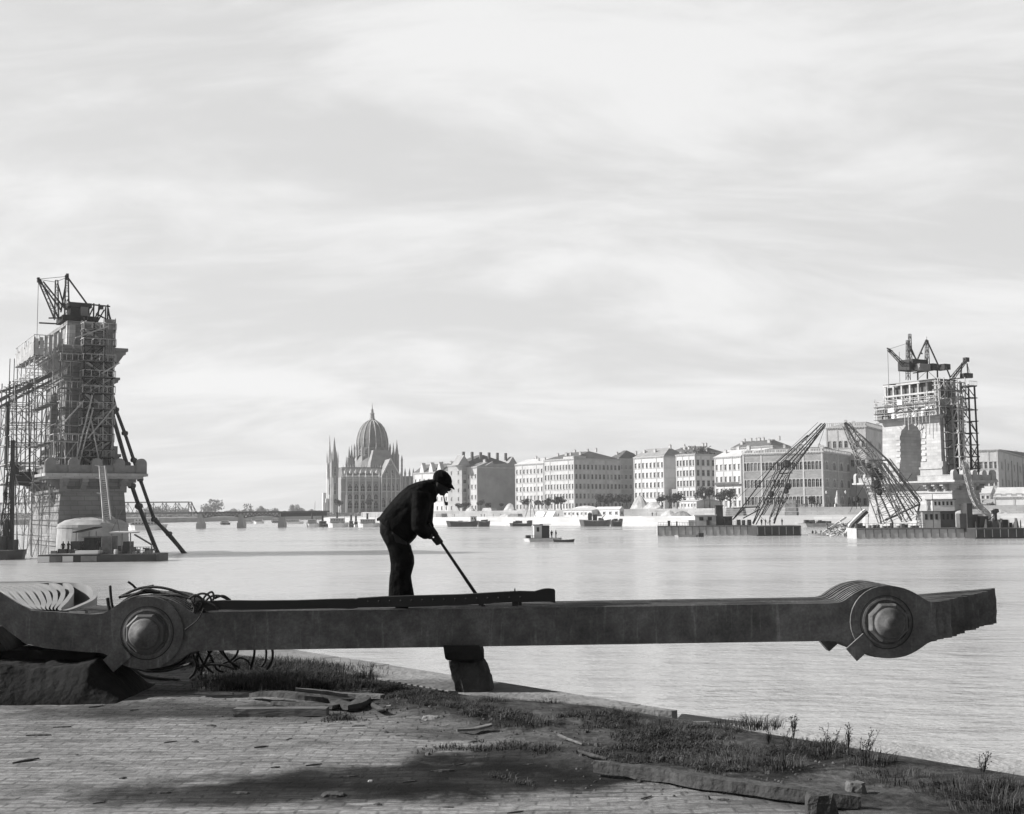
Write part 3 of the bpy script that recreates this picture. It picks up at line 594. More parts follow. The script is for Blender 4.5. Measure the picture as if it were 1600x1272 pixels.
# ------------------------------------------------------------------ grass and weeds
M['grass'] = mat('dry_verge_grass', 0.036, 0.9, 0.6, 1.5)
M['grass2'] = mat('pale_dry_grass', 0.09, 0.9, 0.5, 1.5)
def blade(mb, x, y, z, h, w, an, lean):
    dx, dy = math.cos(an), math.sin(an); px_, py_ = -dy*w/2, dx*w/2; a = lean*.35; b = lean
    mb.add([(x-px_, y-py_, z), (x+px_, y+py_, z), (x+px_*.8+dx*h*a*.5, y+py_*.8+dy*h*a*.5, z+h*.55), (x-px_*.8+dx*h*a*.5, y-py_*.8+dy*h*a*.5, z+h*.55), (x+dx*h*b, y+dy*h*b, z+h*(1-.25*b))], [(0, 1, 2, 3), (3, 2, 4)])
rg_ = random.Random(9); mb = MB(); cnt = 0
def dens(s, n):
    v = noise.noise(Vector((s*1.1, n*1.6, 4.2)))+.6*noise.noise(Vector((s*3.1, n*3.1, 1.0)))
    band = math.exp(-((n-.95)/.5)**2) if s < 6 else math.exp(-((n-.6)/.7)**2)
    return v*1.5+(1.15 if s < 2 else .85)*band-.62
tries = 0
while tries < 330000:
    tries += 1
    s = rg_.uniform(-3.0, 8.6); n = rg_.uniform(.05 if s > 6.3 else .5, 2.6)
    d = dens(s, n)
    if rg_.random() > max(0, min(1, d*1.3)): continue
    x, y, _ = qp(s, n); z = gz(s, n)
    if abs(y-12.4) < .55 and -.75 < x < .0 and False: continue
    h = rg_.uniform(.02, .055)*(1+max(0, d)*.9)*(1.2 if s < 1 else 1)*(.45 if n < .75 and s < 6 else 1)
    mb.cur = 1 if rg_.random() < .22 else 0
    blade(mb, x, y, z-.01, h, rg_.uniform(.004, .008), rg_.uniform(0, 6.28), rg_.uniform(.2, 1.7)); cnt += 1
# a denser bush of grass below the hanging ropes
for k in range(15000):
    px = rg_.gauss(430, 70); py = rg_.uniform(1040, 1078)
    if px < 315 or px > 600: continue
    q = gpt(px, py, 0); mb.cur = 1 if rg_.random() < .15 else 0; e = math.exp(-((px-430)/110)**2)
    blade(mb, q[0]+rg_.uniform(-.1, .1), q[1]+rg_.uniform(-.1, .1), q[2]-.01, rg_.uniform(.06, .2)*(.4+.6*e), rg_.uniform(.003, .008), rg_.uniform(0, 6.28), rg_.uniform(.2, 1.5))
for (cx_, cy_, k_, r_, h_) in ((195+800, 1135, 300, .1, .16), (975, 1118, 260, .10, .13), (1585-400, 1136, 320, .14, .22), (860, 1085+12, 200, .1, .1), (570, 1060, 260, .1, .22), (960, 1115, 100, .1, .1), (1134, 1134, 220, .12, .14), (1050, 1135, 300, .12, .12), (1290, 1180, 400, .16, .2), (1360, 1190, 300, .12, .2), (1500, 1238, 500, .2, .2), (1560, 1262, 600, .2, .2), (820, 1130, 500, .2, .14), (720, 1110, 400, .2, .12), (1150, 1190, 500, .22, .16), (1215, 1200, 300, .14, .2), (1570, 1232, 300, .14, .16), (640, 1085, 300, .14, .12), (770, 1096, 200, .1, .12), (1400, 1220, 300, .2, .14)):
    q = gpt(cx_, cy_, 0)
    for k in range(k_):
        mb.cur = 1 if rg_.random() < .2 else 0; a = rg_.uniform(0, 6.28); rr = r_*math.sqrt(rg_.random()); x, y = q[0]+rr*math.cos(a)*1.5, q[1]+rr*math.sin(a)
        blade(mb, x, y, ground_z(x, y)-.01, h_*rg_.uniform(.2, .65), rg_.uniform(.003, .006), a+rg_.uniform(-.6, .6), rg_.uniform(.3, 1.5))
tag(mb.build('verge_grass', [M['grass'], M['grass2']]), kind='stuff')
# loose soil crumbs and rubble on the verge, nobody could count them
mb = MB()
for k in range(2200):
    s = rg_.uniform(-3, 9); n = abs(rg_.gauss(1.1, .6))
    if n < .4: continue
    x, y, _ = qp(s, n); z = gz(s, n); r = rg_.uniform(.004, .014)*(1.8 if rg_.random() < .08 else 1); mb.cur = 0 if rg_.random() < .7 else 1
    mb.loft([[(x+r*math.cos(a)*rg_.uniform(.7, 1.2), y+r*math.sin(a)*rg_.uniform(.7, 1.2), z-.004) for a in (0, 1.3, 2.5, 3.8, 5)], [(x+.6*r*math.cos(a), y+.6*r*math.sin(a), z+r*rg_.uniform(.4, .9)) for a in (0, 1.3, 2.5, 3.8, 5)]])
tag(mb.build('verge_rubble', [mat('soil_crumb', .09, .95, .4, 3), mat('mortar_crumb', .11, .95, .3, 3)]), kind='stuff')
def weed(px, py, h, lab, seed, lean=.15, n=9):
    q = gpt(px, py, 0); rr = random.Random(seed); t = thing('weed', lab, 'weed', q, group='tall dry weeds on the verge'); mb = MB(); hd = MB()
    for k in range(n//3+1):
        a = rr.uniform(0, 6.28); L_ = h*rr.uniform(.6, 1); tip = Vector((math.cos(a)*L_*lean*rr.uniform(.3, 1.5)+L_*lean*.5, math.sin(a)*L_*lean, L_)); mid_ = tip*.5+Vector((rr.uniform(-.02, .02), 0, .02))
        mb.tube([(0, 0, -.02), mid_, tip], [.0028, .002, .0013], 5)
        for j in range(n):
            f = rr.uniform(.35, 1); c = tip*f; b = c+Vector((rr.uniform(-.05, .05), rr.uniform(-.05, .05), rr.uniform(.01, .05)))*h*2.2; mb.tube([c, b], [.0014, .001], 4); hd.lathe([(.001, -.004), (.004, 0), (.001, .005)], tuple(b), 4)
            l_ = tip*(f*.6); blade(hd, l_.x, l_.y, l_.z, .06*rr.uniform(.5, 1), .004, rr.uniform(0, 6.28), .9)
    mb.build('stem', M['grass'], t); hd.build('leaf', M['grass'], t)
for i, (px, py, h, lean, lab) in enumerate(((576, 1068, .24, .2, 'bushy dry weed on the left verge before the stone'), (1222, 1200, .34, .35, 'tall leaning weed stalk left of the bare verge patch'), (1290, 1186, .26, .3, 'thin branching weed in the middle of the right verge'), (1325, 1178, .22, .1, 'upright weed behind the others on the right verge'), (1350, 1190, .24, .3, 'leaning weed stalk at the right of the weed row'), (1240, 1150, .15, .2, 'small weed at the edge of the lower ledge'), (1200, 1165, .14, .2, 'low weed clump nearest the broken ledge'), (1535, 1215, .2, .3, 'weed near the right picture edge'))):
    weed(px, py, h, lab, i+3, lean)
# ================================================================== THE WORKMAN
YM = 12.32
def ringpx(back, front, hd, yc=YM, n=16, e=0.9, half_=None):
    a = P(back[0], back[1], YM); b = P(front[0], front[1], YM); a.y = b.y = 0; c = (a+b)/2; u = (b-a)/2; ring = []
    for k in range(n):
        an = 2*math.pi*k/n; cc, s_ = math.cos(an), math.sin(an)
        cc = math.copysign(abs(cc)**e, cc); s_ = math.copysign(abs(s_)**e, s_)
        ring.append((c.x+u.x*cc, yc+hd*s_, c.z+u.z*cc))
    return ring
feet = P(630, 950, YM); ZF = ztop+.001
man = thing('person', 'man in dark work clothes and flat cap bending forward on the chain, smoking a pipe', 'person', (feet.x, YM, ZF))
def mp_(px, py, y=YM): q = P(px, py, YM); return Vector((q.x, y, q.z))
# body: head, neck, trunk, arms, hands and legs as one surface
mb = MB()
mb.loft([ringpx((679, 741), (702, 750), .040), ringpx((677.5, 744), (702, 757), .066), ringpx((677, 749), (699.5, 762), .074), ringpx((677, 754), (701.5, 764), .071), ringpx((678, 758), (700, 767), .068), ringpx((679, 762), (696.5, 769.8), .062), ringpx((680.5, 765), (694, 772.0), .052), ringpx((683, 768), (690.5, 774.2), .040), ringpx((685, 770), (688, 774.5), .02)])     # head
mb.tube([mp_(699, 759.5), mp_(703, 765.2), mp_(701, 767.2)], [.013, .018, .012], 8)                      # nose
mb.tube([mp_(696, 768, YM-.012), mp_(699.5, 770), mp_(696, 768, YM+.012)], .009, 6)                   # lips
mb.tube([mp_(692, 771), mp_(691.5, 774.5)], [.028, .02], 8)                                            # chin
for sy in (-1, 1): mb.loft([ringpx((683.0, 755), (686.5, 757), .012, YM+sy*.072), ringpx((682.5, 759), (686.5, 761), .014, YM+sy*.079), ringpx((684, 764), (686.5, 765), .008, YM+sy*.072)])
mb.loft([ringpx((667, 757), (683, 775), .06), ringpx((674, 750), (685, 771), .058), ringpx((678, 748), (690, 768), .055)])     # neck
mb.loft([ringpx((601, 827), (634, 838), .11), ringpx((609, 806), (640, 826), .12), ringpx((618, 786), (655, 815), .15), ringpx((634, 769), (664, 800), .17), ringpx((650, 760), (671, 786), .17), ringpx((663, 757), (680, 775), .10)])
HL = mp_(677, 831.5, YM+.01); HR = mp_(684.5, 844, YM-.01)                                          # far hand (upper), near hand (lower) on the bar
def arm(sh, el, wr, r=(.055, .042, .030)): mb.tube([sh, sh.lerp(el, .5), el, el.lerp(wr, .5), wr], [r[0], r[0]*.92, r[1], r[1]*.9, r[2]], 12)
SHN, ELN, WRN = mp_(661, 772, YM-.19), mp_(657, 824, YM-.20), mp_(673.5, 839, YM-.045)
SHF, ELF, WRF = mp_(663, 772, YM+.19), mp_(663, 818, YM+.19), mp_(670.5, 827, YM+.05)
arm(SHN, ELN, WRN); arm(SHF, ELF, WRF)
for lx, sy in ((0, -1), (-2, 1)):
    mb.tube([mp_(617+lx, 832, YM+sy*.09), mp_(625+lx, 855, YM+sy*.10), mp_(629+lx, 880, YM+sy*.11), mp_(626+lx, 905, YM+sy*.115), mp_(626+lx, 938, YM+sy*.12)], [.10, .09, .065, .06, .045], 12)
    mb.tube([mp_(620+lx, 943, YM+sy*.12), mp_(640+lx, 945.5, YM+sy*.12)], [.038, .03], 8)
R0, R1 = mp_(669, 818), mp_(755, 945)                                                                  # the crowbar's line
rod_d = (R1-R0).normalized(); RODR = .0135
def hand(c, wr, side):                                                                                 # palm and five bent fingers closed round the bar
    w_ax = rod_d; out_ = (c-wr); out_ = (out_-w_ax*out_.dot(w_ax)).normalized(); side_v = w_ax.cross(out_).normalized()*side
    palm_c = c-out_*.034; k0 = palm_c-w_ax*.036; k1 = palm_c+w_ax*.036
    mb.loft([[wr+(a*.022)*w_ax+(b*.018)*side_v for a, b in ((-1, -1), (1, -1), (1, 1), (-1, 1))], [palm_c-out_*.012+(a*.038)*w_ax+(b*.018)*side_v for a, b in ((-1, -1), (1, -1), (1, 1), (-1, 1))], [palm_c+out_*.012+(a*.040)*w_ax+(b*.014)*side_v for a, b in ((-1, -1), (1, -1), (1, 1), (-1, 1))]])
    for j, (f, ln) in enumerate(((-.033, .9), (-.011, 1.05), (.011, 1.0), (.033, .82))):
        pts = []
        for q in range(7):
            an = -2.5+q*(4.1*ln/6); pts.append(c+w_ax*f+(out_*math.cos(an+.6)*-1*-1+side_v*math.sin(an+.6))*(RODR+.013))
        mb.tube([k0.lerp(k1, (f+.036)/.072)+out_*.006]+pts[1:], [.0135, .0135, .013, .0125, .012, .011, .009], 8)
    tb = palm_c-w_ax*.030*1; mb.tube([tb-out_*.008, tb+side_v*.018+out_*.012-w_ax*.004, c+side_v*(RODR+.012)-w_ax*.022+out_*.008, c+side_v*(RODR+.006)-w_ax*.008+out_*.016], [.012, .0115, .010, .008], 8)
hand(HR, WRN, -1); hand(HL, WRF, 1)
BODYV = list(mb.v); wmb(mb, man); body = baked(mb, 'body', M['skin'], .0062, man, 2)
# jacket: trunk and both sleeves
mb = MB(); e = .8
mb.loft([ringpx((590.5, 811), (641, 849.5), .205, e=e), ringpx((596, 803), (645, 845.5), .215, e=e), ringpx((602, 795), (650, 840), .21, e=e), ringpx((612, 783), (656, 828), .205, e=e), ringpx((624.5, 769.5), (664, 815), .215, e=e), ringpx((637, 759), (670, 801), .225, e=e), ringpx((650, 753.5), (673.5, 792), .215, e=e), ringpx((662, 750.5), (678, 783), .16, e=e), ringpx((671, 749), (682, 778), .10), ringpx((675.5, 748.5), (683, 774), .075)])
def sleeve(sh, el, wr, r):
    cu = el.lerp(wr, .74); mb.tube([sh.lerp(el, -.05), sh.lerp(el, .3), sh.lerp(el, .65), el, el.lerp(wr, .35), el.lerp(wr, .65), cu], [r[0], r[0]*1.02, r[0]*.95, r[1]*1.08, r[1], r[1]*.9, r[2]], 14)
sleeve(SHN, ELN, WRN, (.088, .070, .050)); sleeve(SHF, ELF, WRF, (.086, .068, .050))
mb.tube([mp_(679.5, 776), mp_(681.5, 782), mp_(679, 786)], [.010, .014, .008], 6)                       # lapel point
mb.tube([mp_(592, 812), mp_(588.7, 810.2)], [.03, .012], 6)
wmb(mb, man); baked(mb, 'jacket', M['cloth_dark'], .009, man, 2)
# trousers
mb = MB()
mb.loft([ringpx((604, 804), (630, 822), .11), ringpx((598, 813), (636, 837), .16), ringpx((593.5, 822), (640, 847), .19), ringpx((593.5, 832), (641, 853), .19), ringpx((599, 844), (643, 858), .19), ringpx((604, 852), (644, 862), .17)])
for dx, sy, hw in ((0.6, -1, .098), (-1.0, 1, .096)):
    c = YM+sy*.095
    mb.loft([ringpx((599+dx, 842), (642+dx, 852), hw, c), ringpx((605+dx, 853), (644+dx, 861), hw, c), ringpx((608.5+dx, 863), (647+dx, 870), hw*.98, c), ringpx((611+dx, 880), (647.5+dx, 881), hw*.95, c), ringpx((611+dx, 891), (644.5+dx, 892), hw*.88, c+sy*.01), ringpx((609.5+dx, 901), (642+dx, 901), hw*.86, c+sy*.015), ringpx((608.8+dx, 912), (643.5+dx, 912), hw*.86, c+sy*.018), ringpx((608+dx, 928), (646.5+dx, 928), hw*.88, c+sy*.02), ringpx((607.5+dx, 938), (648+dx, 938), hw*.85, c+sy*.02)])
wmb(mb, man); baked(mb, 'trousers', M['cloth_dark'], .010, man, 3)
for dx, sy in ((0, -1), (-4, 1)):
    c = YM+sy*.115; mb = MB(); zz0 = ZF
    def br(xa, xb, z, hw): a = P(xa+dx, 940, YM).x; b = P(xb+dx, 940, YM).x; return [((a+b)/2+(b-a)/2*math.copysign(abs(math.cos(t))**.7, math.cos(t)), c+hw*math.copysign(abs(math.sin(t))**.7, math.sin(t)), z) for t in [2*math.pi*k/14 for k in range(14)]]
    mb.loft([br(608, 654, zz0, .048), br(607.5, 655, zz0+.014, .052), br(608, 654.5, zz0+.03, .05), br(608.5, 652, zz0+.052, .047), br(609.5, 640, zz0+.075, .045), br(611, 634, zz0+.11, .046)])
    wmb(mb, man).build('boot', M['cloth_dark'], man, smooth=True)
# flat cap
mb = MB()
mb.loft([ringpx((677, 750.5), (703, 763), .082), ringpx((676.2, 746), (705.5, 758), .092), ringpx((677, 741.5), (706.5, 752.5), .096), ringpx((680, 737), (705, 745.5), .086), ringpx((684.5, 734.3), (700, 739), .062), ringpx((688, 733.6), (695, 735.6), .03)])
mb.loft([ringpx((697, 752), (699, 761.5), .075), ringpx((702.5, 753), (704, 763), .078), ringpx((707, 758), (707.5, 764), .060), ringpx((710.5, 764), (710.8, 766.3), .022)])
wmb(mb, man); baked(mb, 'flat_cap', M['cloth_dark'], .007, man, 3)
# hair at the nape and the pipe
mb = MB(); mb.loft([ringpx((675.5, 749), (684, 753), .068), ringpx((675.5, 754), (682, 757), .060), ringpx((677, 760), (681, 762), .045)]); wmb(mb, man).build('hair', M['cloth_dark'], man, smooth=True)
mb = MB(); pm = [mp_(x, y, YM-.004) for x, y in ((693, 770.5), (693.3, 775), (694.6, 782), (696.2, 787.5))]
mb.tube(pm, [.0055, .006, .0068, .008], 8); a = mp_(697.6, 789.2, YM-.004); b = mp_(697.4, 784.0, YM-.004)
mb.lathe([(.008, -.004), (.0145, 0), (.0165, .012), (.016, .034), (.0115, .034), (.0105, .022)], (a.x, YM-.004, a.z-.002), 12)
wmb(mb, man).build('pipe', M['wood_dark'], man, smooth=True)
# crowbar
bar_t = thing('crowbar', 'long straight iron crowbar held in both hands, tip wedged behind the steel channel', 'crowbar', tuple(R1))
mb = MB(); n_ = 12
mb.tube([R0.lerp(R1, k/n_) for k in range(n_+1)], [RODR*(.95+.45*k/n_) for k in range(n_)]+[RODR*.9], 10); wmb(mb, bar_t).build('shaft', M['steel'], bar_t, smooth=True)
mb = MB(); mb.hexa([tuple(R1+Vector(v)) for v in ((-.02, -.02, .0), (.02, -.02, .0), (.02, .02, .0), (-.02, .02, .0))], [tuple(R1+Vector(v)) for v in ((-.018, -.004, -.05), (.03, -.004, -.05), (.03, .004, -.05), (-.018, .004, -.05))])
wmb(mb, bar_t).build('blade', M['steel'], bar_t)
# ================================================================== FAR BANK
HW = 6.5
Q = [Vector(p) for p in ((-150, 1500), (-150, 1000), (-120, 770), (-54, 690), (0, 620), (81, 515), (312, 385), (560, 245), (900, 60))]
def offs(d):
    out = []
    for i, p in enumerate(Q):
        t = (Q[min(i+1, len(Q)-1)]-Q[max(i-1, 0)]).normalized(); out.append(p+Vector((-t.y, t.x))*d)     # inland is to the right of the river
    return out
def strip_bank(name, d0, d1, z0, z1, m, zt0=None):
    a = offs(d0); b = offs(d1); mb = MB()
    vs = [(p.x, p.y, z) for p in a for z in (z0,)]+[(p.x, p.y, z1) for p in a]+[(p.x, p.y, z1) for p in b]+[(p.x, p.y, z0) for p in b]; n = len(a)
    mb.add(vs, [(k*n+i, k*n+i+1, (k+1)*n+i+1, (k+1)*n+i) for k in range(3) for i in range(n-1)])
    o = mb.build(name, m); return tag(o, kind='structure')
ZQ, ZU = -0.45, 2.9
strip_bank('lower_quay', 0, 26, WZ-1, ZQ, M['water_wall'])
strip_bank('upper_quay_wall', 25.5, 30, WZ-1, ZU, mat('upper_wall_stone', .36, .9, .25, .1, brick=(2, .7, .7)))
strip_bank('promenade', 30, 560, WZ-1, ZU-.05, M['promenade'])
def bank_at(px, sb, y=800):
    pts = offs(sb); d = ray(px, y); best = None
    for a, b in zip(pts, pts[1:]):
        e = b-a; den = d.x*e.y-d.y*e.x
        if abs(den) < 1e-9: continue
        t = (a.x*e.y-a.y*e.x)/den; u = (a.x*d.y-a.y*d.x)/den
        u = (d.x*a.y-d.y*a.x)/-(d.x*e.y-d.y*e.x) if False else None
        p = Vector((d.x*t, d.y*t)); u = (p-a).dot(e)/e.length_squared
        if t > 0 and -1e-6 <= u <= 1+1e-6: best = (p, -e.normalized()); break
    return best
fb = MB(); pts = [(-1470, 900), (-700, 960), (-420, 1000), (-330, 1120), (-290, 1500), (-150, 1520), (0, 1560), (300, 1500), (300, 2500), (-1470, 2500)]
fb.prism(pts, WZ-1, WZ+4.5); tag(fb.build('far_bank', M['earth']), kind='structure')
mb = MB(); n = 60; vs = []
for i in range(n+1):
    x = -1400+i*1700/n; h = 6+9*abs(noise.noise(Vector((x*.004, 2.2, 0))))+ (10 if x < -450 else 0)*noise.noise(Vector((x*.01, 9, 0)))**2
    vs += [(x, 1750, WZ+2), (x, 1900, WZ+3+h), (x, 2450, WZ+4)]
mb.add(vs, [(i*3+k, i*3+k+1, i*3+k+4, i*3+k+3) for i in range(n) for k in range(2)]); tag(mb.build('hills', mat('far_hill', .1, .95, .3, .01)), kind='structure')
# ------------------------------------------------------------------ buildings
def win_mesh(w, h, wm_, arch=False, depth=.22, mull=True):
    mb = MB(); s = .16
    mb.add([(-w/2, -depth, 0), (w/2, -depth, 0), (w/2, -depth, h), (-w/2, -depth, h)], [(0, 1, 2, 3)])
    mb.cur = 1
    if mull: mb.box((-.04, -depth+.003, 0), (.04, -depth+.04, h)); mb.box((-w/2, -depth+.003, h*.62), (-.05, -depth+.04, h*.62+.07)); mb.box((.05, -depth+.003, h*.62), (w/2, -depth+.04, h*.62+.07))
    mb.box((-w/2-s-.1, .002, -.22), (w/2+s+.1, .22, -.01))
    mb.box((-w/2-s, .003, 0), (-w/2-.002, .09, h)); mb.box((w/2+.002, .003, 0), (w/2+s, .09, h))
    if arch:
        n = 8; k = w/2; top = h+.28
        for i in range(n):
            a0, a1 = math.pi*i/n, math.pi*(i+1)/n
            p0, p1 = (math.cos(a0)*k, h-k+math.sin(a0)*k), (math.cos(a1)*k, h-k+math.sin(a1)*k)
            mb.hexa([(p0[0], -depth*.6, p0[1]), (p1[0], -depth*.6, p1[1]), (p1[0], -depth*.6, h+.002), (p0[0], -depth*.6, h+.002)], [(p0[0], -.002, p0[1]), (p1[0], -.002, p1[1]), (p1[0], -.002, h+.002), (p0[0], -.002, h+.002)])
        mb.box((-w/2-s, .003, h+.003), (w/2+s, .12, top))
    else:
        mb.box((-w/2-s-.08, .002, h+.003), (w/2+s+.08, .2, h+.3))
    return mb
WINM = {}; WR = random.Random(77); M['glass2'] = mat('dusty_window_glass', .07, .4, .3, .5); M['glass3'] = mat('curtained_window', .2, .6, .3, .5)
class Bld:
    def __init__(s, name, lab, wallm, trimm, roofm, xl, xc, xr, ey, sb, cat='building', group=None, zb=None, dirn=None):
        p, q = bank_at(xc, sb) or (P(xc, 800, 745).xy, Vector((-.65, .76)).normalized()); s.zb = ZU if zb is None else zb
        if dirn is not None: q = Vector(dirn).normalized()
        s.rz = math.atan2(q.y, q.x); s.F = Frame(p.x, p.y, s.rz, s.zb); s.t = thing(name, lab, cat, (p.x, p.y, s.zb), s.rz, group)
        s.L = s.F.at(xl, ey, 0).x
        s.W = -s.F.atx(xr, ey, 0).y if xr and xr > xc+1 else 16.0
        s.H = s.F.at(xc, ey, 0).z; s.wm, s.tm, s.rm = wallm, trimm, roofm; s.blank_side = not (xr and xr > xc+1)
    def walls(s, floors, cf, cs, ww=1.1, wh=2.2, base=.9, arch=(), skip=None, cornice=True, strings=True, mwin=None, side_win=True):
        F, L, W, H, t = s.F, s.L, s.W, s.H, s.t; fh = (H-1.2)/floors; mb = MB()
        def face(o, u, nrm, len_, cols, has, ww=ww):
            if nrm[0] and cols: ww = min(ww*3.2, len_/cols*.5)
            us = []; 
            if has and cols:
                gap = len_/cols; us = [(k+.5)*gap for k in range(cols)]
            rows = [(base+f*fh, min(wh, fh*.68)) for f in range(floors)] if us else []
            ub = [0]+[v for c in us for v in (c-ww/2, c+ww/2)]+[len_]; zb = [0]+[v for r, h in rows for v in (r, r+h)]+[H]
            def pt(a, z, dd=0): return (o[0]+u[0]*a-nrm[0]*dd, o[1]+u[1]*a-nrm[1]*dd, z)
            for i in range(len(ub)-1):
                for j in range(len(zb)-1):
                    a0, a1, z0, z1 = ub[i], ub[i+1], zb[j], zb[j+1]
                    if us and i % 2 == 1 and j % 2 == 1 and not (skip and skip(i//2, j//2, nrm)):
                        d = .22 if nrm[0] == 0 else .07
                        mb.add([pt(a0, z0), pt(a1, z0), pt(a1, z1), pt(a0, z1), pt(a0, z0, d), pt(a1, z0, d), pt(a1, z1, d), pt(a0, z1, d)], [(0, 1, 5, 4), (1, 2, 6, 5), (2, 3, 7, 6), (3, 0, 4, 7)])
                        gv = WR.choice((0, 0, 0, 1, 1, 2)); key = (gv, s.tm.name, round(ww, 2), round(z1-z0, 2), (j//2) in arch, d)
                        c = ((a0+a1)/2)
                        if key not in WINM:
                            wo = win_mesh(ww, z1-z0, s.tm, key[4], d).build('window', [(M['glass'], M['glass2'], M['glass3'])[gv], s.tm], t); WINM[key] = wo.data
                        else:
                            wo = bpy.data.objects.new('window', WINM[key]); COL.objects.link(wo); wo.parent = t
                        wo.location = pt(c, z0); wo.rotation_euler.z = math.atan2(nrm[1], nrm[0])-math.pi/2
                    else: mb.add([pt(a0, z0), pt(a1, z0), pt(a1, z1), pt(a0, z1)], [(0, 1, 2, 3)])
        face((0, 0), (1, 0), (0, 1), L, cf, True); face((0, -W), (0, 1), (-1, 0), W, cs, side_win and not s.blank_side)
        face((L, 0), (0, -1), (1, 0), W, 0, False); face((0, -W), (1, 0), (0, -1), L, 0, False)
        mb.build('wall', s.wm, t)
        if strings:
            mb = MB()
            for f in range(1, floors):
                z = base+f*fh-.62
                if not side_win: mb.box((0, .003, z), (L, .12, z+.22)); continue
                mb.prism([(-.12, .12), (L, .12), (L, .003), (-.003, .003), (-.003, -W), (-.12, -W)], z, z+.22)
            mb.build('string_course', s.tm, t)
        if cf > 4:
            mb = MB(); g = L/cf
            for a_ in (0, round(cf*.25)*g, round(cf*.75)*g, L-.7): mb.box((max(a_-.0, .0)+(-.35 if 0 < a_ < L-1 else 0), .004, .2), (a_+(.35 if 0 < a_ < L-1 else .7), .16, H-.52))
            if cs:
                for a_ in (0, round(cs*.3)*W/cs, round(cs*.7)*W/cs, W-.8): mb.box((-.15, -a_-.8, .2), (-.004, -a_, H-.52))
            mb.build('pilaster', s.tm, t)
        if cornice:
            mb = MB(); mb.prism([(-.55, .55), (L+.1, .55), (L+.1, -W-.2), (-.55, -W-.2)], H+.002, H+.35); mb.prism([(-.3, .3), (L, .3), (L, .003), (-.003, .003), (-.003, -W), (-.3, -W)], H-.5, H-.001)
            k = 0
            while k < L: mb.box((k, .301, H-.42), (k+.3, .5, H-.02)); k += 1.3
            k = 0
            while k < W: mb.box((-.5, -k-.3, H-.42), (-.301, -k, H-.02)); k += 1.3
            mb.build('cornice', s.tm, t)
    def roof(s, rh, inset=None, chim=6, seed=1, ridge_cap=True, over=.6, gable=False, z0=None, wfrac=1.0):
        L, W, H = s.L, s.W*wfrac, (s.H+.355 if z0 is None else z0); i = inset if inset is not None else min(W/2, 7.0); mb = MB()
        e = [(-over*.6, over*.6, H), (L, over*.6, H), (L, -W, H), (-over*.6, -W, H)]
        if gable: r = [(-over*.6, -W/2, H+rh), (L, -W/2, H+rh)]; fs = [(0, 1, 5, 4), (2, 3, 4, 5), (0, 4, 3), (1, 2, 5)]
        else: r = [(i, -W/2, H+rh), (L-i*.3, -W/2, H+rh)]; fs = [(0, 1, 5, 4), (2, 3, 4, 5), (0, 4, 3), (1, 2, 5)]
        mb.add(e+r, fs+[(3, 2, 1, 0)]); ro = mb.build('roof', s.rm, s.t); rr = random.Random(seed)
        for k in range(chim):
            x = L*(k+.5)/chim+rr.uniform(-1, 1); y = -W*rr.choice((.25, .5, .5, .7)); hb = H+rh*(1-abs(y+W/2)/(W/2))*.9-.4; w = rr.uniform(.5, 1.1)
            m2 = MB(); m2.box((x-w, y-.4, hb), (x+w, y+.4, hb+1.9)); m2.box((x-w-.1, y-.5, hb+1.902), (x+w+.1, y+.5, hb+2.1))
            for q in range(3): m2.box((x-w*.7+q*w*.6, y-.15, hb+2.102), (x-w*.7+q*w*.6+.25, y+.15, hb+2.5))
            m2.build('chimney', s.tm, ro)
M['plaster'] = mat('pale_plaster', .46, .9, .22, .2, .1, 3)
M['plaster2'] = mat('white_plaster', .55, .9, .18, .2, .1, 3)
M['trim'] = mat('stone_trim', .42, .9, .15, .3)
M['plaster_g'] = mat('grey_plaster', .34, .9, .2, .12, .1, 3)
M['palazzo'] = mat('weathered_palazzo_stone', .33, .9, .18, .15, .1, 3, brick=(1.6, .6, .8))
M['palazzo_trim'] = mat('palazzo_trim', .5, .9, .15, .3)
M['roof'] = mat('dark_slate_roof', .11, .9, .3, .4, .3, 6)
M['roof_l'] = mat('faded_tile_roof', .26, .9, .25, .4, .3, 6)
M['roof_w'] = mat('pale_sheet_roof', .5, .7, .15, .3)
M['firewall'] = mat('bare_fire_wall', .30, .95, .22, .12)
b = Bld('apartment_house', 'white ornate apartment house with pointed gables and round corner turret, left end of the terrace', M['plaster2'], M['trim'], M['roof'], 646, 708, None, 737, 60)
b.walls(4, 9, 0, 1.15, 2.2); b.roof(5.5, 3, 5, 2)
for px in (659, 673, 686):
    q = b.F.at(px, 737, .4); m2 = MB(); w = 2.1
    m2.add([(q.x-w, .45, b.H+.36), (q.x+w, .45, b.H+.36), (q.x+w*.75, .45, b.H+2.6), (q.x, .45, b.H+6.6), (q.x-w*.75, .45, b.H+2.6), (q.x-w, -2.5, b.H+.36), (q.x+w, -2.5, b.H+.36), (q.x+w*.75, -2.5, b.H+2.6), (q.x, -2.5, b.H+6.6), (q.x-w*.75, -2.5, b.H+2.6)],
          [(0, 1, 2, 3, 4), (9, 8, 7, 6, 5), (0, 5, 6, 1), (1, 6, 7, 2), (2, 7, 8, 3), (3, 8, 9, 4), (4, 9, 5, 0)]); m2.build('gable', M['plaster2'], b.t)
m2 = MB(); m2.lathe([(2.7, 0), (2.7, b.H+1)], (1.0, -1.0, 0), 14); m2.build('corner_turret', M['plaster_g'], b.t)
m2 = MB(); m2.lathe([(2.95, b.H+1.002), (2.6, b.H+3.2), (1.2, b.H+5.4), (.1, b.H+6.6)], (1.0, -1.0, 0), 14); m2.build('turret_roof', M['roof'], b.t)
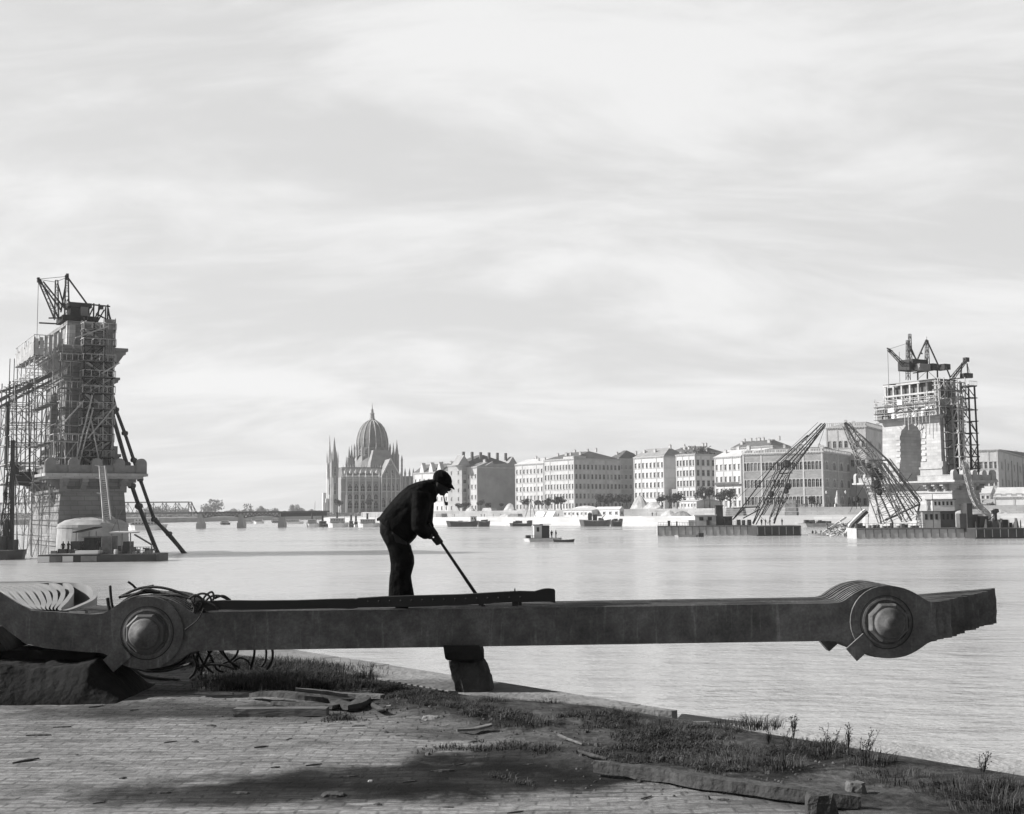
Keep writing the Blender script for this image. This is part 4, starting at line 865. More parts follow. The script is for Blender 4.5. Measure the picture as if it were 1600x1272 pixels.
b = Bld('apartment_house', 'large dark roofed apartment block rising behind the blank fire wall', M['plaster_g'], M['trim'], M['roof'], 718, 722, 806, 727, 130); b.L = 14
b.walls(5, 2, 10, 1.1, 2.2); b.roof(6.8, 6, 0, 4)
for k in range(6):
    m2 = MB(); y = -b.W*(k+.6)/6.4; m2.box((3, y-.8, b.H+4), (4, y+.8, b.H+8.6)); m2.build('chimney', M['roof'], b.t)
m2 = MB()
for yy in (-b.W*.03, -b.W*.93):
    m2 = MB(); m2.add([(-.8, yy-5, b.H), (-.8, yy+5, b.H), (-.8, yy, b.H+6.2), (6, yy-5, b.H), (6, yy+5, b.H), (6, yy, b.H+6.2)], [(0, 1, 2), (5, 4, 3), (0, 3, 4, 1), (1, 4, 5, 2), (2, 5, 3, 0)]); m2.build('dormer', M['firewall'], b.t)
b = Bld('apartment_house', 'narrow apartment house with a blank grey fire wall facing downstream', M['plaster'], M['trim'], M['roof_l'], 708, 746, 806, 730, 58)
b.walls(4, 7, 0, 1.1, 2.3, side_win=False); m2 = MB(); W_ = b.W
m2.add([(-.02, .0, 0), (-.02, -W_, 0), (-.02, -W_, b.H+3.5), (-.02, -W_*.42, b.H+2.0), (-.02, -W_*.40, b.H+3.8), (-.02, -W_*.2, b.H+.9), (-.02, 0, b.H)], [tuple(range(7))]); m2.v += [(x+.9, y, z) for x, y, z in m2.v]
m2.f += [tuple(range(13, 6, -1))]+[(i, (i+1) % 7, 7+(i+1) % 7, 7+i) for i in range(7)]; m2.mi += [0]*8; m2.build('fire_wall', M['firewall'], b.t); b.roof(3.2, 3, 2, 5, wfrac=.7)
b = Bld('apartment_house', 'plain pale five storey house between the fire wall and the big corner block', M['plaster'], M['trim'], M['roof_w'], 805, 850, None, 724, 58)
b.walls(5, 8, 0, 1.15, 2.3); b.roof(3, 3, 4, 6)
b = Bld('apartment_block', 'large corner apartment block with dark roof and shaded side of tall windows', M['plaster'], M['trim'], M['roof'], 850, 898, 970, 717, 57)
b.walls(5, 10, 12, 1.15, 2.6, arch=(4,)); b.roof(4.6, 7, 7, 7)
m2 = MB(); m2.box((-.3, -b.W*.24, b.H+.36), (.9, .2, b.H+1.6)); m2.box((-.3, -.9, b.H+.36), (9, .2, b.H+1.5)); m2.build('parapet', M['trim'], b.t)
b = Bld('apartment_house', 'apartment house set back between the corner block and the bombed terrace', M['plaster_g'], M['trim'], M['roof'], 950, 968, 1010, 717, 92)
b.walls(5, 3, 6, 1.1, 2.3); b.roof(5, 5, 2, 8)
b = Bld('apartment_house', 'pale five storey house beside the bombed gap in the terrace', M['plaster2'], M['trim'], M['roof_l'], 990, 1039, None, 713, 57)
b.walls(5, 8, 0, 1.15, 2.4); b.roof(4.5, 4, 3, 9)
b = Bld('ruined_house', 'bombed out house with open dark floors in the gap of the terrace', M['firewall'], M['firewall'], M['roof'], 1038, 1057, None, 764, 60, cat='ruin')
b.walls(2, 3, 0, 1.3, 2.4, cornice=False); m2 = MB(); H2 = b.F.at(1045, 712, -12).z; m2.box((0, -12.6, 0), (b.L, -12, H2-2)); 
for k in range(7): m2.box((b.L*k/7, -12.2, H2-2.1), (b.L*(k+.6)/7, -11.9, H2-2+rnd.uniform(.3, 2.6)))
m2.build('back_wall', M['roof'], b.t); m2 = MB()
for k in range(5): m2.box((rnd.uniform(0, 1), -12, 4.2*k+3), (b.L-rnd.uniform(.0, 3), -6+rnd.uniform(-3, 2), 4.2*k+3.3))
for k in range(6): x = rnd.uniform(0, b.L); m2.box((x, -9, 0), (x+.4, -8.6, H2*rnd.uniform(.4, .9)))
m2.build('broken_floor', M['plaster_g'], b.t)
b = Bld('ruined_house', 'burnt out corner house with collapsed charred roof timbers', M['plaster2'], M['trim'], M['roof'], 1056, 1088, 1118, 710, 57, cat='ruin')
b.walls(5, 6, 4, 1.25, 2.7); m2 = MB()
for k in range(46): 
    x = rnd.uniform(-.5, b.L); y = -rnd.uniform(0, b.W); a = rnd.uniform(0, 6.28); l_ = rnd.uniform(2, 5); z = b.H+.4
    m2.bar((x, y, z+rnd.uniform(0, 2)), (x+l_*math.cos(a), y+l_*math.sin(a)*.6, z+rnd.uniform(.8, 4.2)), .28)
k = 0
while k < b.W: m2.box((-.5, -k-.5, b.H+.36), (-.1, -k, b.H+1.2)); k += 1.3
m2.build('charred_rafters', M['roof'], b.t); b.roof(3.0, 3, 3, 11, over=-.5)
b = Bld('apartment_house', 'house behind the ruin with dark broken roof line', M['plaster_g'], M['trim'], M['roof'], 1040, 1085, 1130, 706, 84); b.L = 20
b.walls(5, 4, 5, 1.1, 2.2); b.roof(3.2, 4, 6, 12)
b = Bld('apartment_house', 'white classical house with ironwork balcony left of the arched palace', M['plaster2'], M['trim'], M['roof_w'], 1116, 1160, None, 713, 57)
b.walls(4, 6, 0, 1.1, 2.5, arch=(2,)); b.roof(3.4, 3, 3, 13); m2 = MB(); zz = b.H*.46; m2.box((.5, .02, zz), (b.L-.5, 1.3, zz+.2)); m2.box((.5, 1.2, zz+.2), (b.L-.5, 1.28, zz+1.1)); m2.build('balcony', M['steel_grey'], b.t)
b = Bld('apartment_house', 'row of roofs with many chimneys behind the white classical house', M['plaster2'], M['trim'], M['roof'], 1142, 1206, 1235, 697, 110)
b.walls(5, 9, 4, 1.1, 2.2); b.roof(3.6, 5, 9, 14)
b = Bld('palace', 'long renaissance palace with arched windows, balustrade and shaded end by the crane', M['palazzo'], M['palazzo_trim'], M['roof'], 1160, 1288, 1340, 706, 56)
b.walls(3, 21, 5, 1.5, 3.7, base=1.3, arch=(0, 1, 2)); m2 = MB(); H_ = b.H+.355
for (a0, a1, y0, y1) in ((-.4, b.L, .1, .4), (-.4, -.1, -b.W, .1)):
    m2.box((a0, y0, H_), (a1, y1, H_+.18)); m2.box((a0, y0, H_+1.25), (a1, y1, H_+1.45))
k = 0
while k < b.L: m2.box((k, .15, H_+.182), (k+(.9 if int(k/.75) % 7 == 0 else .28), .35, H_+1.248)); k += .75
k = 0
while k < b.W-.5: m2.box((-.35, -k-.3-(.5 if int(k/.75) % 7 == 0 else 0), H_+.182), (-.15, -k, H_+1.248)); k += .75
m2.build('balustrade', M['palazzo_trim'], b.t); b.roof(3.6, 7, 5, 15, over=-3)
b = Bld('government_building', 'tall pale building with balustrade rising behind the palace beside the right tower', M['plaster'], M['trim'], M['roof_l'], 1290, 1357, 1392, 667, 105)
b.walls(4, 7, 3, 1.5, 3.2, arch=(3,)); H_ = b.H+.355; m2 = MB()
for (a0, a1, y0, y1) in ((-.4, b.L, .1, .4), (-.4, -.1, -b.W, .1)): m2.box((a0, y0, H_), (a1, y1, H_+.3)); m2.box((a0, y0, H_+1.9), (a1, y1, H_+2.2))
k = 0
while k < b.L: m2.box((k, .15, H_+.302), (k+(1.3 if int(k) % 5 == 0 else .4), .35, H_+1.898)); k += 1
k = 0
while k < b.W-.6: m2.box((-.35, -k-.4, H_+.302), (-.15, -k, H_+1.898)); k += 1
m2.build('balustrade', M['trim'], b.t); b.roof(4, 8, 3, 16, over=-3)
b = Bld('government_building', 'broad building with dark roof and pilastered side at the right edge', M['plaster'], M['trim'], M['roof'], 1490, 1563, 1660, 703, 78)
b.walls(3, 9, 14, 1.2, 2.9); m2 = MB()
for k in range(13): y = -(k+1)*b.W/14; m2.box((-.5, y-.4, b.H*.34), (-.02, y+.4, b.H*.86))
m2.build('pilaster', M['trim'], b.t); b.roof(4.2, 4, 6, 17)
b = Bld('warehouse', 'low white warehouse with pale roof and small square windows at the right edge', M['plaster2'], M['trim'], M['roof_w'], 1552, 1668, None, 776, 34)
b.walls(1, 7, 0, 1.9, 1.4, base=3.2, strings=False); b.roof(3.8, 2, 0)
b = Bld('shed', 'small gabled shed with dark end wall beside the warehouse', M['firewall'], M['trim'], M['roof_l'], 1532, 1546, 1562, 788, 28); b.walls(1, 1, 1, .9, 1.1, strings=False, cornice=False); b.roof(2.2, gable=True, chim=0, z0=b.H)
b = Bld('cottage', 'little white cottage with pale roof between tower and warehouse', M['plaster2'], M['trim'], M['roof_w'], 1524, 1548, 1556, 771, 46); b.walls(2, 3, 1, .9, 1.3, strings=False, cornice=False); b.roof(3, gable=True, chim=0, z0=b.H)
b = Bld('hut', 'small white hut with low roof on the promenade before the ruin', M['plaster2'], M['trim'], M['roof_w'], 1063, 1089, None, 783, 33); b.walls(1, 5, 0, .7, 1.2, strings=False, cornice=False); b.roof(1.3, 1, 0, z0=b.H)
b = Bld('market_shed', 'long low white shed on the lower quay below the corner block', M['plaster2'], M['trim'], M['roof_w'], 880, 925, None, 797, 14, zb=ZQ); b.walls(1, 7, 0, 1.2, 1.0, strings=False, cornice=False); b.roof(1.1, 1, 0, z0=b.H)
b = Bld('market_shed', 'pale open shed with dark gable on the lower quay right of the long shed', M['plaster2'], M['trim'], M['roof_w'], 930, 968, 975, 796, 18, zb=ZQ); b.walls(1, 4, 1, 1.6, 1.2, strings=False, cornice=False); b.roof(1.4, gable=True, chim=0, z0=b.H)
# ------------------------------------------------------------------ parliament
M['goth'] = mat('gothic_limestone', .26, .9, .22, .15, .15, 2)
M['goth_l'] = mat('pale_gothic_tracery', .5, .9, .15, .3)
M['lead'] = mat('dull_dome_lead', .15, .8, .25, .3)
pc = P(578, 798, 850); FP = Frame(pc.x, pc.y, R(20), ZU)
par = thing('parliament', 'gothic parliament with ribbed dome, spire and pinnacled towers on the far bank', 'parliament', (pc.x, pc.y, ZU), R(20))
def A(px, py, y=0.0): return FP.at(px, py, y)
def pbox(name, x0, x1, yt, yn, yf, m=None, zb=0.0, capm=None):
    a = A(x0, yt, yn); c = A(x1, yt, yn); mb = MB(); mb.box((a.x, yn, zb), (c.x, yf, a.z)); return mb.build(name, m or M['goth'], par), a.x, c.x, a.z
_, X0, X1, ZW = pbox('wall', 533, 626, 746, 0, 40)
pbox('wall', 596, 626, 746.5, -3, -.01)
pbox('wing_wall', 626, 648, 744, 45, 90, M['firewall']); pbox('river_front_wall', 505, 533, 770, 30, 34, M['goth_l'])
mb = MB(); a = A(535, 746, 0); c = A(596, 746, 0); rz_ = A(560, 730, 10).z
mb.add([(a.x, -.3, ZW), (c.x+8, -.3, ZW), (c.x+8, 10, rz_), (a.x+1.5, 10, rz_), (a.x, 40, ZW), (c.x+8, 40, ZW), (c.x+8, 30, rz_), (a.x+1.5, 30, rz_)], [(0, 1, 2, 3), (3, 2, 6, 7), (0, 3, 7, 4), (4, 7, 6, 5), (1, 5, 6, 2)])
mb.build('roof', M['lead'], par)
mb = MB(); g0, g1 = A(596, 746, -3).x, A(626, 746, -3).x; gp = A(610, 717, -3); gm = gp.x
mb.add([(g0, -3, ZW), (g1, -3, ZW), (gm, -3, gp.z), (g0, 30, ZW), (g1, 30, ZW), (gm, 30, gp.z)], [(0, 1, 2), (5, 4, 3), (0, 2, 5, 3), (1, 4, 5, 2), (0, 3, 4, 1)]); mb.build('gable', M['goth'], par)
mb = MB(); mb.bar((g0-.2, -3.3, ZW), (gm, -3.3, gp.z+.3), .7); mb.bar((g1+.2, -3.3, ZW), (gm, -3.3, gp.z+.3), .7)
for ang in range(14): mb.bar((gm+1.6*math.cos(ang*.4488), -3.2, gp.z*.86+ZW*.14+1.6*math.sin(ang*.4488)-1), (gm+1.6*math.cos((ang+1)*.4488), -3.2, gp.z*.86+ZW*.14+1.6*math.sin((ang+1)*.4488)-1), .35)
mb.build('gable_tracery', M['goth_l'], par)
# big roof under the dome
t0 = A(577, 729, 12); t1 = A(617, 729, 12); u0 = A(584, 703, 14); u1 = A(609, 703, 14)
mb = MB(); mb.hexa([(t0.x, 12, t0.z-2), (t1.x, 12, t0.z-2), (t1.x, 36, t0.z-2), (t0.x, 36, t0.z-2)], [(u0.x, 15, u0.z), (u1.x, 15, u0.z), (u1.x, 32, u0.z), (u0.x, 32, u0.z)]); mb.build('roof', M['roof_l'], par)
def gwin(x, y, z, w, h, rot=0.0):
    mb = MB(); n = 6; pts = [(-w/2, 0), (w/2, 0), (w/2, h-w*.8)]+[(w/2*math.cos(math.pi*k/(2*n)) if False else w/2*(1-(k/n)**1.5), h-w*.8+w*.8*math.sin(math.pi/2*k/n)) for k in range(1, n+1)]
    pts += [(-q[0], q[1]) for q in pts[:1:-1][1:]]
    mb.add([(px_, -.03, pz) for px_, pz in pts]+[(px_, -.4, pz) for px_, pz in pts], [tuple(range(len(pts)))]); k = len(pts); mb.f = [tuple(range(len(pts)))]; mb.cur = 1
    for i in range(k):
        p, q = pts[i], pts[(i+1) % k]; mb.bar((p[0], -.15, p[1]), (q[0], -.15, q[1]), .22)
    mb.bar((0, -.12, 0), (0, -.12, h*.7), .16); mb.bar((-w/2, -.12, h*.66), (0, -.12, h*.85), .14); mb.bar((w/2, -.12, h*.66), (0, -.12, h*.85), .14); mb.bar((-w/2, -.12, h*.36), (w/2, -.12, h*.36), .2)
    o = mb.build('gothic_window', [M['glass'], M['goth_l']], par); o.location = (x, y, z); o.rotation_euler.z = rot
bays = [541.5, 551.5, 561.5, 571.5, 582, 592.5]
for i, px in enumerate(bays):
    c = A(px+4.6 if i < 5 else px+3, 760, -.1); 
    if i < 5:
        for (yt, yb) in ((756, 768), (771, 780), (782, 795)): zt_, zb_ = A(px, yt, 0).z, A(px, yb, 0).z; gwin(c.x+.3, -.05, zb_, 3.1, zt_-zb_)
    bx = A(px, 760, -1).x; mb = MB(); mb.box((bx-.55, -1.9, 0), (bx+.55, -.01, ZW*.5)); mb.box((bx-.45, -1.4, ZW*.5), (bx+.45, -.01, ZW+.6)); mb.lathe([(.5, 0), (.05, 3.4)], (bx, -.9, ZW+.6), 4); mb.build('buttress', M['goth_l'], par)
for px in (601, 607, 613.5, 620): 
    for (yt, yb, w) in ((755, 767, 2.0),): gwin(A(px, 760, -3.1).x, -3.06, A(px, yb, -3).z, w, A(px, yt, -3).z-A(px, yb, -3).z)
for px in (604, 613): gwin(A(px, 740, -3.1).x, -3.06, A(px, 744, -3).z, 1.9, 4.6)
for px in (599, 611, 623):
    gwin(A(px, 785, -3.1).x, -3.06, A(px, 793, -3).z, 3.2, 7)
for yt in (748, 769): 
    mb = MB(); z = A(560, yt, 0).z; mb.box((X0, -.5, z), (g0-.05, -.02, z+.5)); mb.box((g0, -3.5, z), (g1, -3.02, z+.5)); mb.build('string_course', M['goth_l'], par)
mb = MB(); k = X0
while k < g0: mb.box((k, -.35, ZW+.01), (k+.5, -.05, ZW+1.4)); k += 1.0
mb.box((X0, -.4, ZW+1.402), (g0-.1, -.02, ZW+1.7)); mb.build('parapet', M['goth_l'], par)
for i in range(5):
    bx = (A(bays[i], 760, -1).x+A(bays[i+1], 760, -1).x)/2
    for dx in (-2.3, 2.3): mb = MB(); mb.box((bx+dx-.16, -.45, 0), (bx+dx+.16, -.01, ZW-.6)); mb.lathe([(.2, 0), (.02, 1.8)], (bx+dx, -.3, ZW+1.4), 4); mb.build('pilaster', M['goth_l'], par)
    for dx in (-1.6, -.5, .6, 1.7): gwin(bx+dx, -.05, ZW-2.6, .7, 1.7)
for k in range(7): c = A(540+k*8.2, 738, 3); mb = MB(); mb.box((c.x-.7, 2.4, c.z-1), (c.x+.7, 6.5, c.z+.6)); mb.lathe([(1.0, 0), (.05, 1.9)], (c.x, 3.4, c.z+.6), 4, math.pi/4); mb.build('dormer', M['goth_l'], par)
for px in (596, 604, 611.5, 618, 625.5): c = A(px, 760, -3); mb = MB(); mb.box((c.x-.35, -3.9, 0), (c.x+.35, -3.01, ZW)); mb.lathe([(.5, 0), (.3, 2), (.04, 4.2)], (c.x, -3.5, ZW), 4); mb.build('buttress', M['goth_l'], par)
for px, ya in ((536, 741), (534, 745), (628, 720), (633, 741), (640, 741), (646, 741)): c = A(px, ya, 20); mb = MB(); mb.lathe([(.8, ZW*.5), (.7, c.z), (.9, c.z+.1), (.05, c.z+4.5)], (c.x, 20, 0), 6); mb.build('pinnacle', M['goth_l'], par)
# dome
dc = A(581.5, 705, 34); S_ = A(606, 705, 34).x-dc.x; zf = lambda py: A(580, py, 34).z
mb = MB(); mb.lathe([(S_*1.45, 0), (S_*1.45, zf(738)), (S_*1.2, zf(722)), (S_*1.03, zf(712)), (S_*1.03, zf(700))], (dc.x, 34, 0), 16); mb.build('drum', M['goth'], par)
prof = [(1.0, 702), (1.0, 694), (.97, 686), (.88, 677), (.74, 669), (.56, 663), (.36, 659), (.22, 657)]
mb = MB(); mb.lathe([(S_*r, zf(y)) for r, y in prof], (dc.x, 34, 0), 16); mb.build('dome', M['lead'], par)
for k in range(16):
    an = 2*math.pi*(k+.0)/16; mb = MB(); pts = [(dc.x+(S_*r+.15)*math.cos(an), 34+(S_*r+.15)*math.sin(an), zf(y)) for r, y in prof]; mb.tube(pts, .28, 5); mb.build('rib', M['goth_l'], par)
    mb = MB(); px_, py_ = dc.x+S_*1.13*math.cos(an), 34+S_*1.13*math.sin(an); mb.lathe([(.7, zf(722)), (.6, zf(702)), (.75, zf(701.8)), (.05, zf(693))], (px_, py_, 0), 6); mb.build('pinnacle', M['goth'], par)
    if math.sin(an+.2) < .3: 
        wo = None; a2 = an+math.pi/16; x2, y2 = dc.x+S_*1.04*math.cos(a2), 34+S_*1.04*math.sin(a2); gwin(x2, y2, zf(711), 1.7, zf(703)-zf(711), a2+math.pi/2)
mb = MB(); mb.lathe([(S_*.24, zf(657.5)), (S_*.2, zf(655)), (S_*.16, zf(654)), (S_*.13, zf(647)), (S_*.17, zf(646.5)), (S_*.09, zf(645)), (S_*.075, zf(640)), (.32, zf(638)), (.25, zf(634)), (.05, zf(629.5))], (dc.x, 34, 0), 8); mb.build('lantern_spire', M['goth'], par)
def gtower(px, ybase, ytop, ytip, w, y, m=None):
    c = A(px, ybase, y); z1, z2, zt = 0, A(px, ytop, y).z, A(px, ytip, y).z; mb = MB(); n = 6
    mb.lathe([(w, 0), (w*.95, z2), (w*1.12, z2+.1), (w*1.1, z2+.9), (w*.72, z2+1), (w*.62, z2+(zt-z2)*.3), (w*.36, z2+(zt-z2)*.55), (.08, zt)], (c.x, y, 0), 8, math.pi/8); mb.build('tower', m or M['goth'], par)
    for k in range(4):
        an = math.pi/4+math.pi/2*k; mb = MB(); mb.lathe([(w*.16, z2*.7), (w*.16, z2+2), (.04, z2+(zt-z2)*.45)], (c.x+w*1.05*math.cos(an), y+w*1.05*math.sin(an), 0), 5); mb.build('pinnacle', M['goth_l'], par)
    hh = (zt-z2)*.16; gwin(c.x, y-w*.98, z2*.72, w*.55, z2*.2); gwin(c.x, y-w*.98, z2*.35, w*.6, z2*.24)
gtower(522, 795, 722, 683, 2.9, -2); gtower(514.5, 795, 726, 680, 2.3, 22, M['goth_l'])
for px, a, b_, w in ((541, 735, 712, 1.2), (545.5, 716, 697, 1.3), (549.5, 716, 694, 1.2), (614.5, 712, 691, 1.5), (620, 712, 687, 1.7), (619, 740, 712, 1.6), (553, 722, 708, .8), (598, 726, 712, .8)): 
    c = A(px, a, 16); mb = MB(); mb.lathe([(w, ZW*.6), (w, c.z), (w*1.25, c.z+.2), (w*.8, c.z+.8), (.06, A(px, b_, 16).z)], (c.x, 16, 0), 8); mb.build('turret', M['goth'], par)
for k in range(16):
    px = 536+k*3.9; c = A(px, 731, 10); mb = MB(); mb.lathe([(.3, 0), (.04, 2.2)], (c.x, 10, rz_), 4); mb.build('roof_crest', M['goth_l'], par)
mb = MB()
for k in range(5): a = A(506+k*4.5, 795, 20); mb.box((a.x-.8, 19, 0), (a.x+.8, 21, A(506, 785-k*6, 20).z))
mb.build('stepped_porch', M['goth_l'], par)
# ------------------------------------------------------------------ trees
def tree_meshes(seed, r, h, flat=.75, n=520, leaf=.42, fol=None):
    rr = random.Random(seed); cl = [(rr.gauss(0, r*.42), rr.gauss(0, r*.42), h-r*flat*.9+rr.gauss(0, r*flat*.38), rr.uniform(.42, .66)*r) for _ in range(9)]; mb = MB()
    for k in range(n):
        c = cl[rr.randrange(len(cl))]; v = Vector((rr.gauss(0, 1), rr.gauss(0, 1), rr.gauss(0, 1))).normalized()*c[3]*rr.uniform(.5, 1.05); p = Vector(c[:3])+Vector((v.x, v.y, v.z*.8)); a = Vector((rr.gauss(0, 1), rr.gauss(0, 1), rr.gauss(0, 1))).normalized(); b_ = a.orthogonal().normalized(); c2 = a.cross(b_); s_ = leaf*rr.uniform(.6, 1.4)
        mb.add([p-b_*s_, p-c2*s_*.6, p+b_*s_, p+c2*s_*.6], [(0, 1, 2, 3)])
    tk = MB(); top = Vector((0, 0, h-r*flat*1.3)); tk.tube([(0, 0, 0), (.05, 0, top.z*.5), top], [.09*r+.08, .06*r+.06, .05*r+.04], 7)
    for c in cl[:6]: tk.tube([top, Vector(c[:3])], [.12, .05], 5)
    return mb, tk
protos = []
def tree(px, py_base, r, h, Y, lab, grp, seed, z=ZU, fol='foliage', flat=.75):
    x = ray(px, 800).x/ray(px, 800).y*Y
    key = seed % 4
    t = thing('tree', lab, 'tree', (x, Y, z), 0, grp); mb, tk = tree_meshes(seed, r, h, flat, 620, .085*r+.16); mb.build('crown', M[fol], t); tk.build('trunk', M['bark'], t)
st = [(822, 2.4, 6.0, 'before the plain pale house, left one'), (842, 2.2, 5.6, 'at the left of the row before the big corner block'), (855, 2.8, 6.6, 'second in the row before the big corner block'), (867, 2.6, 6.8, 'third in the row before the big corner block'), (877, 2.8, 7.0, 'right end of the row before the block\'s lit front'),
      (935, 2.9, 7.4, 'left one before the shaded side of the corner block'), (946, 2.8, 7.0, 'second before the shaded side of the corner block'), (957, 2.6, 6.6, 'third before the shaded side of the corner block'), (968, 2.8, 7.0, 'fourth before the shaded side of the corner block'), (979, 2.6, 6.6, 'in front of the set back house'),
      (1034, 2.6, 6.8, 'in front of the pale house beside the bombed gap'), (1049, 2.0, 5.6, 'small one in front of the bombed gap'), (1058, 3.0, 7.4, 'left of the white hut'), (1097, 3.4, 9.5, 'behind the right end of the white hut'), (1109, 3.2, 9.5, 'before the burnt out corner house'), (1126, 2.6, 7.2, 'left one before the white classical house'), (1141, 3.2, 8.4, 'broad one before the white classical house'), (1268, 1.6, 4.0, 'low one at the foot of the palace'),
      (718, 2.2, 5.0, 'left one before the narrow house with fire wall'), (728, 2.2, 5.2, 'right one before the narrow house with fire wall'), (750, 2.2, 6.0, 'at the left foot of the blank fire wall'), (763, 1.8, 4.6, 'at the middle of the blank fire wall'), (783, 1.4, 4.2, 'small one at the right of the blank fire wall'), (577, 2.6, 9, 'before the middle bays of the parliament'), (606, 3.6, 12, 'before the gabled bay of the parliament'), (531, 3.2, 9, 'between parliament tower and its nave')]
for i, (px, r, h, l) in enumerate(st):
    p = (bank_at(px, 40) or [Vector((0, 815))])[0]; tree(px, 797, r, h, p.y, 'small promenade tree '+l, 'trees along the far promenade', 40+i)
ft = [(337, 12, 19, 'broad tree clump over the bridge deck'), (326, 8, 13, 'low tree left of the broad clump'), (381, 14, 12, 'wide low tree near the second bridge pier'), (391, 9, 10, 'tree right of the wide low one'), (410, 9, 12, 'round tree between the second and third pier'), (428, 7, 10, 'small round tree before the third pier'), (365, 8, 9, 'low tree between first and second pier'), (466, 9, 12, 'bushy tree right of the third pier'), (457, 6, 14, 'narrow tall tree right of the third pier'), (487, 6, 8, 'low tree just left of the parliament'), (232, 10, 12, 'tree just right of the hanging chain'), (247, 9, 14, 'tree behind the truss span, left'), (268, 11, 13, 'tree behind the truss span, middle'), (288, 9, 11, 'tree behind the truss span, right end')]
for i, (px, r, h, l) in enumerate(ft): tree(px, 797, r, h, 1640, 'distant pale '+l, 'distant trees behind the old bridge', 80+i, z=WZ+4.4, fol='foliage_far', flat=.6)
rr = random.Random(3); mb = MB()
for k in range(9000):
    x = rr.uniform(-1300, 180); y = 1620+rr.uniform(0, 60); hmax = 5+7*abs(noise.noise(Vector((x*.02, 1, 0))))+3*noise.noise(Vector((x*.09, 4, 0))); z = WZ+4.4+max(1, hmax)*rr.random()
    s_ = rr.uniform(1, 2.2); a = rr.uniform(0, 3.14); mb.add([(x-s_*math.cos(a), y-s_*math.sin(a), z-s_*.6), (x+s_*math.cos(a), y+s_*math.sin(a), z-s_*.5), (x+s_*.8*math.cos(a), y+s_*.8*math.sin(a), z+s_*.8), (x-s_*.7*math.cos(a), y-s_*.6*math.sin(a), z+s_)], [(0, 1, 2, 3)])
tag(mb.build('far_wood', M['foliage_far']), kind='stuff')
# ------------------------------------------------------------------ the temporary bridge upstream
br = thing('girder_bridge', 'low temporary girder bridge on three pale piers beyond the river boats', 'bridge', (-200, 640, WZ))
def dline(px): return 640+(px-505)*.16*.9
def BP(px, py): Y = dline(px); return P(px, py, Y)
M['pier'] = mat('pale_bridge_pier', .5, .9, .15, .1)
for px in (314, 377.5, 441):
    Y = dline(px); zb_ = WZ-.5; zt_ = P(px, 803.5, Y).z; c = P(px, 803, Y); mb = MB(); w0, w1 = 5.0*Y/FPX, 2.8*Y/FPX
    mb.hexa([(c.x-w0, Y-3, zb_), (c.x+w0, Y-3, zb_), (c.x+w0, Y+4, zb_), (c.x-w0, Y+4, zb_)], [(c.x-w0, Y-3, WZ+2.6), (c.x+w0, Y-3, WZ+2.6), (c.x+w0, Y+4, WZ+2.6), (c.x-w0, Y+4, WZ+2.6)]); mb.hexa([(c.x-w0*.85, Y-2.6, WZ+2.6), (c.x+w0*.85, Y-2.6, WZ+2.6), (c.x+w0*.85, Y+3.6, WZ+2.6), (c.x-w0*.85, Y+3.6, WZ+2.6)], [(c.x-w1, Y-2, zt_), (c.x+w1, Y-2, zt_), (c.x+w1, Y+3, zt_), (c.x-w1, Y+3, zt_)])
    wmb(mb, br).build('pier', M['pier'], br)
mb = MB(); a = BP(300, 801.6); c = BP(512, 799.2); mb.bar(a, c, 7, .8); wmb(mb, br).build('deck', M['steel_grey'], br)
mb = MB(); a = BP(441, 804); c = BP(512, 802.6); mb.bar(a+Vector((0, -3.3, 0)), c+Vector((0, -3.3, 0)), .6, 2.2); wmb(mb, br).build('plate_girder', M['hull_dark'], br)
mb = MB()
for k in range(22):
    p0 = BP(316+k*5.7, 801.5); sag = (803.5+4.2*abs(((k % 11)/11)-.5)*2); p1 = BP(316+(k+.5)*5.7, sag+1); p2 = BP(316+(k+1)*5.7, 801.4); mb.bar(p0, p1, .35); mb.bar(p1, p2, .35)
    if k < 21: mb.bar(p1, BP(316+(k+1.5)*5.7, (803.5+4.2*abs((((k+1) % 11)/11)-.5)*2)+1), .4)
wmb(mb, br).build('under_truss', M['steel_grey'], br)
mb = MB(); up = Vector((0, -3, 0))
for sy in (-3, 3):
    o_ = Vector((0, sy, 0)); 
    mb.bar(BP(-30, 786.5)+o_, BP(297, 784.5)+o_, .5); mb.bar(BP(-30, 804.5)+o_, BP(302, 801.5)+o_, .8); mb.bar(BP(297, 784.5)+o_, BP(303, 801)+o_, .4)
    for k in range(17): x = -23+k*20; mb.bar(BP(x, 786)+o_, BP(x, 804)+o_, .3); mb.bar(BP(x, 786)+o_, BP(x+10, 803.5)+o_, .22); mb.bar(BP(x+10, 803.5)+o_, BP(min(x+20, 297), 785.5)+o_, .22)
wmb(mb, br).build('truss_span', mat('pale_truss_paint', .22, .8, .2, .1), br)
mb = MB(); pts = [BP(225+k*8, 806-4.5*math.sin(math.pi*(k+3)/14)) for k in range(10)]; mb.tube(pts, .5, 5); wmb(mb, br).build('arch_rib', M['pier'], br)
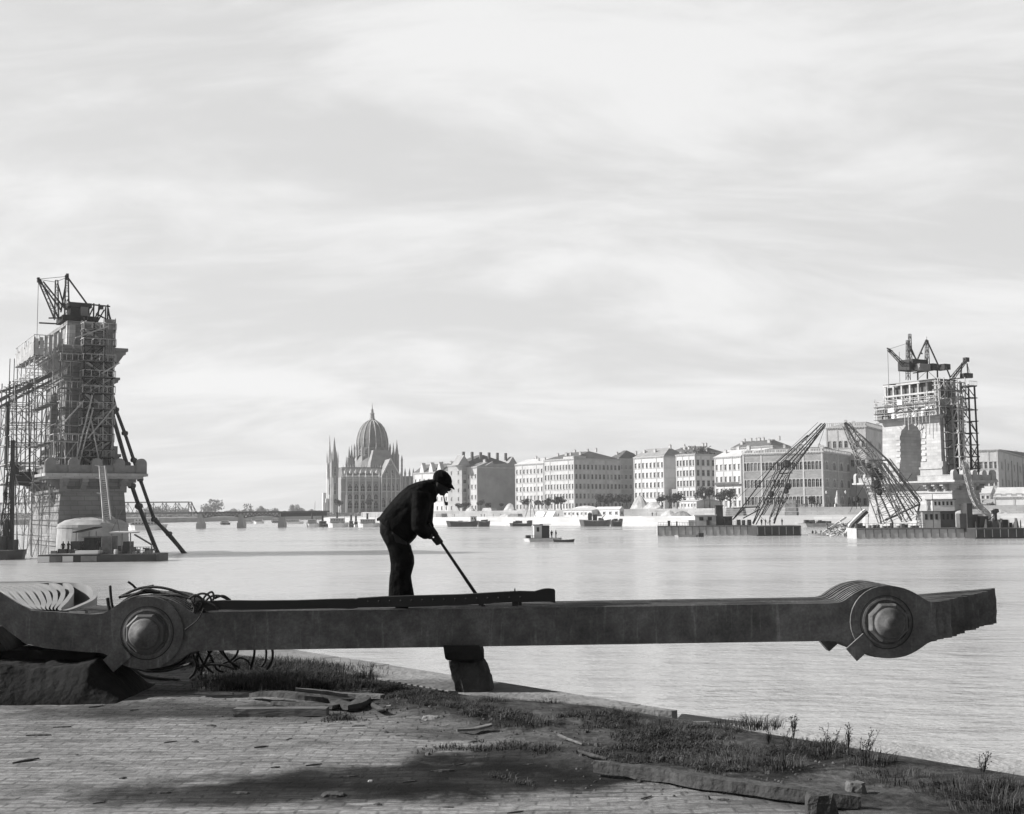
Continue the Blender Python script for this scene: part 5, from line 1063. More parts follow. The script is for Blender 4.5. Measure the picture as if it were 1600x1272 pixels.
# ================================================================== THE TWO BRIDGE TOWERS
AX = Vector((0.86, 0.51)).normalized(); RZ = math.atan2(AX.y, AX.x); PX_ = Vector((-AX.y, AX.x))
n1_ = P(138, 740, 199).xy; T1c = n1_+PX_*9.15
n2_ = P(1472, 740, 297).xy; T2c = n2_+AX*3.7+PX_*9.15
F1 = Frame(T1c.x, T1c.y, RZ); F2 = Frame(T2c.x, T2c.y, RZ)
M['cutwater'] = mat('water_worn_stone', .36, .9, .35, .35, .5, 2)
def tower(F, lab, full, stone, plain):
    t = thing('bridge_tower', lab, 'bridge tower', (F.o.x, F.o.y, WZ), RZ, 'river towers of the unfinished bridge')
    mb = MB(); mb.hexa([(-5.7, -14, -1), (5.7, -14, -1), (5.7, 14, -1), (-5.7, 14, -1)], [(-4.95, -12.9, 10.3), (4.95, -12.9, 10.3), (4.95, 12.9, 10.3), (-4.95, 12.9, 10.3)])
    mb.box((-5.25, -13.2, 10.302), (5.25, 13.2, 10.9)); mb.box((-4.85, -12.75, 10.902), (4.85, 12.75, 12.5)); mb.build('pier', stone, t)
    for sy in (-1, 1):
        mb = MB(); ring = lambda r, z, k=16: [(r*math.cos(math.pi*i/k), sy*(13.4+r*.9*math.sin(math.pi*i/k)), z) for i in range(k+1)]
        mb.loft([ring(5.8, -1), ring(5.45, 4.7), ring(5.55, 4.75), ring(5.5, 5.2), ring(4.4, 5.9), ring(2.6, 6.35), ring(.8, 6.5)]); mb.build('cutwater', M['cutwater'], t, smooth=False)
    for sy in (-1, 1):
        for x in (-4.55, -1.55, 1.55, 4.55):
            mb = MB(); 
            for k, (z0, z1, o) in enumerate(((10.9, 11.4, .7), (11.402, 11.95, 1.5), (11.952, 12.5, 2.4))):
                a, c = sorted((sy*12.0, sy*(12.9+o))); mb.box((x-.42-.03*k, a, z0), (x+.42+.03*k, c, z1))
            mb.build('bracket', plain, t)
    for sx_ in (-1, 1):
        for y in (-11.5, -9, -6.5, 6.5, 9, 11.5):
            mb = MB()
            for k, (z0, z1, o) in enumerate(((10.9, 11.4, .6), (11.402, 11.95, 1.3), (11.952, 12.5, 2.1))):
                a, c = sorted((sx_*4.5, sx_*(4.95+o))); mb.box((a, y-.42-.03*k, z0), (c, y+.42+.03*k, z1))
            mb.build('bracket', plain, t)
    mb = MB(); mb.box((-7.3, -15.6, 12.502), (7.3, 15.6, 12.85)); mb.box((-7.9, -16.2, 12.852), (7.9, 16.2, 13.3)); mb.build('deck_slab', M['stone_pale'], t)  # slab in paler stone, so its edge highlight is in the colour
    for (x0, y0, x1, y1) in ((-7.2, -15.6, 7.2, -15.1), (-7.2, 15.1, 7.2, 15.6), (-7.2, -15.098, -6.7, -4.6), (6.7, -15.098, 7.2, -4.6), (-7.2, 4.6, -6.7, 15.098), (6.7, 4.6, 7.2, 15.098)):
        mb = MB(); mb.box((x0, y0, 13.301), (x1, y1, 14.45)); mb.box((x0-.08, y0-.08, 14.452), (x1+.08, y1+.08, 14.62)); mb.build('parapet', plain, t)
    for sy in (-1, 1):
        for x in (-6.95, -3.5, 0, 3.5, 6.95):
            mb = MB(); y = sy*15.35; mb.box((x-.85, y-.42, 13.303), (x+.85, y+.42, 14.9)); mb.loft([[(x+.85*math.cos(math.pi*k/12), y+yy, 14.9+.85*math.sin(math.pi*k/12)) for k in range(13)] for yy in (-.42, .42)]); mb.build('round_merlon', plain, t)
    # shaft with the road arch through it
    sh = MB()
    def X(z): return 4.05-(z-13.3)*.024
    def Yo(z): return 9.45-(z-13.3)*.022
    zt = 33.0 if full else 31.4; sp, ar = 24.3, 3.35; arc = [(ar*math.cos(math.pi*k/16), sp+ar*math.sin(math.pi*k/16)) for k in range(17)]
    for s in (-1, 1):
        for sy in (-1, 1):
            prev = None
            for z in (13.3, 18, sp, zt):
                cur = (z,)
                if prev is not None:
                    z0, z1 = prev, z
                    yi0 = sy*ar; 
                    if z1 <= sp: sh.add([(s*X(z0), yi0, z0), (s*X(z0), sy*Yo(z0), z0), (s*X(z1), sy*Yo(z1), z1), (s*X(z1), yi0, z1)], [(0, 1, 2, 3)])
                    else: sh.add([(s*X(z0), yi0, z0), (s*X(z0), sy*Yo(z0), z0), (s*X(z1), sy*Yo(z1), z1), (s*X(z1), yi0, z1)], [(0, 1, 2, 3)])
                prev = z
        for (y0, z0), (y1, z1) in zip(arc, arc[1:]): sh.add([(s*X(z0), y0, z0), (s*X(zt), y0, zt), (s*X(zt), y1, zt), (s*X(z1), y1, z1)], [(0, 1, 2, 3)])
    for sy in (-1, 1):
        sh.add([(-X(13.3), sy*Yo(13.3), 13.3), (X(13.3), sy*Yo(13.3), 13.3), (X(zt), sy*Yo(zt), zt), (-X(zt), sy*Yo(zt), zt)], [(0, 1, 2, 3)])
        sh.add([(-X(13.3), sy*ar, 13.3), (X(13.3), sy*ar, 13.3), (X(sp), sy*ar, sp), (-X(sp), sy*ar, sp)], [(0, 1, 2, 3)])
    for (y0, z0), (y1, z1) in zip(arc, arc[1:]): sh.add([(-X(z0), y0, z0), (X(z0), y0, z0), (X(z1), y1, z1), (-X(z1), y1, z1)], [(0, 1, 2, 3)])
    sh.add([(-X(zt), -Yo(zt), zt), (X(zt), -Yo(zt), zt), (X(zt), Yo(zt), zt), (-X(zt), Yo(zt), zt)], [(0, 1, 2, 3)]); sh.build('shaft', stone, t)
    for sy in (-1, 1):                                     # plinths and mouldings of the two legs
        a, c = sorted((sy*3.352, sy*10.1))
        mb = MB(); mb.box((-4.7, a, 13.302), (4.7, c, 16.2)); mb.box((-4.95, a-.1, 16.202), (4.95, c+.1, 16.7)); mb.box((-4.4, a, 16.702), (4.4, c-.2 if sy > 0 else c, 18.0)); mb.build('plinth', plain, t)
        mb = MB()
        for k in range(7): z = 18.3+k*1.5; yy0, yy1 = sorted((sy*3.353, sy*(4.6+(k % 2)*.5))); 
        for k in range(9):
            z = 18.2+k*.72
            for s in (-1, 1):
                if k % 2 == 0: x0, x1 = sorted((s*3.7, s*(X(z)+.2))); y0, y1 = sorted((sy*3.356, sy*4.7)); mb.box((x0, y0, z), (x1, y1, z+.62))
        mb.build('quoin', M['stone_pale'], t)
    for s in (-1, 1):
        mb = MB()
        for k in range(13):
            if k % 2 == 0:
                a0, a1 = math.pi*(k+.08)/13, math.pi*(k+.92)/13; r0, r1 = ar+.01, ar+1.5; x0, x1 = s*(X(26)-.3), s*(X(26)+.22)
                q = [(r0*math.cos(a0), sp+r0*math.sin(a0)), (r1*math.cos(a0), sp+r1*math.sin(a0)), (r1*math.cos(a1), sp+r1*math.sin(a1)), (r0*math.cos(a1), sp+r0*math.sin(a1))]
                mb.hexa([(x0, y, z) for y, z in q], [(x1, y, z) for y, z in q])
        mb.build('voussoirs', M['stone_pale'], t)
    mb = MB(); mb.box((-4.35, -9.75, 28.6), (4.35, 9.75, 29.0)); mb.box((-4.6, -10.0, 29.002), (4.6, 10.0, 29.4)); mb.build('string_course', plain, t)
    mb = MB(); mb.box((-4.0, -9.4, 22.8), (-3.75, -9.0, 23.3)); 
    if full:
        mb = MB(); mb.hexa([(-3.8, -9.2, 31), (3.8, -9.2, 31), (3.8, 9.2, 31), (-3.8, 9.2, 31)], [(-5.1, -10.5, 33.2), (5.1, -10.5, 33.2), (5.1, 10.5, 33.2), (-5.1, 10.5, 33.2)]); mb.box((-5.3, -10.7, 33.202), (5.3, 10.7, 33.7)); mb.box((-5.6, -11.0, 33.702), (5.6, 11.0, 34.2)); mb.build('cornice', plain, t)
        mb = MB(); mb.box((-3.5, -8.8, 34.202), (3.5, 8.8, 37.9)); mb.box((-3.8, -9.1, 37.902), (3.8, 9.1, 38.5)); mb.build('attic', stone, t)
        for x in (-3.0, 3.0):
            for y in (-8.81, -3, 3, 8.81): 
                mb = MB(); yy = -9.05 if y < -5 else 8.801; 
                if abs(y) > 5: mb.box((x-.5, yy, 34.203), (x+.5, yy+.248, 37.9)); mb.build('pilaster', M['stone_pale'], t)
        for y in (-8.2, -2.8, 2.8, 8.2): mb = MB(); mb.box((-3.75, y-.5, 34.203), (-3.502, y+.5, 37.9)); mb.build('pilaster', M['stone_pale'], t)
    else:
        mb = MB(); mb.box((-4.3, -9.3, 31.402), (4.3, 9.3, 31.9)); mb.box((-3.4, -8.5, 31.902), (3.4, 8.5, 33.4)); mb.build('frieze', M['stone_pale'], t)
        for x in (-3.6, 3.2):
            for k in range(7): y = -8.2+k*2.65; mb = MB(); mb.box((x, y, 33.402), (x+.45, y+.45, 38.2)); mb.build('frame_column', M['timber_pale'], t)
            for z in (35.0, 37.75): mb = MB(); mb.box((x-.02, -8.4, z), (x-.025+.46*0+.0-.2, 8.3, z+.4)) if 0 else mb.box((x-.15, -8.4, z), (x-.005, 8.5, z+.45)); mb.build('frame_beam', M['timber_pale'], t)
        mb = MB(); mb.box((-2.6, -8.2, 33.402), (3.1, 8.0, 37.6)); mb.build('core_wall', M['steel_grey'], t)
        mb = MB(); mb.box((-3.7, -8.5, 38.202), (3.8, 8.5, 38.45)); mb.build('top_slab', M['timber'], t)
    return t
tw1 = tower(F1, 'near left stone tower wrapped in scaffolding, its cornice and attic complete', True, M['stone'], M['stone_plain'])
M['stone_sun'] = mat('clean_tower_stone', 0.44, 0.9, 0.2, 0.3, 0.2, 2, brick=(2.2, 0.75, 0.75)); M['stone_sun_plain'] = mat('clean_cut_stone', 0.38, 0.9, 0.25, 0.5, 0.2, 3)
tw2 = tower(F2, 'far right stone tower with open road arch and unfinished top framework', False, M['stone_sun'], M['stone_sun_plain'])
for y0, y1 in ((-8.2, -6.0), (-5.2, -4.0), (4.8, 6.2), (7.0, 8.4)): mb = MB(); mb.box((-4.45, y0, 29.402), (-4.05, y1, 31.3)); mb.build('carved_relief', M['white'], tw2)
for y0 in (-3.4, -.9, 1.6): mb = MB(); mb.lathe([(1.1, 29.402), (1.2, 30.2), (.9, 31.0), (.3, 31.35)], (-4.3, y0+.8, 0), 10); mb.build('carved_relief', M['white'], tw2)
# ------------------------------------------------------------------ scaffolds
def scaffold(F, lab, xs, ys, zs, r, pole_m, brace=True, plat=(), pw=None, rail=True, seed=1, overshoot=1.2, skipc=0.0, name='scaffolding'):
    rr = random.Random(seed); t = thing(name, lab, 'scaffolding', tuple(F.wor((xs[0], ys[0], zs[0]))), RZ, 'timber scaffolds on the towers'); mi = F.mi; off = Vector((xs[0], ys[0], zs[0]))
    def b1(name_, segs, w, m):
        mb = MB()
        for p, q in segs: mb.bar(Vector(p)-off, Vector(q)-off, w)
        mb.build(name_, m, t)
    J = lambda s=.12: rr.uniform(-s, s)
    for x in xs:
        for y in ys:
            if rr.random() < skipc: continue
            b1('pole', [((x+J(), y+J(), zs[0]), (x+J(.2), y+J(.2), zs[-1]+rr.uniform(0, overshoot)))], 2*r*rr.uniform(.8, 1.3), pole_m if rr.random() < .7 else M['timber_pale'])
    for z in zs[1:]:
        for x in xs: b1('ledger', [((x, ys[0]-.5, z+J()), (x, ys[-1]+.5, z+J()))], 1.6*r, pole_m if rr.random() < .75 else M['timber_pale'])
        for y in ys: b1('ledger', [((xs[0]-.4, y, z+J()), (xs[-1]+.4, y, z+J()))], 1.6*r, pole_m if rr.random() < .75 else M['timber_pale'])
    if brace:
        for i in range(len(zs)-1):
            for x in xs:
                for j in range(len(ys)-1):
                    if rr.random() < .5: a, c = (ys[j], ys[j+1])[::1 if rr.random() < .5 else -1]; b1('brace', [((x, a, zs[i]), (x, c, zs[i+1]))], 1.3*r, pole_m)
            for y in ys:
                for j in range(len(xs)-1):
                    if rr.random() < .6: a, c = (xs[j], xs[j+1])[::1 if rr.random() < .5 else -1]; b1('brace', [((a, y, zs[i]), (c, y, zs[i+1]))], 1.3*r, pole_m if rr.random() < .6 else M['timber_pale'])
    for z in plat:
        pa, pb = pw or (xs[0]-.3, xs[-1]+.3); mb = MB(); mb.box(tuple(Vector((pa, ys[0]-.3, z+.1))-off), tuple(Vector((pb, ys[-1]+.3, z+.22))-off)); mb.build('platform', M['timber'], t)
        if rail: b1('guard_rail', [((xs[0]-.3, ys[0]-.3, z+1.2), (xs[-1]+.3, ys[0]-.3, z+1.2)), ((xs[0]-.3, ys[0]-.3, z+1.2), (xs[0]-.3, ys[-1]+.3, z+1.2))]+[((xs[0]-.3+(xs[-1]-xs[0]+.6)*k/4, ys[0]-.3, z+.2), (xs[0]-.3+(xs[-1]-xs[0]+.6)*k/4, ys[0]-.3, z+1.2)) for k in range(5)], .1, M['timber_pale'])
    return t, off
zs_ = [13.3+2.6*k for k in range(10)]
sJ, oJ = scaffold(F1, 'pale pole scaffold across the camera side of the left tower beside the stair', (-4.9, -3.3, -1.9), (-11.6, -10.2), [13.3+2.6*k for k in range(9)], .06, M['timber'], plat=(18.6, 23.8, 27.0, 31.5), seed=21)
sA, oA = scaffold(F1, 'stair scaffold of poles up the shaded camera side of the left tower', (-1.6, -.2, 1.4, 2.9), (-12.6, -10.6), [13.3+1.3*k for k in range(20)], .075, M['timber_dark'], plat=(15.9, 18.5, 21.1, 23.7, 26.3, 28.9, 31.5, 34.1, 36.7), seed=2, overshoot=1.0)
for k in range(9):
    z0, z1 = zs_[k], zs_[k+1]; xa, xb = ((-1.3, 2.6) if k % 2 else (2.6, -1.3)); mb = MB()
    for yy in (-12.2, -11.4): mb.bar(Vector((xa, yy, z0))-oA, Vector((xb, yy, z1))-oA, .12, .22)
    for s_ in range(9): u = (s_+.5)/9; mb.box(tuple(Vector((xa+(xb-xa)*u-.15, -12.14, z0+(z1-z0)*u))-oA), tuple(Vector((xa+(xb-xa)*u+.15, -11.46, z0+(z1-z0)*u+.06))-oA))
    mb.build('stair_flight', M['timber_pale'], sA)
mb = MB()
for k in range(5): mb.box(tuple(Vector((1.55+k*.32, -12.9, 32.2))-oA), tuple(Vector((1.83+k*.32, -12.82, 38.6))-oA))
mb.build('board_chute', M['timber'], sA)
sB, oB = scaffold(F1, 'deep pole scaffold standing off the river arch side of the left tower', (-11.6, -8.4, -5.2), (-9, -4.5, 0, 4.5, 9), [8.5, 12, 15.2, 18.4, 21.6, 24.8, 28], .08, M['timber'], plat=(18.4, 24.8), pw=(-6.3, -5.1), seed=3, skipc=.0)
sC, oC = scaffold(F1, 'scaffold of boards round the upper river side of the left tower', (-8.6, -5.8), (-9, -4.5, 0, 4.5, 9), [28, 30.2, 32.4, 34.6], .07, M['timber_pale'], plat=(32.4, 34.6), pw=(-8.9, -7.4), seed=4, overshoot=2.2)
mb = MB(); rr = random.Random(8)
for k in range(22): y = -9.2+k*.84; mb.box(tuple(Vector((-8.95, y, 32.5+rr.uniform(-.2, .2)))-oC), tuple(Vector((-8.9, y+.6, 35.0+rr.uniform(-.6, .6)))-oC))
for k in range(6): mb.box(tuple(Vector((-8.7+k*.7, -9.35, 32.5))-oC), tuple(Vector((-8.2+k*.7, -9.3, 35.2+k*.25))-oC))
mb.build('boarding', M['timber_pale'], sC)
sD, oD = scaffold(F1, 'low scaffold round the foot of the left pier on its river arch side', (-7.6, -6.5), (-12, -4, 4, 12), [-.4, 3.4, 6.8, 10], .06, M['timber'], plat=(), seed=5, rail=False)
sG, oG = scaffold(F1, 'scaffold lattice between parapet and shaft on the near corner of the left tower', (-6.2, -4.6, -3.0), (-14.4, -11.6), [13.3, 15.8, 18.3], .08, M['timber_pale'], plat=(18.3,), seed=15)
for (a, c) in (((-3.2, -13.2, 13.4), (-.4, -12.9, 26)), ((-2.6, -13.2, 13.4), (-.2, -12.9, 24)), ((1.2, -13.2, 13.4), (-.6, -12.9, 22.5)), ((-1, -13, 19), (3.4, -12.9, 24.6)), ((-4.6, -12.8, 21.5), (-1.6, -12.8, 25.2)), ((1.0, -12.9, 29.6), (3.8, -12.9, 31.5)), ((-3.2, -12.9, 35.2), (1.9, -12.9, 37.4))):
    mb = MB(); mb.bar(Vector(a)-oA, Vector(c)-oA, .2); mb.build('raking_shore', M['timber_pale'], sA)
# right tower
sE, oE = scaffold(F2, 'lattice scaffold tower on the shaded camera side of the right tower', (-1.2, .9), (-12.4, -10.8), [13.3+2.9*k for k in range(8)], .14, M['timber_pale'], plat=(24.9, 30.7, 33.6), seed=6)
sK, oK = scaffold(F2, 'pale scaffold cage round the camera side corner of the right tower head', (-5.4, -3.2, -.8, 1.6, 4.0), (-10.6, -9.2), [29.4, 31.4, 33.4, 35.4, 37.6], .08, M['timber_pale'], plat=(31.4, 35.4), seed=23, overshoot=1.6)
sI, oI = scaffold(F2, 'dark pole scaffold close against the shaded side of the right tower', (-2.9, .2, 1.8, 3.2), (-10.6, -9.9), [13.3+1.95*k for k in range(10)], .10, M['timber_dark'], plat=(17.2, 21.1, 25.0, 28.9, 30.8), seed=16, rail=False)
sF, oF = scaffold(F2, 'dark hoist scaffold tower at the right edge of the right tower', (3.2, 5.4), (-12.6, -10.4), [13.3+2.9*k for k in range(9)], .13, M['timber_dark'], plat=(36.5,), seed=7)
sH, oH = scaffold(F2, 'pale scaffold and boards across the sunny front above the road arch of the right tower', (-5.7, -4.75), (-9.6, -6.4, -3.2, 0, 3.2, 6.4, 9.6), [29.1, 30.7, 32.4, 34.0], .07, M['timber_pale'], plat=(29.1, 30.7, 32.4), seed=8, overshoot=1.4)
rr = random.Random(9)
for k in range(16): y = rr.uniform(-9.4, 9); z = rr.choice((29.35, 30.95, 32.65)); mb = MB(); mb.box(tuple(Vector((-5.6, y, z))-oH), tuple(Vector((-4.95, y+rr.uniform(.6, 2), z+rr.uniform(.6, 1.7)))-oH)); mb.build('stacked_material', rr.choice((M['white'], M['timber'], M['stone_sun_plain'])), sH)
for k in range(8): y = -8.6+k*1.1; mb = MB(); mb.bar(Vector((-6.7, y, 25.6+rr.uniform(0, 2)))-oH, Vector((-6.7, y, 30))-oH, .12); mb.build('hanging_pole', M['timber_pale'], sH)
# ------------------------------------------------------------------ derricks on the tower tops (drawn in a plane through the tower)
def derrick(F, yl, lab, segs, lines, boxes, w, zbase_px, name='derrick', dy=3.0):
    c = F.at(zbase_px[0], zbase_px[1], yl); t = thing(name, lab, 'derrick', tuple(F.wor(c)), RZ, 'derricks on the tower tops'); off = c
    for nm, pts in segs:
        mb = MB(); q = [F.at(x, y, yl+(pts[2] if len(pts) > 2 else 0))-off for x, y in pts[:2]]; L_ = (q[1]-q[0]).length
        if nm in ('mast', 'jib') and L_ > 4: lattice(mb, q[0], q[1], w*3.0, w*1.8, max(4, int(L_/1.6)), w*.55, w*.24)
        else: mb.bar(q[0], q[1], w)
        mb.build(nm, M['steel'], t)
    for a, b_ in lines: mb = MB(); mb.bar(F.at(a[0], a[1], yl)-off, F.at(b_[0], b_[1], yl)-off, .07); mb.build('hoist_rope', M['steel'], t)
    for nm, x0, y0, x1, y1, d0, d1, m in boxes:
        p0, p1 = F.at(x0, y1, yl)-off, F.at(x1, y0, yl)-off; mb = MB(); mb.box((p0.x, d0, p0.z), (p1.x, d1, p1.z)); mb.build(nm, m, t)
    return t
derrick(F1, -5, 'derrick with raised twin jib at the left of the left tower top', [('jib', ((88, 497), (61, 437))), ('jib', ((98, 483), (66, 441))), ('mast', ((88.5, 500), (88.5, 438), 1.5)), ('leg', ((90, 443), (101, 482))), ('beam', ((61, 504.5), (89, 506))), ('beam', ((76, 497), (104, 497))), ('jib_head', ((58, 434), (65, 444)))], [((60, 440), (57, 556)), ((62, 437), (88, 441)), ((88, 440), (104, 434))], [('pulley', 58, 434, 62, 441, -.3, .3, M['steel'])], .22, (88, 500))
derrick(F1, -3, 'derrick mast with winch cabin and flat roof on the left tower top', [('mast', ((104.5, 496), (104.5, 430))), ('leg', ((106, 434), (141, 482))), ('leg', ((103, 442), (95, 488))), ('leg', ((105, 468), (114, 478))), ('beam', ((96, 500), (146, 497)))], [((104, 432), (62, 436))], [('roof', 104, 477, 140, 481, -2, 2.4, M['steel']), ('cabin', 107, 484, 137, 502, -1.6, 1.8, M['timber_dark']), ('winch', 122, 483, 134, 497, -2.2, -1.7, M['stone_plain']), ('deck_beam', 93, 499, 147, 504, -3, 3, M['timber_dark']), ('mast_head', 103, 428, 107, 437, -.35, .35, M['steel'])], .24, (105, 500))
derrick(F1, -7, 'timber hoist gantry with crossbar at the right of the left tower top', [('post', ((146, 508), (146.5, 474))), ('post', ((152, 508), (155, 475))), ('post', ((168, 508), (168.5, 476))), ('post', ((165, 508), (165, 480))), ('crossbar', ((143, 476), (172, 479))), ('brace', ((134, 505), (147, 478))), ('brace', ((147, 500), (158, 478))), ('brace', ((150, 490), (168, 500))), ('brace', ((152, 503), (163, 484))), ('brace', ((169, 482), (174, 512)))], [((168, 480), (177, 510)), ((175, 540), (170, 560))], [('winch', 155, 478, 161, 483, -.4, .4, M['steel']), ('outrigger', 160, 510, 176, 512, -.4, .4, M['steel']), ('outrigger', 165, 529, 180, 531.5, -.4, .4, M['steel'])], .22, (156, 508))
derrick(F2, -3, 'derrick with raking jib and tall mast at the left of the right tower top', [('mast', ((1419, 594), (1418, 532))), ('mast', ((1422, 575), (1421.5, 522), 2)), ('jib', ((1414, 572), (1388, 546))), ('leg', ((1422, 540), (1432, 564))), ('leg', ((1422, 546), (1440, 575))), ('jib_head', ((1386, 544), (1395, 549))), ('beam', ((1406, 579), (1432, 579))), ('beam', ((1390, 601), (1399, 601)))], [((1387, 548), (1389, 611)), ((1388, 546), (1419, 536)), ((1405, 550), (1406, 598))], [('hook_block', 1388, 610, 1390, 614, -.25, .25, M['steel']), ('winch_house', 1412, 567, 1431, 579, -1.8, 1.8, M['steel']), ('roof', 1415, 564, 1439, 569, -2.2, 2.2, M['steel'])], .25, (1419, 594))
derrick(F2, -5, 'A frame derrick on a raised steel platform on the right tower top', [('leg', ((1428, 574), (1447.3, 531))), ('leg', ((1468, 575), (1448, 531))), ('mast', ((1449, 577), (1448, 532))), ('post', ((1434, 594), (1434, 580))), ('post', ((1449, 592), (1449, 578))), ('post', ((1465, 590), (1464.5, 576))), ('beam', ((1427, 583), (1477, 575.5))), ('beam', ((1430, 580), (1462, 577))), ('jib_head', ((1438, 550), (1441, 553)))], [((1448, 526), (1448, 532)), ((1435, 592), (1448, 580)), ((1450, 580), (1463, 592))], [('winch', 1451, 569, 1458, 577, -1.2, 1.2, M['steel']), ('winch', 1468, 570, 1477, 578, -1.6, 1.6, M['steel']), ('engine', 1430, 570, 1446, 579, -1.5, 1.5, M['stone_plain'])], .27, (1448, 592))
derrick(F2, -9, 'short hoist crane with raised head at the right of the right tower top', [('jib', ((1487, 592), (1509, 564))), ('post', ((1501, 590), (1503, 567))), ('post', ((1513, 590), (1511, 568))), ('post', ((1485, 590), (1478.5, 574))), ('beam', ((1484, 592), (1519, 590))), ('rail', ((1506, 584), (1518, 584))), ('jib_head', ((1506, 561), (1513, 565)))], [((1510, 565), (1518, 590))], [('pulley', 1507, 559, 1512, 565, -.5, .5, M['steel']), ('winch', 1505, 584, 1515, 590, -1, 1, M['steel'])], .26, (1500, 592))
# ------------------------------------------------------------------ chains of the left tower
def link_chain(name, lab, F, yl, pts, r, grp, pins=True):
    q = [F.wor(F.at(x, y, yl)) for x, y in pts]; t = thing(name, lab, 'bridge chain', tuple(q[0]), 0, grp); o = q[0]
    for i in range(len(q)-1):
        mb = MB(); mb.bar(q[i]-o, q[i+1]-o, r*2.2, r*2); mb.build('link', M['chain'], t)
        if pins: mb = MB(); d = (q[i+1]-q[i]).normalized(); s = d.cross(Vector((0, 0, 1))).normalized(); mb.tube([q[i+1]-o-s*r*1.3, q[i+1]-o+s*r*1.3], r*1.5, 12); mb.build('pin', M['steel_grey'], t)
    return t
gch = 'suspension chains reaching left from the left tower'
link_chain('tower_chain', 'uppermost suspension chain descending left from the left tower', F1, 5, [(64, 589), (24.5, 604), (-14, 618), (-70, 640)], .2, gch)
link_chain('tower_chain', 'thick middle suspension chain descending left from the left tower', F1, -6, [(82, 584), (45, 603), (-4, 627), (-70, 660)], .3, gch)
link_chain('tower_chain', 'lowest suspension chain descending left from the left tower', F1, -6.3, [(82, 594), (11, 630), (-50, 661)], .2, gch)
for (a, b_, yl, l) in (((24.5, 604), (27, 735), 5, 'rod hanger under the uppermost chain'), ((45, 605), (46, 742), -6, 'stout hanger rod under the thick middle chain'), ((11.5, 632), (9, 732), -6, 'thin hanger rod under the lowest chain, left'), ((12.5, 632), (14, 700), -6, 'thin hanger rod under the lowest chain, right')):
    p, q = F1.wor(F1.at(*a, yl)), F1.wor(F1.at(*b_, yl)); mb = MB(); mb.tube([p, q], .12, 6); mb.lathe([(.3, -.3), (.3, .3)], tuple(p), 8); tag(mb.build('hanger_rod', M['steel'], loc=tuple(q)), l, 'hanger', 'hangers of the left chains')
# broken chain hanging from the river side of the left tower into the water
def dangling(lab, pts, Y, r):
    q = [P(x, y, Y) for x, y in pts]; t = thing('dangling_chain', lab, 'bridge chain', tuple(q[-1]), 0, 'broken chains hanging into the river'); o = q[-1]
    for i in range(len(q)-1):
        mb = MB(); a, b_ = q[i]-o, q[i+1]-o; mb.tube([a, a.lerp(b_, .12), a.lerp(b_, .88), b_], [r*1.25, r, r, r*1.25], 8); mb.build('link', M['steel'], t, smooth=True)
        if 0 < i: mb = MB(); mb.tube([a-Vector((.7*r, 1.2*r, 0)), a+Vector((.7*r, 1.2*r, 0))], r*1.35, 10); mb.build('pin', M['steel'], t)
dangling('left one of the broken chains sloping from the left tower into the water', [(166, 596), (174.5, 644), (198, 726), (206, 759), (217, 791), (248, 868)], 208, .36)
dangling('right broken chain splitting in two just above the water', [(172, 601), (181, 640), (195, 677), (209, 719), (219, 749), (241, 812), (264, 834), (291, 867)], 212, .30)
p = [P(x, y, 212) for x, y in ((243, 812), (262, 836), (277, 853), (287, 865))]; mb = MB(); mb.tube(p, [.35, .22, .22, .3], 7); tag(mb.build('dangling_chain', M['steel'], loc=tuple(p[-1])), 'short loose strand beside the foot of the right broken chain', 'bridge chain', 'broken chains hanging into the river')
# hanging service ladder
lad = thing('hanging_ladder', 'pale lattice ladder hung from the parapet down the left pier', 'ladder', tuple(P(168, 818, 184))); o = P(168, 818, 184)
pts_l = [(155.5, 728), (162, 815)]; pts_r = [(164, 728), (173.5, 812)]
L0, L1, R0_, R1_ = P(155.5, 728, 182)-o, P(162, 815, 180)-o, P(164, 728, 182)-o, P(173.5, 812, 180)-o
for a, c in ((L0, L1), (R0_, R1_)): mb = MB(); mb.bar(a, c, .22); mb.build('rail', M['timber_pale'], lad)
for k in range(26): t_ = (k+.5)/26; a = L0.lerp(L1, t_); c = R0_.lerp(R1_, t_); mb = MB(); mb.bar(a, c, .17); mb.build('rung', M['timber_pale'], lad)
for t_ in (.0, .23, .5, .95): a = L0.lerp(L1, t_); mb = MB(); mb.bar(a+Vector((-.7, 0, .1)), a+Vector((.3, 0, -.1)), .16); mb.build('outrigger', M['timber_pale'], lad)
mb = MB(); a, c = P(162, 815, 180)-o, P(178, 818, 180)-o; mb.bar(a+Vector((-.4, 0, -.3)), c+Vector((0, 0, -.2)), .3); mb.bar(P(173, 806, 180)-o, P(179, 810, 180)-o, .18); mb.bar(P(162, 808, 180)-o, P(166, 817, 180)-o, .15); mb.build('foot_platform', M['timber_pale'], lad)
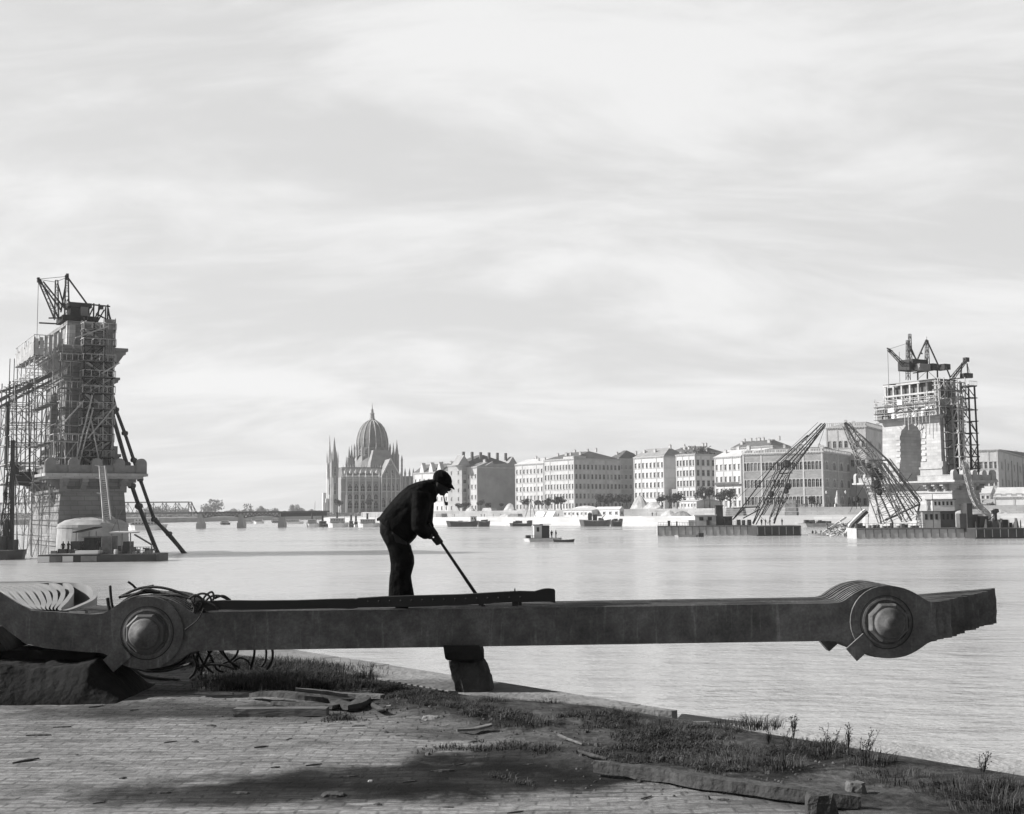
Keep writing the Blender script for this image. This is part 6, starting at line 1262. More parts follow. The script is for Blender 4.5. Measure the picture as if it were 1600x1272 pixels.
# dark hopper slung at the left of the pier
hp = thing('hopper', 'dark iron hopper with chute slung on the scaffold left of the left tower', 'hopper', tuple(F1.wor(F1.at(34, 758, -4))), RZ); off = F1.at(34, 758, -4)
def fb_(x0, y0, x1, y1, yl, th_, m, nm, tt=hp, o_=None):
    o_ = off if o_ is None else o_; a, c = F1.at(x0, y1, yl)-o_, F1.at(x1, y0, yl)-o_; mb = MB(); mb.box((a.x, -th_, a.z), (c.x, th_, c.z)); mb.build(nm, m, tt)
a0 = F1.at(22, 744, -4)-off; a1 = F1.at(50, 744, -4)-off; b0 = F1.at(28, 758, -4)-off; b1_ = F1.at(46, 760, -4)-off
mb = MB(); mb.hexa([(b0.x, -1, b0.z), (b1_.x, -1, b1_.z), (b1_.x, 1, b1_.z), (b0.x, 1, b0.z)], [(a0.x, -1.6, a0.z), (a1.x, -1.6, a1.z), (a1.x, 1.6, a1.z), (a0.x, 1.6, a0.z)]); mb.build('bin', M['steel'], hp)
fb_(19, 727, 28, 741, -4, 1.2, M['steel'], 'winch'); fb_(28, 738, 56, 743, -4, 1.4, M['steel'], 'deck')
# ================================================================== VESSELS
def person_mesh(pose=0):
    mb = MB(); y = 0
    for s in (-1, 1): mb.tube([(s*.09, 0, .03), (s*.1, 0, .45), (s*.09, .0, .86)], [.065, .075, .10], 8); mb.tube([(s*.1, -.12, .04), (s*.1, .06, .05)], .05, 6)
    mb.loft([[(rx*math.cos(2*math.pi*k/10), ry*math.sin(2*math.pi*k/10), z) for k in range(10)] for rx, ry, z in ((.17, .12, .82), (.18, .13, .98), (.20, .13, 1.25), (.21, .12, 1.38), (.10, .08, 1.47), (.06, .06, 1.54))])
    for s in (-1, 1): e = Vector((s*.30, -.05-.1*pose, 1.12)); mb.tube([(s*.20, 0, 1.38), e, e+Vector((-s*.04, -.22*pose-.03, -.24+.2*pose)), e+Vector((-s*.05, -.3*pose-.04, -.33+.25*pose))], [.06, .05, .042, .035], 7)
    mb.lathe([(.02, 1.5), (.07, 1.54), (.09, 1.62), (.09, 1.68), (.05, 1.74), (.01, 1.76)], (0, -.01, 0), 10); return mb
PM = {}
def figure(loc, rz, lab, grp, pose=0, m='cloth_dark'):
    k = (pose, m)
    if k not in PM: o = baked(person_mesh(pose), 'person', M[m], .035, None, 1); PM[k] = o.data
    else: o = bpy.data.objects.new('person', PM[k]); COL.objects.link(o)
    o.location = loc; o.rotation_euler.z = rz; return tag(o, lab, 'person', grp)
def Yw(px, py):                                           # distance of a waterline pixel
    q = PZ(px, py, WZ); return q
M['crane_grey'] = mat('pale_grey_crane_paint', .2, .7, .3, .5); M['cabin_w'] = mat('cabin_paint', .6, .6, .15, .5); M['deck'] = mat('wooden_deck', .14, .9, .3, .5)
def vessel(name, lab, cat, xl, xr, yw, hpx, beam, hull, ang=0.0, group=None, bow=.25, deckm=None, rake=.12, sheer=0.0, frames=0):
    a = Yw(xl, yw); c = Yw((xl+xr)/2, yw); s_ = c.y/FPX; L = (xr-xl)*s_/math.cos(ang); H = hpx*s_; Fv = Frame(c.x, c.y, ang); t = thing(name, lab, cat, (c.x, c.y, WZ), ang, group)
    def pl(f): 
        o = []; 
        for k in range(9): u = -L/2*f+L*f*k/8; w = beam/2*(1 if bow <= 0 else min(1, ((L/2*f-abs(u))/(L*bow))**.6 if (L/2*f-abs(u)) < L*bow else 1)); o.append((u, -max(w, .12)))
        return o+[(x, -y) for x, y in o[::-1]]
    mb = MB(); lo = pl(1-rake); hi = pl(1.0); z1 = lambda x: H+sheer*H*(2*x/L)**2
    mb.hexa([(x, y, -.6) for x, y in lo], [(x, y, z1(x)) for x, y in hi]); mb.build('hull', hull, t)
    mb = MB(); q = [(x*.985, y*.97) for x, y in hi]; mb.hexa([(x, y, z1(x)+.003) for x, y in q], [(x, y, z1(x)+.05) for x, y in q]); mb.build('deck', deckm or M['deck'], t)
    if frames:
        for k in range(frames+1):
            x = -L/2+.2+(L-.4)*k/frames; mb = MB(); mb.box((x-.07, -beam/2-.09, .3), (x+.07, -beam/2-.003, H-.1)); mb.build('frame_rib', M['steel_grey'] if hull is not M['hull_dark'] else M['hull_pale'], t)
        mb = MB(); mb.box((-L/2, -beam/2-.14, H-.22), (L/2, -beam/2-.004, H-.02)); mb.build('rubbing_strake', M['steel_grey'], t)
    return t, Fv, L, H
def vb(t, name, a, b_, m): mb = MB(); mb.box(a, b_); return mb.build(name, m, t)
def cabin(t, x0, x1, y0, y1, z0, z1, m, roofm=None, wins=3, nm='cabin'):
    vb(t, nm, (x0, y0, z0), (x1, y1, z1), m); vb(t, 'cabin_roof', (x0-.25, y0-.25, z1+.002), (x1+.25, y1+.25, z1+.16), roofm or M['steel_grey'])
    w = (x1-x0)/(wins*2+1)
    for k in range(wins): xx = x0+w*(2*k+1); vb(t, 'window', (xx, y0-.03, z0+(z1-z0)*.5), (xx+w, y0-.003, z0+(z1-z0)*.85), M['glass'])
def vrail(t, x0, x1, y, z, h=1.0, n=10):
    mb = MB(); mb.bar((x0, y, z+h), (x1, y, z+h), .07); mb.bar((x0, y, z+h*.5), (x1, y, z+h*.5), .05)
    for k in range(n+1): x = x0+(x1-x0)*k/n; mb.bar((x, y, z), (x, y, z+h), .07)
    mb.build('railing', M['steel_grey'], t)
# work raft under the left tower
t, Fv, L, H = vessel('work_raft', 'low work raft with shelters and machinery moored at the foot of the left tower', 'raft', 72, 253, 877, 11, 6, M['hull_dark'], 0, bow=0, rake=0.0)
ux = lambda px: (px-162.5)*Fv.o.y/FPX
for x0, x1, m in ((72, 90, M['white']), (110, 126, M['white']), (138, 162, M['stone_plain']), (91, 109, M['timber'])): vb(t, 'side_panel', (ux(x0), -3.08, .05), (ux(x1), -3.003, H-.15), m)
vb(t, 'deck_plank', (ux(90), -3.3, H+.06), (ux(163), 2.4, H+.2), M['timber_pale'])
cabin(t, ux(133), ux(152), -.6, 1.6, H+.2, H+2.4, M['timber_dark'], M['timber'], 2); vb(t, 'boiler', (ux(114), -1, H+.21), (ux(128), 1, H+1.9), M['hull_dark'])
mb = MB(); mb.bar((ux(119), 0, H+3.2), (ux(153), 0, H+3.9), 3.2, .14, up=(0, 0, 1)); mb.build('canopy', M['timber_dark'], t)
for px in (120, 140, 151): mb = MB(); mb.bar((ux(px), -.4, H+.2), (ux(px), -.4, H+3.3), .1); mb.build('canopy_post', M['timber'], t)
vb(t, 'storage_crate', (ux(164), -1.5, H+.06), (ux(178), 1.5, H+2.6), M['timber']); vb(t, 'storage_crate', (ux(128), -2.8, H+.21), (ux(163), -1.6, H+.6), M['white'])
mb = MB(); mb.hexa([(ux(178), -2, H+3.0), (ux(210), -2, H+3.0), (ux(210), 2, H+3.0), (ux(178), 2, H+3.0)], [(ux(177), -2.1, H+3.2), (ux(211), -2.1, H+3.15), (ux(211), 2.1, H+3.2), (ux(177), 2.1, H+3.3)]); mb.build('canopy', M['timber_pale'], t)
for px in (180, 196, 209): mb = MB(); mb.bar((ux(px), -1.8, H+.06), (ux(px), -1.8, H+3.0), .13); mb.build('canopy_post', M['timber'], t)
for x0, x1, h in ((187, 193, 1.2), (195, 205, 1.8), (205, 209, 1.0)): vb(t, 'winch', (ux(x0), -1, H+.06), (ux(x1), 1, H+h), M['hull_dark'])
mb = MB(); mb.bar((ux(209), 0, H+2.8), (ux(236), 0, H+1.3), .22); mb.bar((ux(236), 0, H+1.4), (ux(236), 0, H+.1), .1); mb.bar((ux(226), -1, H+.8), (ux(246), -1, H+.6), .2); mb.bar((ux(176), .5, H+6.8), (ux(184), .5, H+3.2), .1); mb.bar((ux(180), -1.8, H+3.4), (ux(196), -1.8, H+6.5), .07); mb.build('boom', M['timber'], t)
rr0 = random.Random(31)
for k in range(26):
    x = ux(rr0.uniform(92, 238)); y = rr0.uniform(-2.8, 1.5); r = rr0.uniform(.15, .42); z = H+(.21 if x < ux(163) and y < 2.4 else .06); mb = MB()
    if rr0.random() < .5: mb.lathe([(r, 0), (r*1.1, r*1.2), (r*.95, r*2.3)], (x, y, z), 9); nm_ = 'barrel'
    else: mb.hexa([(x-r*1.6, y-r, z), (x+r*1.6, y-r, z), (x+r*1.5, y+r, z), (x-r*1.5, y+r, z)], [(x-r*1.3, y-r, z+r*1.6), (x+r*1.6, y-r*.9, z+r*1.5), (x+r*1.4, y+r, z+r*1.6), (x-r*1.4, y+r, z+r*1.4)]); nm_ = 'crate'
    mb.build(nm_, M[rr0.choice(('hull_dark', 'timber', 'steel_grey', 'timber_pale'))], t)
vrail(t, ux(214), ux(250), -2.8, H+.05, 1.0, 8)
for px, rz, l in ((106, 0, 'workman standing at the left end of the work raft under the tower'), (114, 1, 'workman beside the boiler on the work raft'), (136, 2, 'workman in front of the dark cabin on the work raft'), (160, .5, 'workman by the crate on the work raft')): figure((Fv.o.x+ux(px), Fv.o.y-1.9, WZ+H+.21), rz, l, 'workmen on the work raft', int(rz) % 2)
# derrick pontoon at the left edge
t, Fv, L, H = vessel('derrick_pontoon', 'dark pontoon with tall piling mast cut off by the left picture edge', 'pontoon', -40, 37, 874, 14, 7, M['hull_dark'], 0, bow=.12)
ux = lambda px: (px+1.5)*Fv.o.y/FPX
mb = MB(); zt_ = P(15, 688, Fv.o.y).z-WZ; mb.bar((ux(18), 0, H), (ux(15), 0, zt_), .5); mb.build('mast', M['steel'], t)
mb = MB(); lattice(mb, (ux(6), 0, H), (ux(11), 0, zt_*.72), 1.2, .5, 14, .12, .07); mb.build('lattice_leader', M['steel'], t)
for a, c in (((14, 700), (-8, 860)), ((16, 700), (26, 858)), ((6, 560), (5, 735)), ((13, 560), (12, 700))):
    mb = MB(); mb.bar((ux(a[0]), .3, P(a[0], a[1], Fv.o.y).z-WZ), (ux(c[0]), .3, P(c[0], c[1], Fv.o.y).z-WZ), .09); mb.build('stay_rope', M['steel'], t)
for k in range(6): z = H+1+k*2.3; mb = MB(); mb.bar((ux(4), -.2, z), (ux(19), -.2, z), .13); mb.build('crossbar', M['steel'], t)
vb(t, 'winch', (ux(2), -2, H+.05), (ux(12), 1, H+2.2), M['hull_dark']); vb(t, 'winch', (ux(16), -1, H+.05), (ux(24), 1, H+1.6), M['hull_dark']); mb = MB(); mb.lathe([(.5, 0), (.6, 2), (.3, 2.6)], (ux(8), 0, H+2.2), 8); mb.build('boiler', M['hull_dark'], t)
figure((Fv.o.x+ux(6), Fv.o.y-.2, WZ+P(5, 783, Fv.o.y).z-WZ), 0, 'workman standing high on the mast of the left pontoon', None)
# small hut raft in mid river
t, Fv, L, H = vessel('hut_raft', 'small raft with a tall narrow hut drifting in the middle of the river', 'raft', 818, 878, 846, 5, 3.4, M['cabin_w'], 0.08, bow=.1, frames=0)
ux = lambda px: (px-848)*Fv.o.y/FPX
cabin(t, ux(834), ux(846), -1, 1, H+.06, H+2.9, M['cabin_w'], M['hull_dark'], 1); vb(t, 'open_cabin', (ux(846.3), -.9, H+.06), (ux(858), .95, H+2.85), M['hull_dark']); vb(t, 'cabin_roof', (ux(844), -1.2, H+3.06), (ux(860), 1.2, H+3.16), M['hull_dark']); vb(t, 'winch', (ux(822), -.5, H+.06), (ux(829), .5, H+.7), M['hull_dark']); vrail(t, ux(820), ux(834), -1.4, H+.05, .6, 5)
figure((Fv.o.x+ux(862), Fv.o.y-.4, WZ+H+.06), .4, 'man standing beside the hut on the mid river raft', 'men on the hut raft'); figure((Fv.o.x+ux(868.5), Fv.o.y-.2, WZ+H+.06), 2, 'man standing near the bow of the mid river raft', 'men on the hut raft')
def rowboat(xl, xr, yw, lab, m='hull_dark', grp='rowing boats', h=2.6, w=1.4):
    t, Fv, L, H = vessel('rowing_boat', lab, 'rowing boat', xl, xr, yw, h, w, M[m], .05, grp, bow=.4, rake=.16, sheer=.5)
    for k in (-.2, .1): vb(t, 'thwart', (L*k, -w*.42, H+.052), (L*k+.25, w*.42, H+.12), M['timber'])
    return t, Fv, L, H
rowboat(864, 898, 847, 'dark rowing boat tied to the right side of the hut raft', h=3)
# floating crane one
def barge_pair(xl, xm, xr, yw, hpx, beam, lab1, lab2, grp):
    a = vessel('crane_barge', lab1, 'barge', xl, xm, yw, hpx, beam, M['hull_pale'], -.1, grp, bow=0, rake=0, frames=14); b_ = vessel('crane_barge', lab2, 'barge', xm+.6, xr, yw, hpx, beam+1.5, M['hull_dark'], 0, grp, bow=0, rake=0, frames=6); return a, b_
def crane(name, lab, Yc, base_px, chords, laces, stays, hook, w=.34, m=None, m2=None):
    o = P(base_px[0], base_px[1], Yc); t = thing(name, lab, 'floating crane', tuple(o), 0, 'floating cranes'); m = m or M['steel']; m2 = m2 or m
    for (a, c, ya, yc_) in chords: mb = MB(); q0, q1 = P(a[0], a[1], Yc+ya)-o, P(c[0], c[1], Yc+yc_)-o; mb.bar(q0, q1, w); mb.build('chord', m, t)
    for (a, c, n, w0, w1) in laces: mb = MB(); q0, q1 = P(a[0], a[1], Yc)-o, P(c[0], c[1], Yc)-o; lattice(mb, q0, q1, w0, w1, max(3, int(n*.6)), w*.55, w*.26); mb.build('lattice_jib', m2, t)
    for a, c in stays: mb = MB(); mb.bar(P(a[0], a[1], Yc)-o, P(c[0], c[1], Yc)-o, .09); mb.build('stay_rope', M['steel'], t)
    for (x, y, r) in hook: mb = MB(); q = P(x, y, Yc)-o; mb.lathe([(r*.4, -r), (r, -r*.5), (r, r*.6), (r*.4, r)], tuple(q), 8); mb.build('hook_block', M['steel'], t)
    return t, o
(b1t, bF, bL, bH), (b2t, bF2, bL2, bH2) = barge_pair(1028, 1175, 1243, 836.5, 15, 11, 'pale ribbed barge hull carrying the left floating crane, longer light part', 'dark end barge under the jib foot of the left floating crane', 'barges of the floating cranes')
Yc = bF.o.y
ux = lambda px: (px-1101.5)*Yc/FPX
cabin(b1t, ux(1086), ux(1118), -3, 3, bH+.06, bH+2.7, M['hull_pale'], M['cabin_w'], 2, 'engine_house'); vb(b1t, 'sloped_house', (ux(1076), -2.5, bH+.06), (ux(1085.9), 2.5, bH+1.5), M['hull_pale'])
cabin(b1t, ux(1118.3), ux(1129), -2.5, 2.5, bH+2.6, bH+5.2, M['hull_dark'], M['hull_dark'], 2, 'wheelhouse'); vb(b1t, 'house_base', (ux(1118.3), -2.5, bH+.06), (ux(1129), 2.5, bH+2.59), M['hull_dark']); cabin(b1t, ux(1129.5), ux(1143), -2.5, 2.5, bH+.06, bH+2.3, M['hull_dark'], M['steel_grey'], 2, 'deck_house')
vrail(b1t, ux(1029), ux(1086), -5.3, bH+.05, .9, 14); vrail(b1t, ux(1143), ux(1174), -5.3, bH+.05, .9, 8)
for px, w_ in ((1044, 4), (1057, 2), (1103, 5), (1150, 5), (1158, 4), (1166, 5)): vb(b1t, 'deck_gear', (ux(px), -3.5, bH+.055), (ux(px+w_), -1, bH+1.0+.1*w_), M['hull_dark'])
t_, o_ = crane('floating_crane', 'left floating crane with long raked lattice jib leaning right over the river', Yc, (1180, 818), [((1177, 819), (1220, 735), 0, 0), ((1181, 820), (1226, 735), 3, 2), ((1220, 735), (1289, 661), 0, 0), ((1226, 736), (1290, 663), 2, .5), ((1209, 818), (1234, 740), -2, -1), ((1234, 740), (1277, 680), -1, 0), ((1210, 818), (1228, 757), 3, 2), ((1145, 812), (1210, 726), 0, 0), ((1210, 726), (1262, 680), 0, 0), ((1146, 794), (1186, 792), 0, 0), ((1187, 792), (1176, 818), 2, 2), ((1215, 727), (1243, 725), 0, 0), ((1217, 740), (1238, 739), -1, 1), ((1161, 810), (1187, 796), 2, 2), ((1145, 812), (1162, 795), 2, 2)],
    [((1186, 802), (1222, 738), 8, 2.2, 3.0), ((1224, 734), (1286, 664), 14, 3.4, 1.2), ((1206, 812), (1226, 770), 4, 1.2, 2.2)], [((1224, 742), (1205, 766)), ((1205, 766), (1232, 790)), ((1221, 735), (1176, 760)), ((1183, 760), (1213, 762)), ((1200, 818), (1228, 762)), ((1283, 668), (1146, 810)), ((1290, 664), (1278, 700)), ((1278, 660), (1140, 790)), ((1176, 796), (1200, 818))], [(1231, 760, .9), (1229, 768, .6), (1205, 772, .8), (1230, 725, 1.0)], .27, M['steel'], M['steel'])
for px, rz, l in ((1190, 0, 'left workman on the dark end barge'), (1196, 1, 'second workman on the dark end barge'), (1203, 2, 'third workman, near the jib foot, on the dark end barge'), (1222, .6, 'workman near the right end of the dark barge')): figure((P(px, 820, Yc-3).x, Yc-3, WZ+bH2+.06), rz, l, 'workmen on the dark end barge', int(rz) % 2)
# floating crane two
(c1t, cF, cL, cH), (c2t, cF2, cL2, cH2) = barge_pair(1334, 1506, 1582, 840.5, 15.5, 12, 'pale ribbed barge hull in front of the right tower carrying the right floating crane', 'dark ribbed barge with machinery at the right end of the right floating crane', 'barges of the floating cranes')
Yc = cF.o.y; ux = lambda px: (px-1420)*Yc/FPX
cabin(c1t, ux(1437), ux(1464), -3, 3, cH+.06, cH+3.6, M['hull_pale'], M['steel_grey'], 3, 'deck_house'); cabin(c1t, ux(1464.3), ux(1487), -2.5, 3, cH+.06, cH+3.6, M['steel_grey'], M['steel_grey'], 3, 'deck_house'); cabin(c1t, ux(1453), ux(1486), -2.8, 2.8, cH+3.8, cH+6.2, M['cabin_w'], M['hull_dark'], 5, 'upper_house')
vrail(c1t, ux(1335), ux(1436), -5.8, cH+.05, 1.0, 16)
for k in range(14): px = 1336+k*7; vb(c1t, 'deck_gear', (ux(px), -4+(k % 3), cH+.055), (ux(px+rnd.uniform(2, 5)), -2+(k % 3), cH+rnd.uniform(.4, 1.2)), rnd.choice((M['hull_dark'], M['steel_grey'])))
mb = MB(); mb.bar((ux(1451.5), -4, cH), (ux(1451.5), -4, cH+7.5), .1); mb.build('flagpole', M['steel'], c1t)
ux2 = lambda px: (px-1544.3)*Yc/FPX
for x0, x1, h, m in ((1498, 1514, 3.2, 'steel_grey'), (1508, 1516, 5.4, 'hull_dark'), (1516.5, 1528, 5.0, 'cabin_w'), (1520, 1528, 2.9, 'hull_dark'), (1529, 1541, 2.6, 'hull_dark'), (1545, 1553, 1.5, 'steel_grey'), (1563, 1572, 1.8, 'hull_dark'), (1572, 1580, 1.1, 'hull_dark')):
    if m == 'cabin_w': cabin(c2t, ux2(x0), ux2(x1), 3, 5, cH2+.06, cH2+h, M[m], M['steel_grey'], 3, 'deck_house')
    else: vb(c2t, 'machinery', (ux2(x0), -1.5+rnd.uniform(-1, 2), cH2+.06), (ux2(x1), 1+rnd.uniform(-.5, 1.5), cH2+h), M[m])
for k in range(26):
    x = ux2(rnd.uniform(1507, 1581)); y = rnd.uniform(-5, 3); mb = MB(); z = cH2+.06; r = rnd.uniform(.15, .6); mb.lathe([(r, 0), (r*rnd.uniform(.5, 1.2), rnd.uniform(.4, 1.2)), (r*.3, rnd.uniform(1.2, 2.2))], (x, y, z), 7); mb.build('deck_gear', rnd.choice((M['hull_dark'], M['steel_grey'], M['hull_dark'])), c2t)
mb = MB(); mb.bar((ux2(1530), 0, cH2), (ux2(1562), 0, cH2+3.6), .14); mb.bar((ux2(1556), 0, cH2), (ux2(1556), 0, cH2+4.2), .5, .9); mb.bar((ux2(1551), 0, cH2+3.4), (ux2(1561), 0, cH2+3.8), .8); mb.build('small_derrick', M['hull_dark'], c2t)
t_, o_ = crane('floating_crane', 'right floating crane with wide grey lattice jib leaning left before the right tower', Yc, (1405, 818), [((1377, 819), (1362, 746), 0, 0), ((1362, 746), (1339, 712), 0, 0), ((1339, 712), (1319, 661), 0, 0), ((1409, 813), (1375, 731), -2, -1), ((1375, 731), (1337, 691), -1, 0), ((1337, 691), (1320, 660), 0, 0), ((1437, 787), (1384, 716), 2, 1), ((1384, 716), (1347, 682), 1, 0), ((1347, 682), (1321, 660), 0, 0), ((1437, 787), (1432, 813), 2, 2), ((1356, 720), (1386, 719), -2, 2), ((1383, 813), (1437, 788), 2, 2), ((1362, 746), (1378, 742), 0, 0), ((1395, 818), (1358, 735), 4, 3), ((1424, 814), (1372, 722), 4, 2)],
    [((1322, 663), (1352, 712), 12, 1.4, 3.6), ((1352, 712), (1392, 812), 14, 4.0, 4.6), ((1366, 722), (1422, 810), 11, 2.5, 3.2), ((1384, 720), (1433, 786), 8, 1.6, 2.0)], [((1339, 700), (1338, 795)), ((1353, 753), (1338, 778)), ((1338, 778), (1328, 800)), ((1338, 778), (1348, 800)), ((1380, 820), (1438, 760)), ((1362, 776), (1440, 776)), ((1323, 661), (1434, 788)), ((1400, 775), (1425, 740)), ((1378, 815), (1415, 790)), ((1370, 790), (1400, 762))], [(1338, 780, .7), (1366, 738, 1.0), (1374, 745, .9), (1369, 757, 1.1), (1374, 769, .7), (1358, 728, .6)], .34, M['crane_grey'], M['crane_grey'])
# gangway rising from the right barge to the tower
q = [P(x, y, Yc+8) for x, y in ((1506, 719), (1513, 748), (1519, 772), (1527, 789), (1545, 806))]; mb = MB()
for a, c in zip(q, q[1:]):
    lattice(mb, a, c, 1.1, 1.1, 4, .16, .09)
gw = thing('gangway', 'pale lattice chute hanging from the right tower down to the barge', 'gangway', tuple(q[-1])); wmb(mb, gw).build('lattice', M['timber_pale'], gw)
# wreckage pulled out of the river
wk = Yw(1320, 838); wr = thing('wreckage', 'tangle of pale bent bridge girders rising out of the water between the cranes', 'wreckage', tuple(wk)); o = wk
mb = MB(); qs = [P(x, y, wk.y)-o for x, y in ((1320, 838), (1329, 819), (1338, 810), (1348, 800), (1352, 797))]
for a, c in zip(qs, qs[1:]): mb.bar(a, c, 1.2, .6)
mb.build('box_girder', M['cabin_w'], wr); mb = MB()
for a, c in zip(qs, qs[1:]): mb.bar(a+Vector((.45, -.5, -.4)), c+Vector((.45, -.5, -.4)), .3, .7)
mb.build('girder_web', M['hull_dark'], wr); mb = MB(); mb.bar(P(1284, 834, wk.y+2)-o, P(1322, 808, wk.y+2)-o, .45); mb.bar(P(1300, 834, wk.y+3)-o, P(1332, 812, wk.y+3)-o, .3); mb.build('long_bar', M['cabin_w'], wr)
rr = random.Random(4)
for k in range(34):
    x, y = rr.uniform(1293, 1322), 0; u = (x-1293)/29; y0 = 836-rr.uniform(0, 8+14*u); mb = MB(); pts = []; c = P(x, y0, wk.y+rr.uniform(-1, 2))-o
    for j in range(4): pts.append(tuple(c)); c = c+Vector((rr.uniform(-.9, 1.1), rr.uniform(-.6, .6), rr.uniform(-.5, .7)))
    mb.tube(smoothpts(pts, 3), rr.uniform(.07, .2), 5); mb.build('bent_bar', rr.choice((M['cabin_w'], M['steel_grey'], M['cabin_w'])), wr)
t, Fv, L, H = rowboat(1262, 1302, 837, 'pale rowing boat with three men left of the wreckage', 'cabin_w', h=2.6, w=1.6)
for k, px in enumerate((1270, 1275, 1283)): figure((Fv.o.x+(px-1282)*Fv.o.y/FPX, Fv.o.y, WZ+H-.75), k, ('left', 'middle', 'right')[k]+' man in the pale rowing boat by the wreckage', 'men in the pale rowing boat', 1)
vessel('mooring_float', 'small dark square float in front of the left crane barge', 'float', 1091, 1099, 839, 6, 1.4, M['hull_dark'], 0, bow=0, rake=0)
t, Fv, L, H = vessel('flat_punt', 'low pale punt moored in front of the left crane barge', 'punt', 1054, 1091, 839, 3, 2, M['hull_pale'], 0, bow=.1)
# river steamers and small craft by the far bank
def steamer(xl, xr, yw, h, lab, hull='white', top='cabin_w', grp='boats moored along the far bank', funnel=True, decks=1, mast=True, beam=5):
    t, Fv, L, H = vessel('river_boat', lab, 'boat', xl, xr, yw, h*.38, beam, M[hull], 0, grp, bow=.22, sheer=.25)
    z = H+.2
    for d in range(decks): s_ = .36-.08*d; hh = h*.34*Fv.o.y/FPX/decks*1.4; cabin(t, -L*s_, L*s_*.8, -beam*.33, beam*.33, z, z+hh, M[top], M['cabin_w'], 8-2*d); z += hh+.17
    if funnel: mb = MB(); mb.lathe([(.55, 0), (.5, 2.6), (.6, 2.61), (.6, 2.9)], (-L*.06, 0, z), 10); mb.build('funnel', M['hull_dark'], t)
    if mast: mb = MB(); mb.tube([(L*.3, 0, H), (L*.3, 0, H+5.5)], [.12, .06], 6); mb.build('mast', M['timber'], t)
    vrail(t, -L*.46, L*.44, -beam*.45, H+.05, .8, 14); return t
steamer(198, 262, 828, 18, 'white passenger steamer seen between the hanging chains', decks=2, grp=None, beam=8)
for a in ((479, 498, 823.5, 13, 'white motor boat at the foot of the bridge abutment'), (512, 545, 823.5, 15, 'larger white passenger boat below the parliament tower'), (559, 593, 823.5, 13, 'white excursion boat below the parliament nave')): steamer(a[0], a[1], a[2], a[3], a[4], decks=1)
for a in ((497, 513, 823, 9, 'dark tug between the two left white boats'), (545, 553, 823.5, 10, 'small dark launch right of the large white boat'), (553, 560, 823, 8, 'tiny pale launch beside the excursion boat'), (592, 604, 823.5, 9, 'dark launch hidden partly by the man\'s back')): steamer(a[0], a[1], a[2], a[3], a[4], hull='hull_dark' if 'dark' in a[4] else 'white', top='steel_grey', mast=False, beam=3.5)
for px, yw, l in ((352, 822, 'small dark boat beyond the first bridge piers'), (388, 820, 'small white boat right of the middle pier'), (405, 820, 'pale boat between middle and right pier'), (432, 819, 'dark boat just left of the right pier'), (458, 820.5, 'long pale boat right of the right pier')):
    w = 16 if 'long' not in l else 34; steamer(px-w/2, px+w/2, yw-2, 7, l, hull='hull_dark' if 'dark' in l else 'white', top='cabin_w', mast=False, funnel=False, beam=4)
def lighter(xl, xr, yw, h, lab, m='hull_dark', cab=None, gear=6, seed=1):
    t, Fv, L, H = vessel('river_barge', lab, 'barge', xl, xr, yw, h, 5, M[m], 0, 'cargo barges along the far quay', bow=.12, sheer=.35); rr = random.Random(seed)
    if cab: x = (cab-(xl+xr)/2)*Fv.o.y/FPX; cabin(t, x-1.4, x+1.4, -1.5, 1.5, H+.06, H+2.6, M['white'], M['cabin_w'], 2)
    for k in range(gear): x = rr.uniform(-.42, .42)*L; hh = rr.uniform(.5, 1.6); vb(t, 'deck_gear', (x, -1.5+k*.003, H+.055), (x+rr.uniform(.6, 2.2), 1.2, H+hh), rr.choice((M['hull_dark'], M['steel_grey'], M['timber'])))
    return t, Fv, L, H
lighter(697, 748, 823, 7, 'long dark barge with white deckhouse right of the man\'s head', cab=740, gear=2, seed=2); lighter(746, 766, 823, 7, 'dark tug made fast behind the long dark barge', gear=6, seed=3)
lighter(796, 832, 822.5, 4, 'low dark lighter left of the slanting gangway', gear=8, seed=4)
t, Fv, L, H = lighter(905, 955, 822.5, 8, 'grey dredger barge with dark boiler before the quay', 'steel_grey', gear=3, seed=5); vb(t, 'boiler', (-L*.22, -1, H+.06), (-L*.1, 1, H+3.6), M['hull_dark']); vb(t, 'boiler', (-L*.07, -1, H+.06), (L*.06, 1, H+3.0), M['hull_dark']); mb = MB(); mb.bar((L*.12, 0, H), (L*.3, 0, H+2.6), .3); mb.build('boom', M['steel_grey'], t)
lighter(953, 973, 822.5, 7, 'dark tug at the right end of the dredger barge', gear=9, seed=6); lighter(972, 986, 821, 9, 'grey square float at the end of the dredger row', 'steel_grey', gear=1, seed=7)
lighter(1246, 1330, 823, 4.5, 'low pale barge with arched covers moored at the quay under the palace', 'hull_pale', gear=12, seed=8)
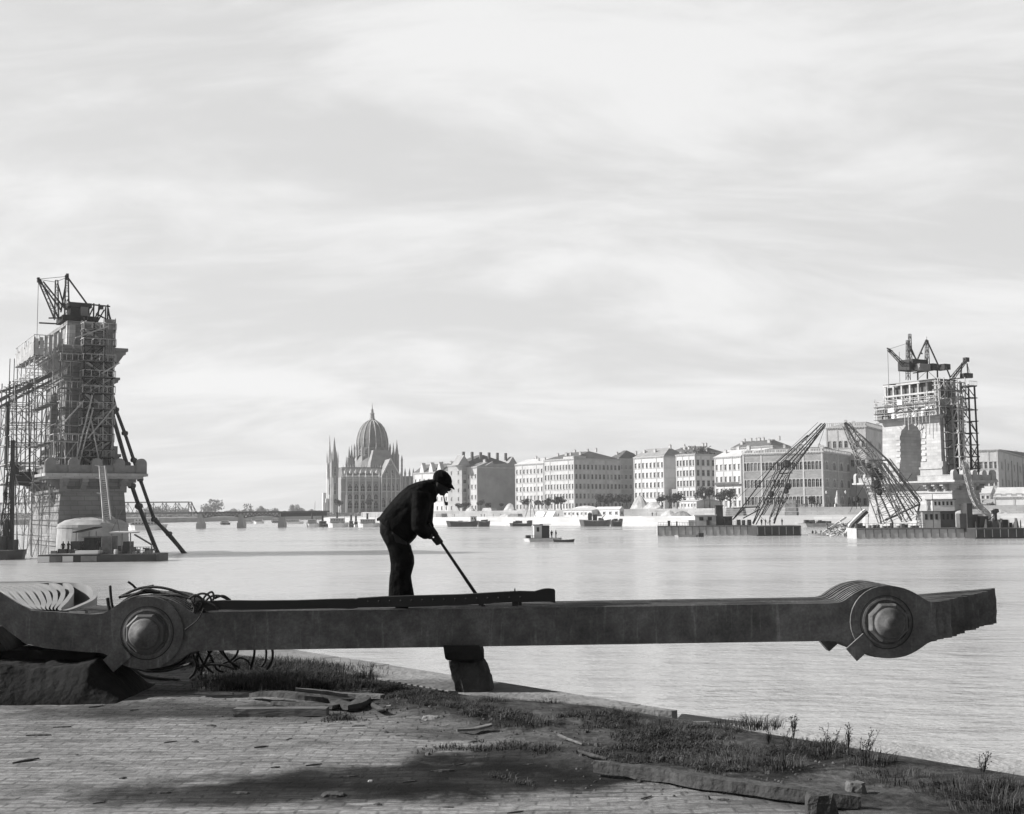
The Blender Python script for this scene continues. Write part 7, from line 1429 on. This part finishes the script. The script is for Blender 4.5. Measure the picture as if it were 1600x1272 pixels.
# sheer legs and stores on the lower quay
sl = P(829, 806, bank_at(829, 8)[0].y); t = thing('sheer_legs', 'tall sheer legs hoist standing on the far lower quay', 'hoist', (sl.x, sl.y, ZQ))
for dx in (-2.6, 2.6): mb = MB(); mb.tube([(dx, 0, 0), (0, 0, 9)], .22, 6); mb.build('leg', M['timber'], t)
mb = MB(); mb.tube([(0, 3, 0), (0, 0, 9)], .2, 6); mb.build('back_leg', M['timber'], t); mb = MB(); mb.tube([(0, 0, 9), (4.5, 0, 6.2)], .15, 6); mb.build('jib', M['timber'], t)
rr = random.Random(12)
def quay_thing(px, sb, z, w, d, h, kind, lab, m, seed):
    b_ = bank_at(px, sb)
    if not b_: return
    p, q = b_; rz = math.atan2(q.y, q.x); mb = MB(); r_ = random.Random(seed)
    if kind == 'heap':
        mb.loft([[(w*.5*f*math.cos(2*math.pi*k/11)*r_.uniform(.85, 1.1), d*.5*f*math.sin(2*math.pi*k/11)*r_.uniform(.85, 1.1), h*zf_) for k in range(11)] for f, zf_ in ((1, 0), (.8, .35), (.5, .75), (.15, 1))]); nm, cat = 'rubble_heap', 'rubble'
    elif kind == 'stack':
        for k in range(4): mb.box((-w/2+k*.02*w, -d/2, h*k/4+.002), (w/2-k*.08*w*r_.random(), d/2, h*(k+.9)/4))
        nm, cat = 'timber_stack', 'timber'
    else:
        mb.hexa([(-w/2, -d/2, 0), (w/2, -d/2, 0), (w/2, d/2, 0), (-w/2, d/2, 0)], [(-w/2, 0, h), (w/2, 0, h), (w/2, .05, h), (-w/2, .05, h)]); nm, cat = 'tent', 'tent'
    o = mb.build(nm, m, smooth=False); o.location = (p.x, p.y, z); o.rotation_euler.z = rz; tag(o, lab, cat)
for i, (px, sb, z, w, d, h, k, l, m) in enumerate(((846, 14, ZQ, 7, 4, 2.6, 'tent', 'pale tent on the lower quay right of the sheer legs', 'white'), (862, 12, ZQ, 6, 4, 2.6, 'tent', 'second pale tent on the lower quay before the street trees', 'white'), (805, 12, ZQ, 9, 3, 1.6, 'stack', 'timber stack on the quay left of the sheer legs', 'timber'), (797, 34, ZU, 10, 5, 4, 'heap', 'pale rubble heap at the foot of the fire wall', 'rubble'), (1000, 34, ZU, 12, 6, 6.5, 'heap', 'tall pale rubble heap spilling before the pale house', 'rubble'), (1020, 33, ZU, 14, 5, 3.4, 'heap', 'long low rubble heap right of the tall one', 'rubble'), (915, 33, ZU, 26, 4, 2.0, 'heap', 'low white heap along the promenade before the corner block', 'stone_pale'), (1045, 20, ZQ, 10, 5, 2.6, 'heap', 'grey heap on the lower quay below the white hut', 'rubble'), (1065, 18, ZQ, 12, 5, 2.2, 'heap', 'dark coal heap on the lower quay left of the crane barge', 'timber'), (765, 33, ZU, 9, 4, 1.6, 'stack', 'stack of pale boards before the fire wall', 'timber_pale'), (690, 14, ZQ, 6, 4, 2.0, 'stack', 'timber stack on the quay below the turreted house', 'timber'), (790, 16, ZQ, 12, 3, 1.4, 'heap', 'low heap on the quay behind the dark lighter', 'rubble'), (1150, 14, ZQ, 8, 4, 3.6, 'stack', 'dark stack behind the left crane jib', 'timber'), (1237, 8, ZQ, 5, 3, 6.5, 'stack', 'tall stack of boards on the quay right of the left crane', 'timber'), (1562, 16, ZQ, 10, 4, 1.6, 'heap', 'heap on the quay right of the right barge', 'rubble'), (735, 33, ZU, 9, 4, 2.2, 'heap', 'heap of rubble before the narrow house', 'rubble'))):
    quay_thing(px, sb, z, w, d, h, k, l, M[m], 30+i)
for i in range(46):
    px = rr.uniform(1240, 1345) if i < 34 else rr.uniform(660, 1040); sb = rr.uniform(26.5, 29.5) if i < 34 else rr.uniform(3, 22); b_ = bank_at(px, sb)
    if b_: figure((b_[0].x, b_[0].y, ZU if i < 34 else ZQ), rr.uniform(0, 6), 'tiny dark figure in the crowd watching from the promenade under the palace' if i < 34 else 'tiny figure walking on the far lower quay', 'crowd on the promenade' if i < 34 else 'people on the lower quay', i % 2, 'cloth_dark' if i % 3 else 'cloth_mid')
# lamp posts and a memorial on the promenade
for i, (px, l) in enumerate(((492, 'lamp at the foot of the bridge abutment'), (1101, 'lamp post behind the left crane barge'), (1292, 'lamp post before the corner of the palace'), (1322, 'lamp post right of the palace crowd'))):
    b_ = bank_at(px, 27); p = b_[0] if b_ else P(px, 800, 760).xy; t = thing('street_lamp', l, 'street lamp', (p.x, p.y, ZU), 0, 'lamps on the promenade'); mb = MB(); mb.lathe([(.25, 0), (.12, .6), (.09, 5.5)], (0, 0, 0), 8); mb.build('post', M['steel'], t); mb = MB(); mb.lathe([(.15, 5.5), (.38, 6.2), (.2, 6.7), (.05, 6.9)], (0, 0, 0), 8); mb.build('lantern', M['cabin_w'], t)
b_ = bank_at(1309, 32)[0]; t = thing('obelisk', 'small pale bottle shaped memorial before the shaded palace end', 'monument', (b_.x, b_.y, ZU)); mb = MB(); mb.box((-1.3, -1.3, 0), (1.3, 1.3, 1.2)); mb.build('base', M['stone_pale'], t); mb = MB(); mb.lathe([(1.0, 1.202), (1.05, 3.5), (.6, 4.6), (.35, 6.4), (.1, 7)], (0, 0, 0), 12); mb.build('shaft', M['stone_pale'], t)
# ------------------------------------------------------------------ air
hz = MB(); hz.box((-1500, -150, WZ-2.5), (1500, 2600, 88)); o = hz.build('haze', bpy.data.materials.new('haze_air')); m = o.data.materials[0]; m.use_nodes = True; m.node_tree.nodes.clear(); nn_ = m.node_tree.nodes; ou = nn_.new('ShaderNodeOutputMaterial'); pv = nn_.new('ShaderNodeVolumePrincipled'); pv.inputs['Color'].default_value = (.95, .95, .95, 1); pv.inputs['Density'].default_value = .00017; pv.inputs['Anisotropy'].default_value = .3; m.node_tree.links.new(pv.outputs[0], ou.inputs['Volume']); tag(o, kind='stuff')
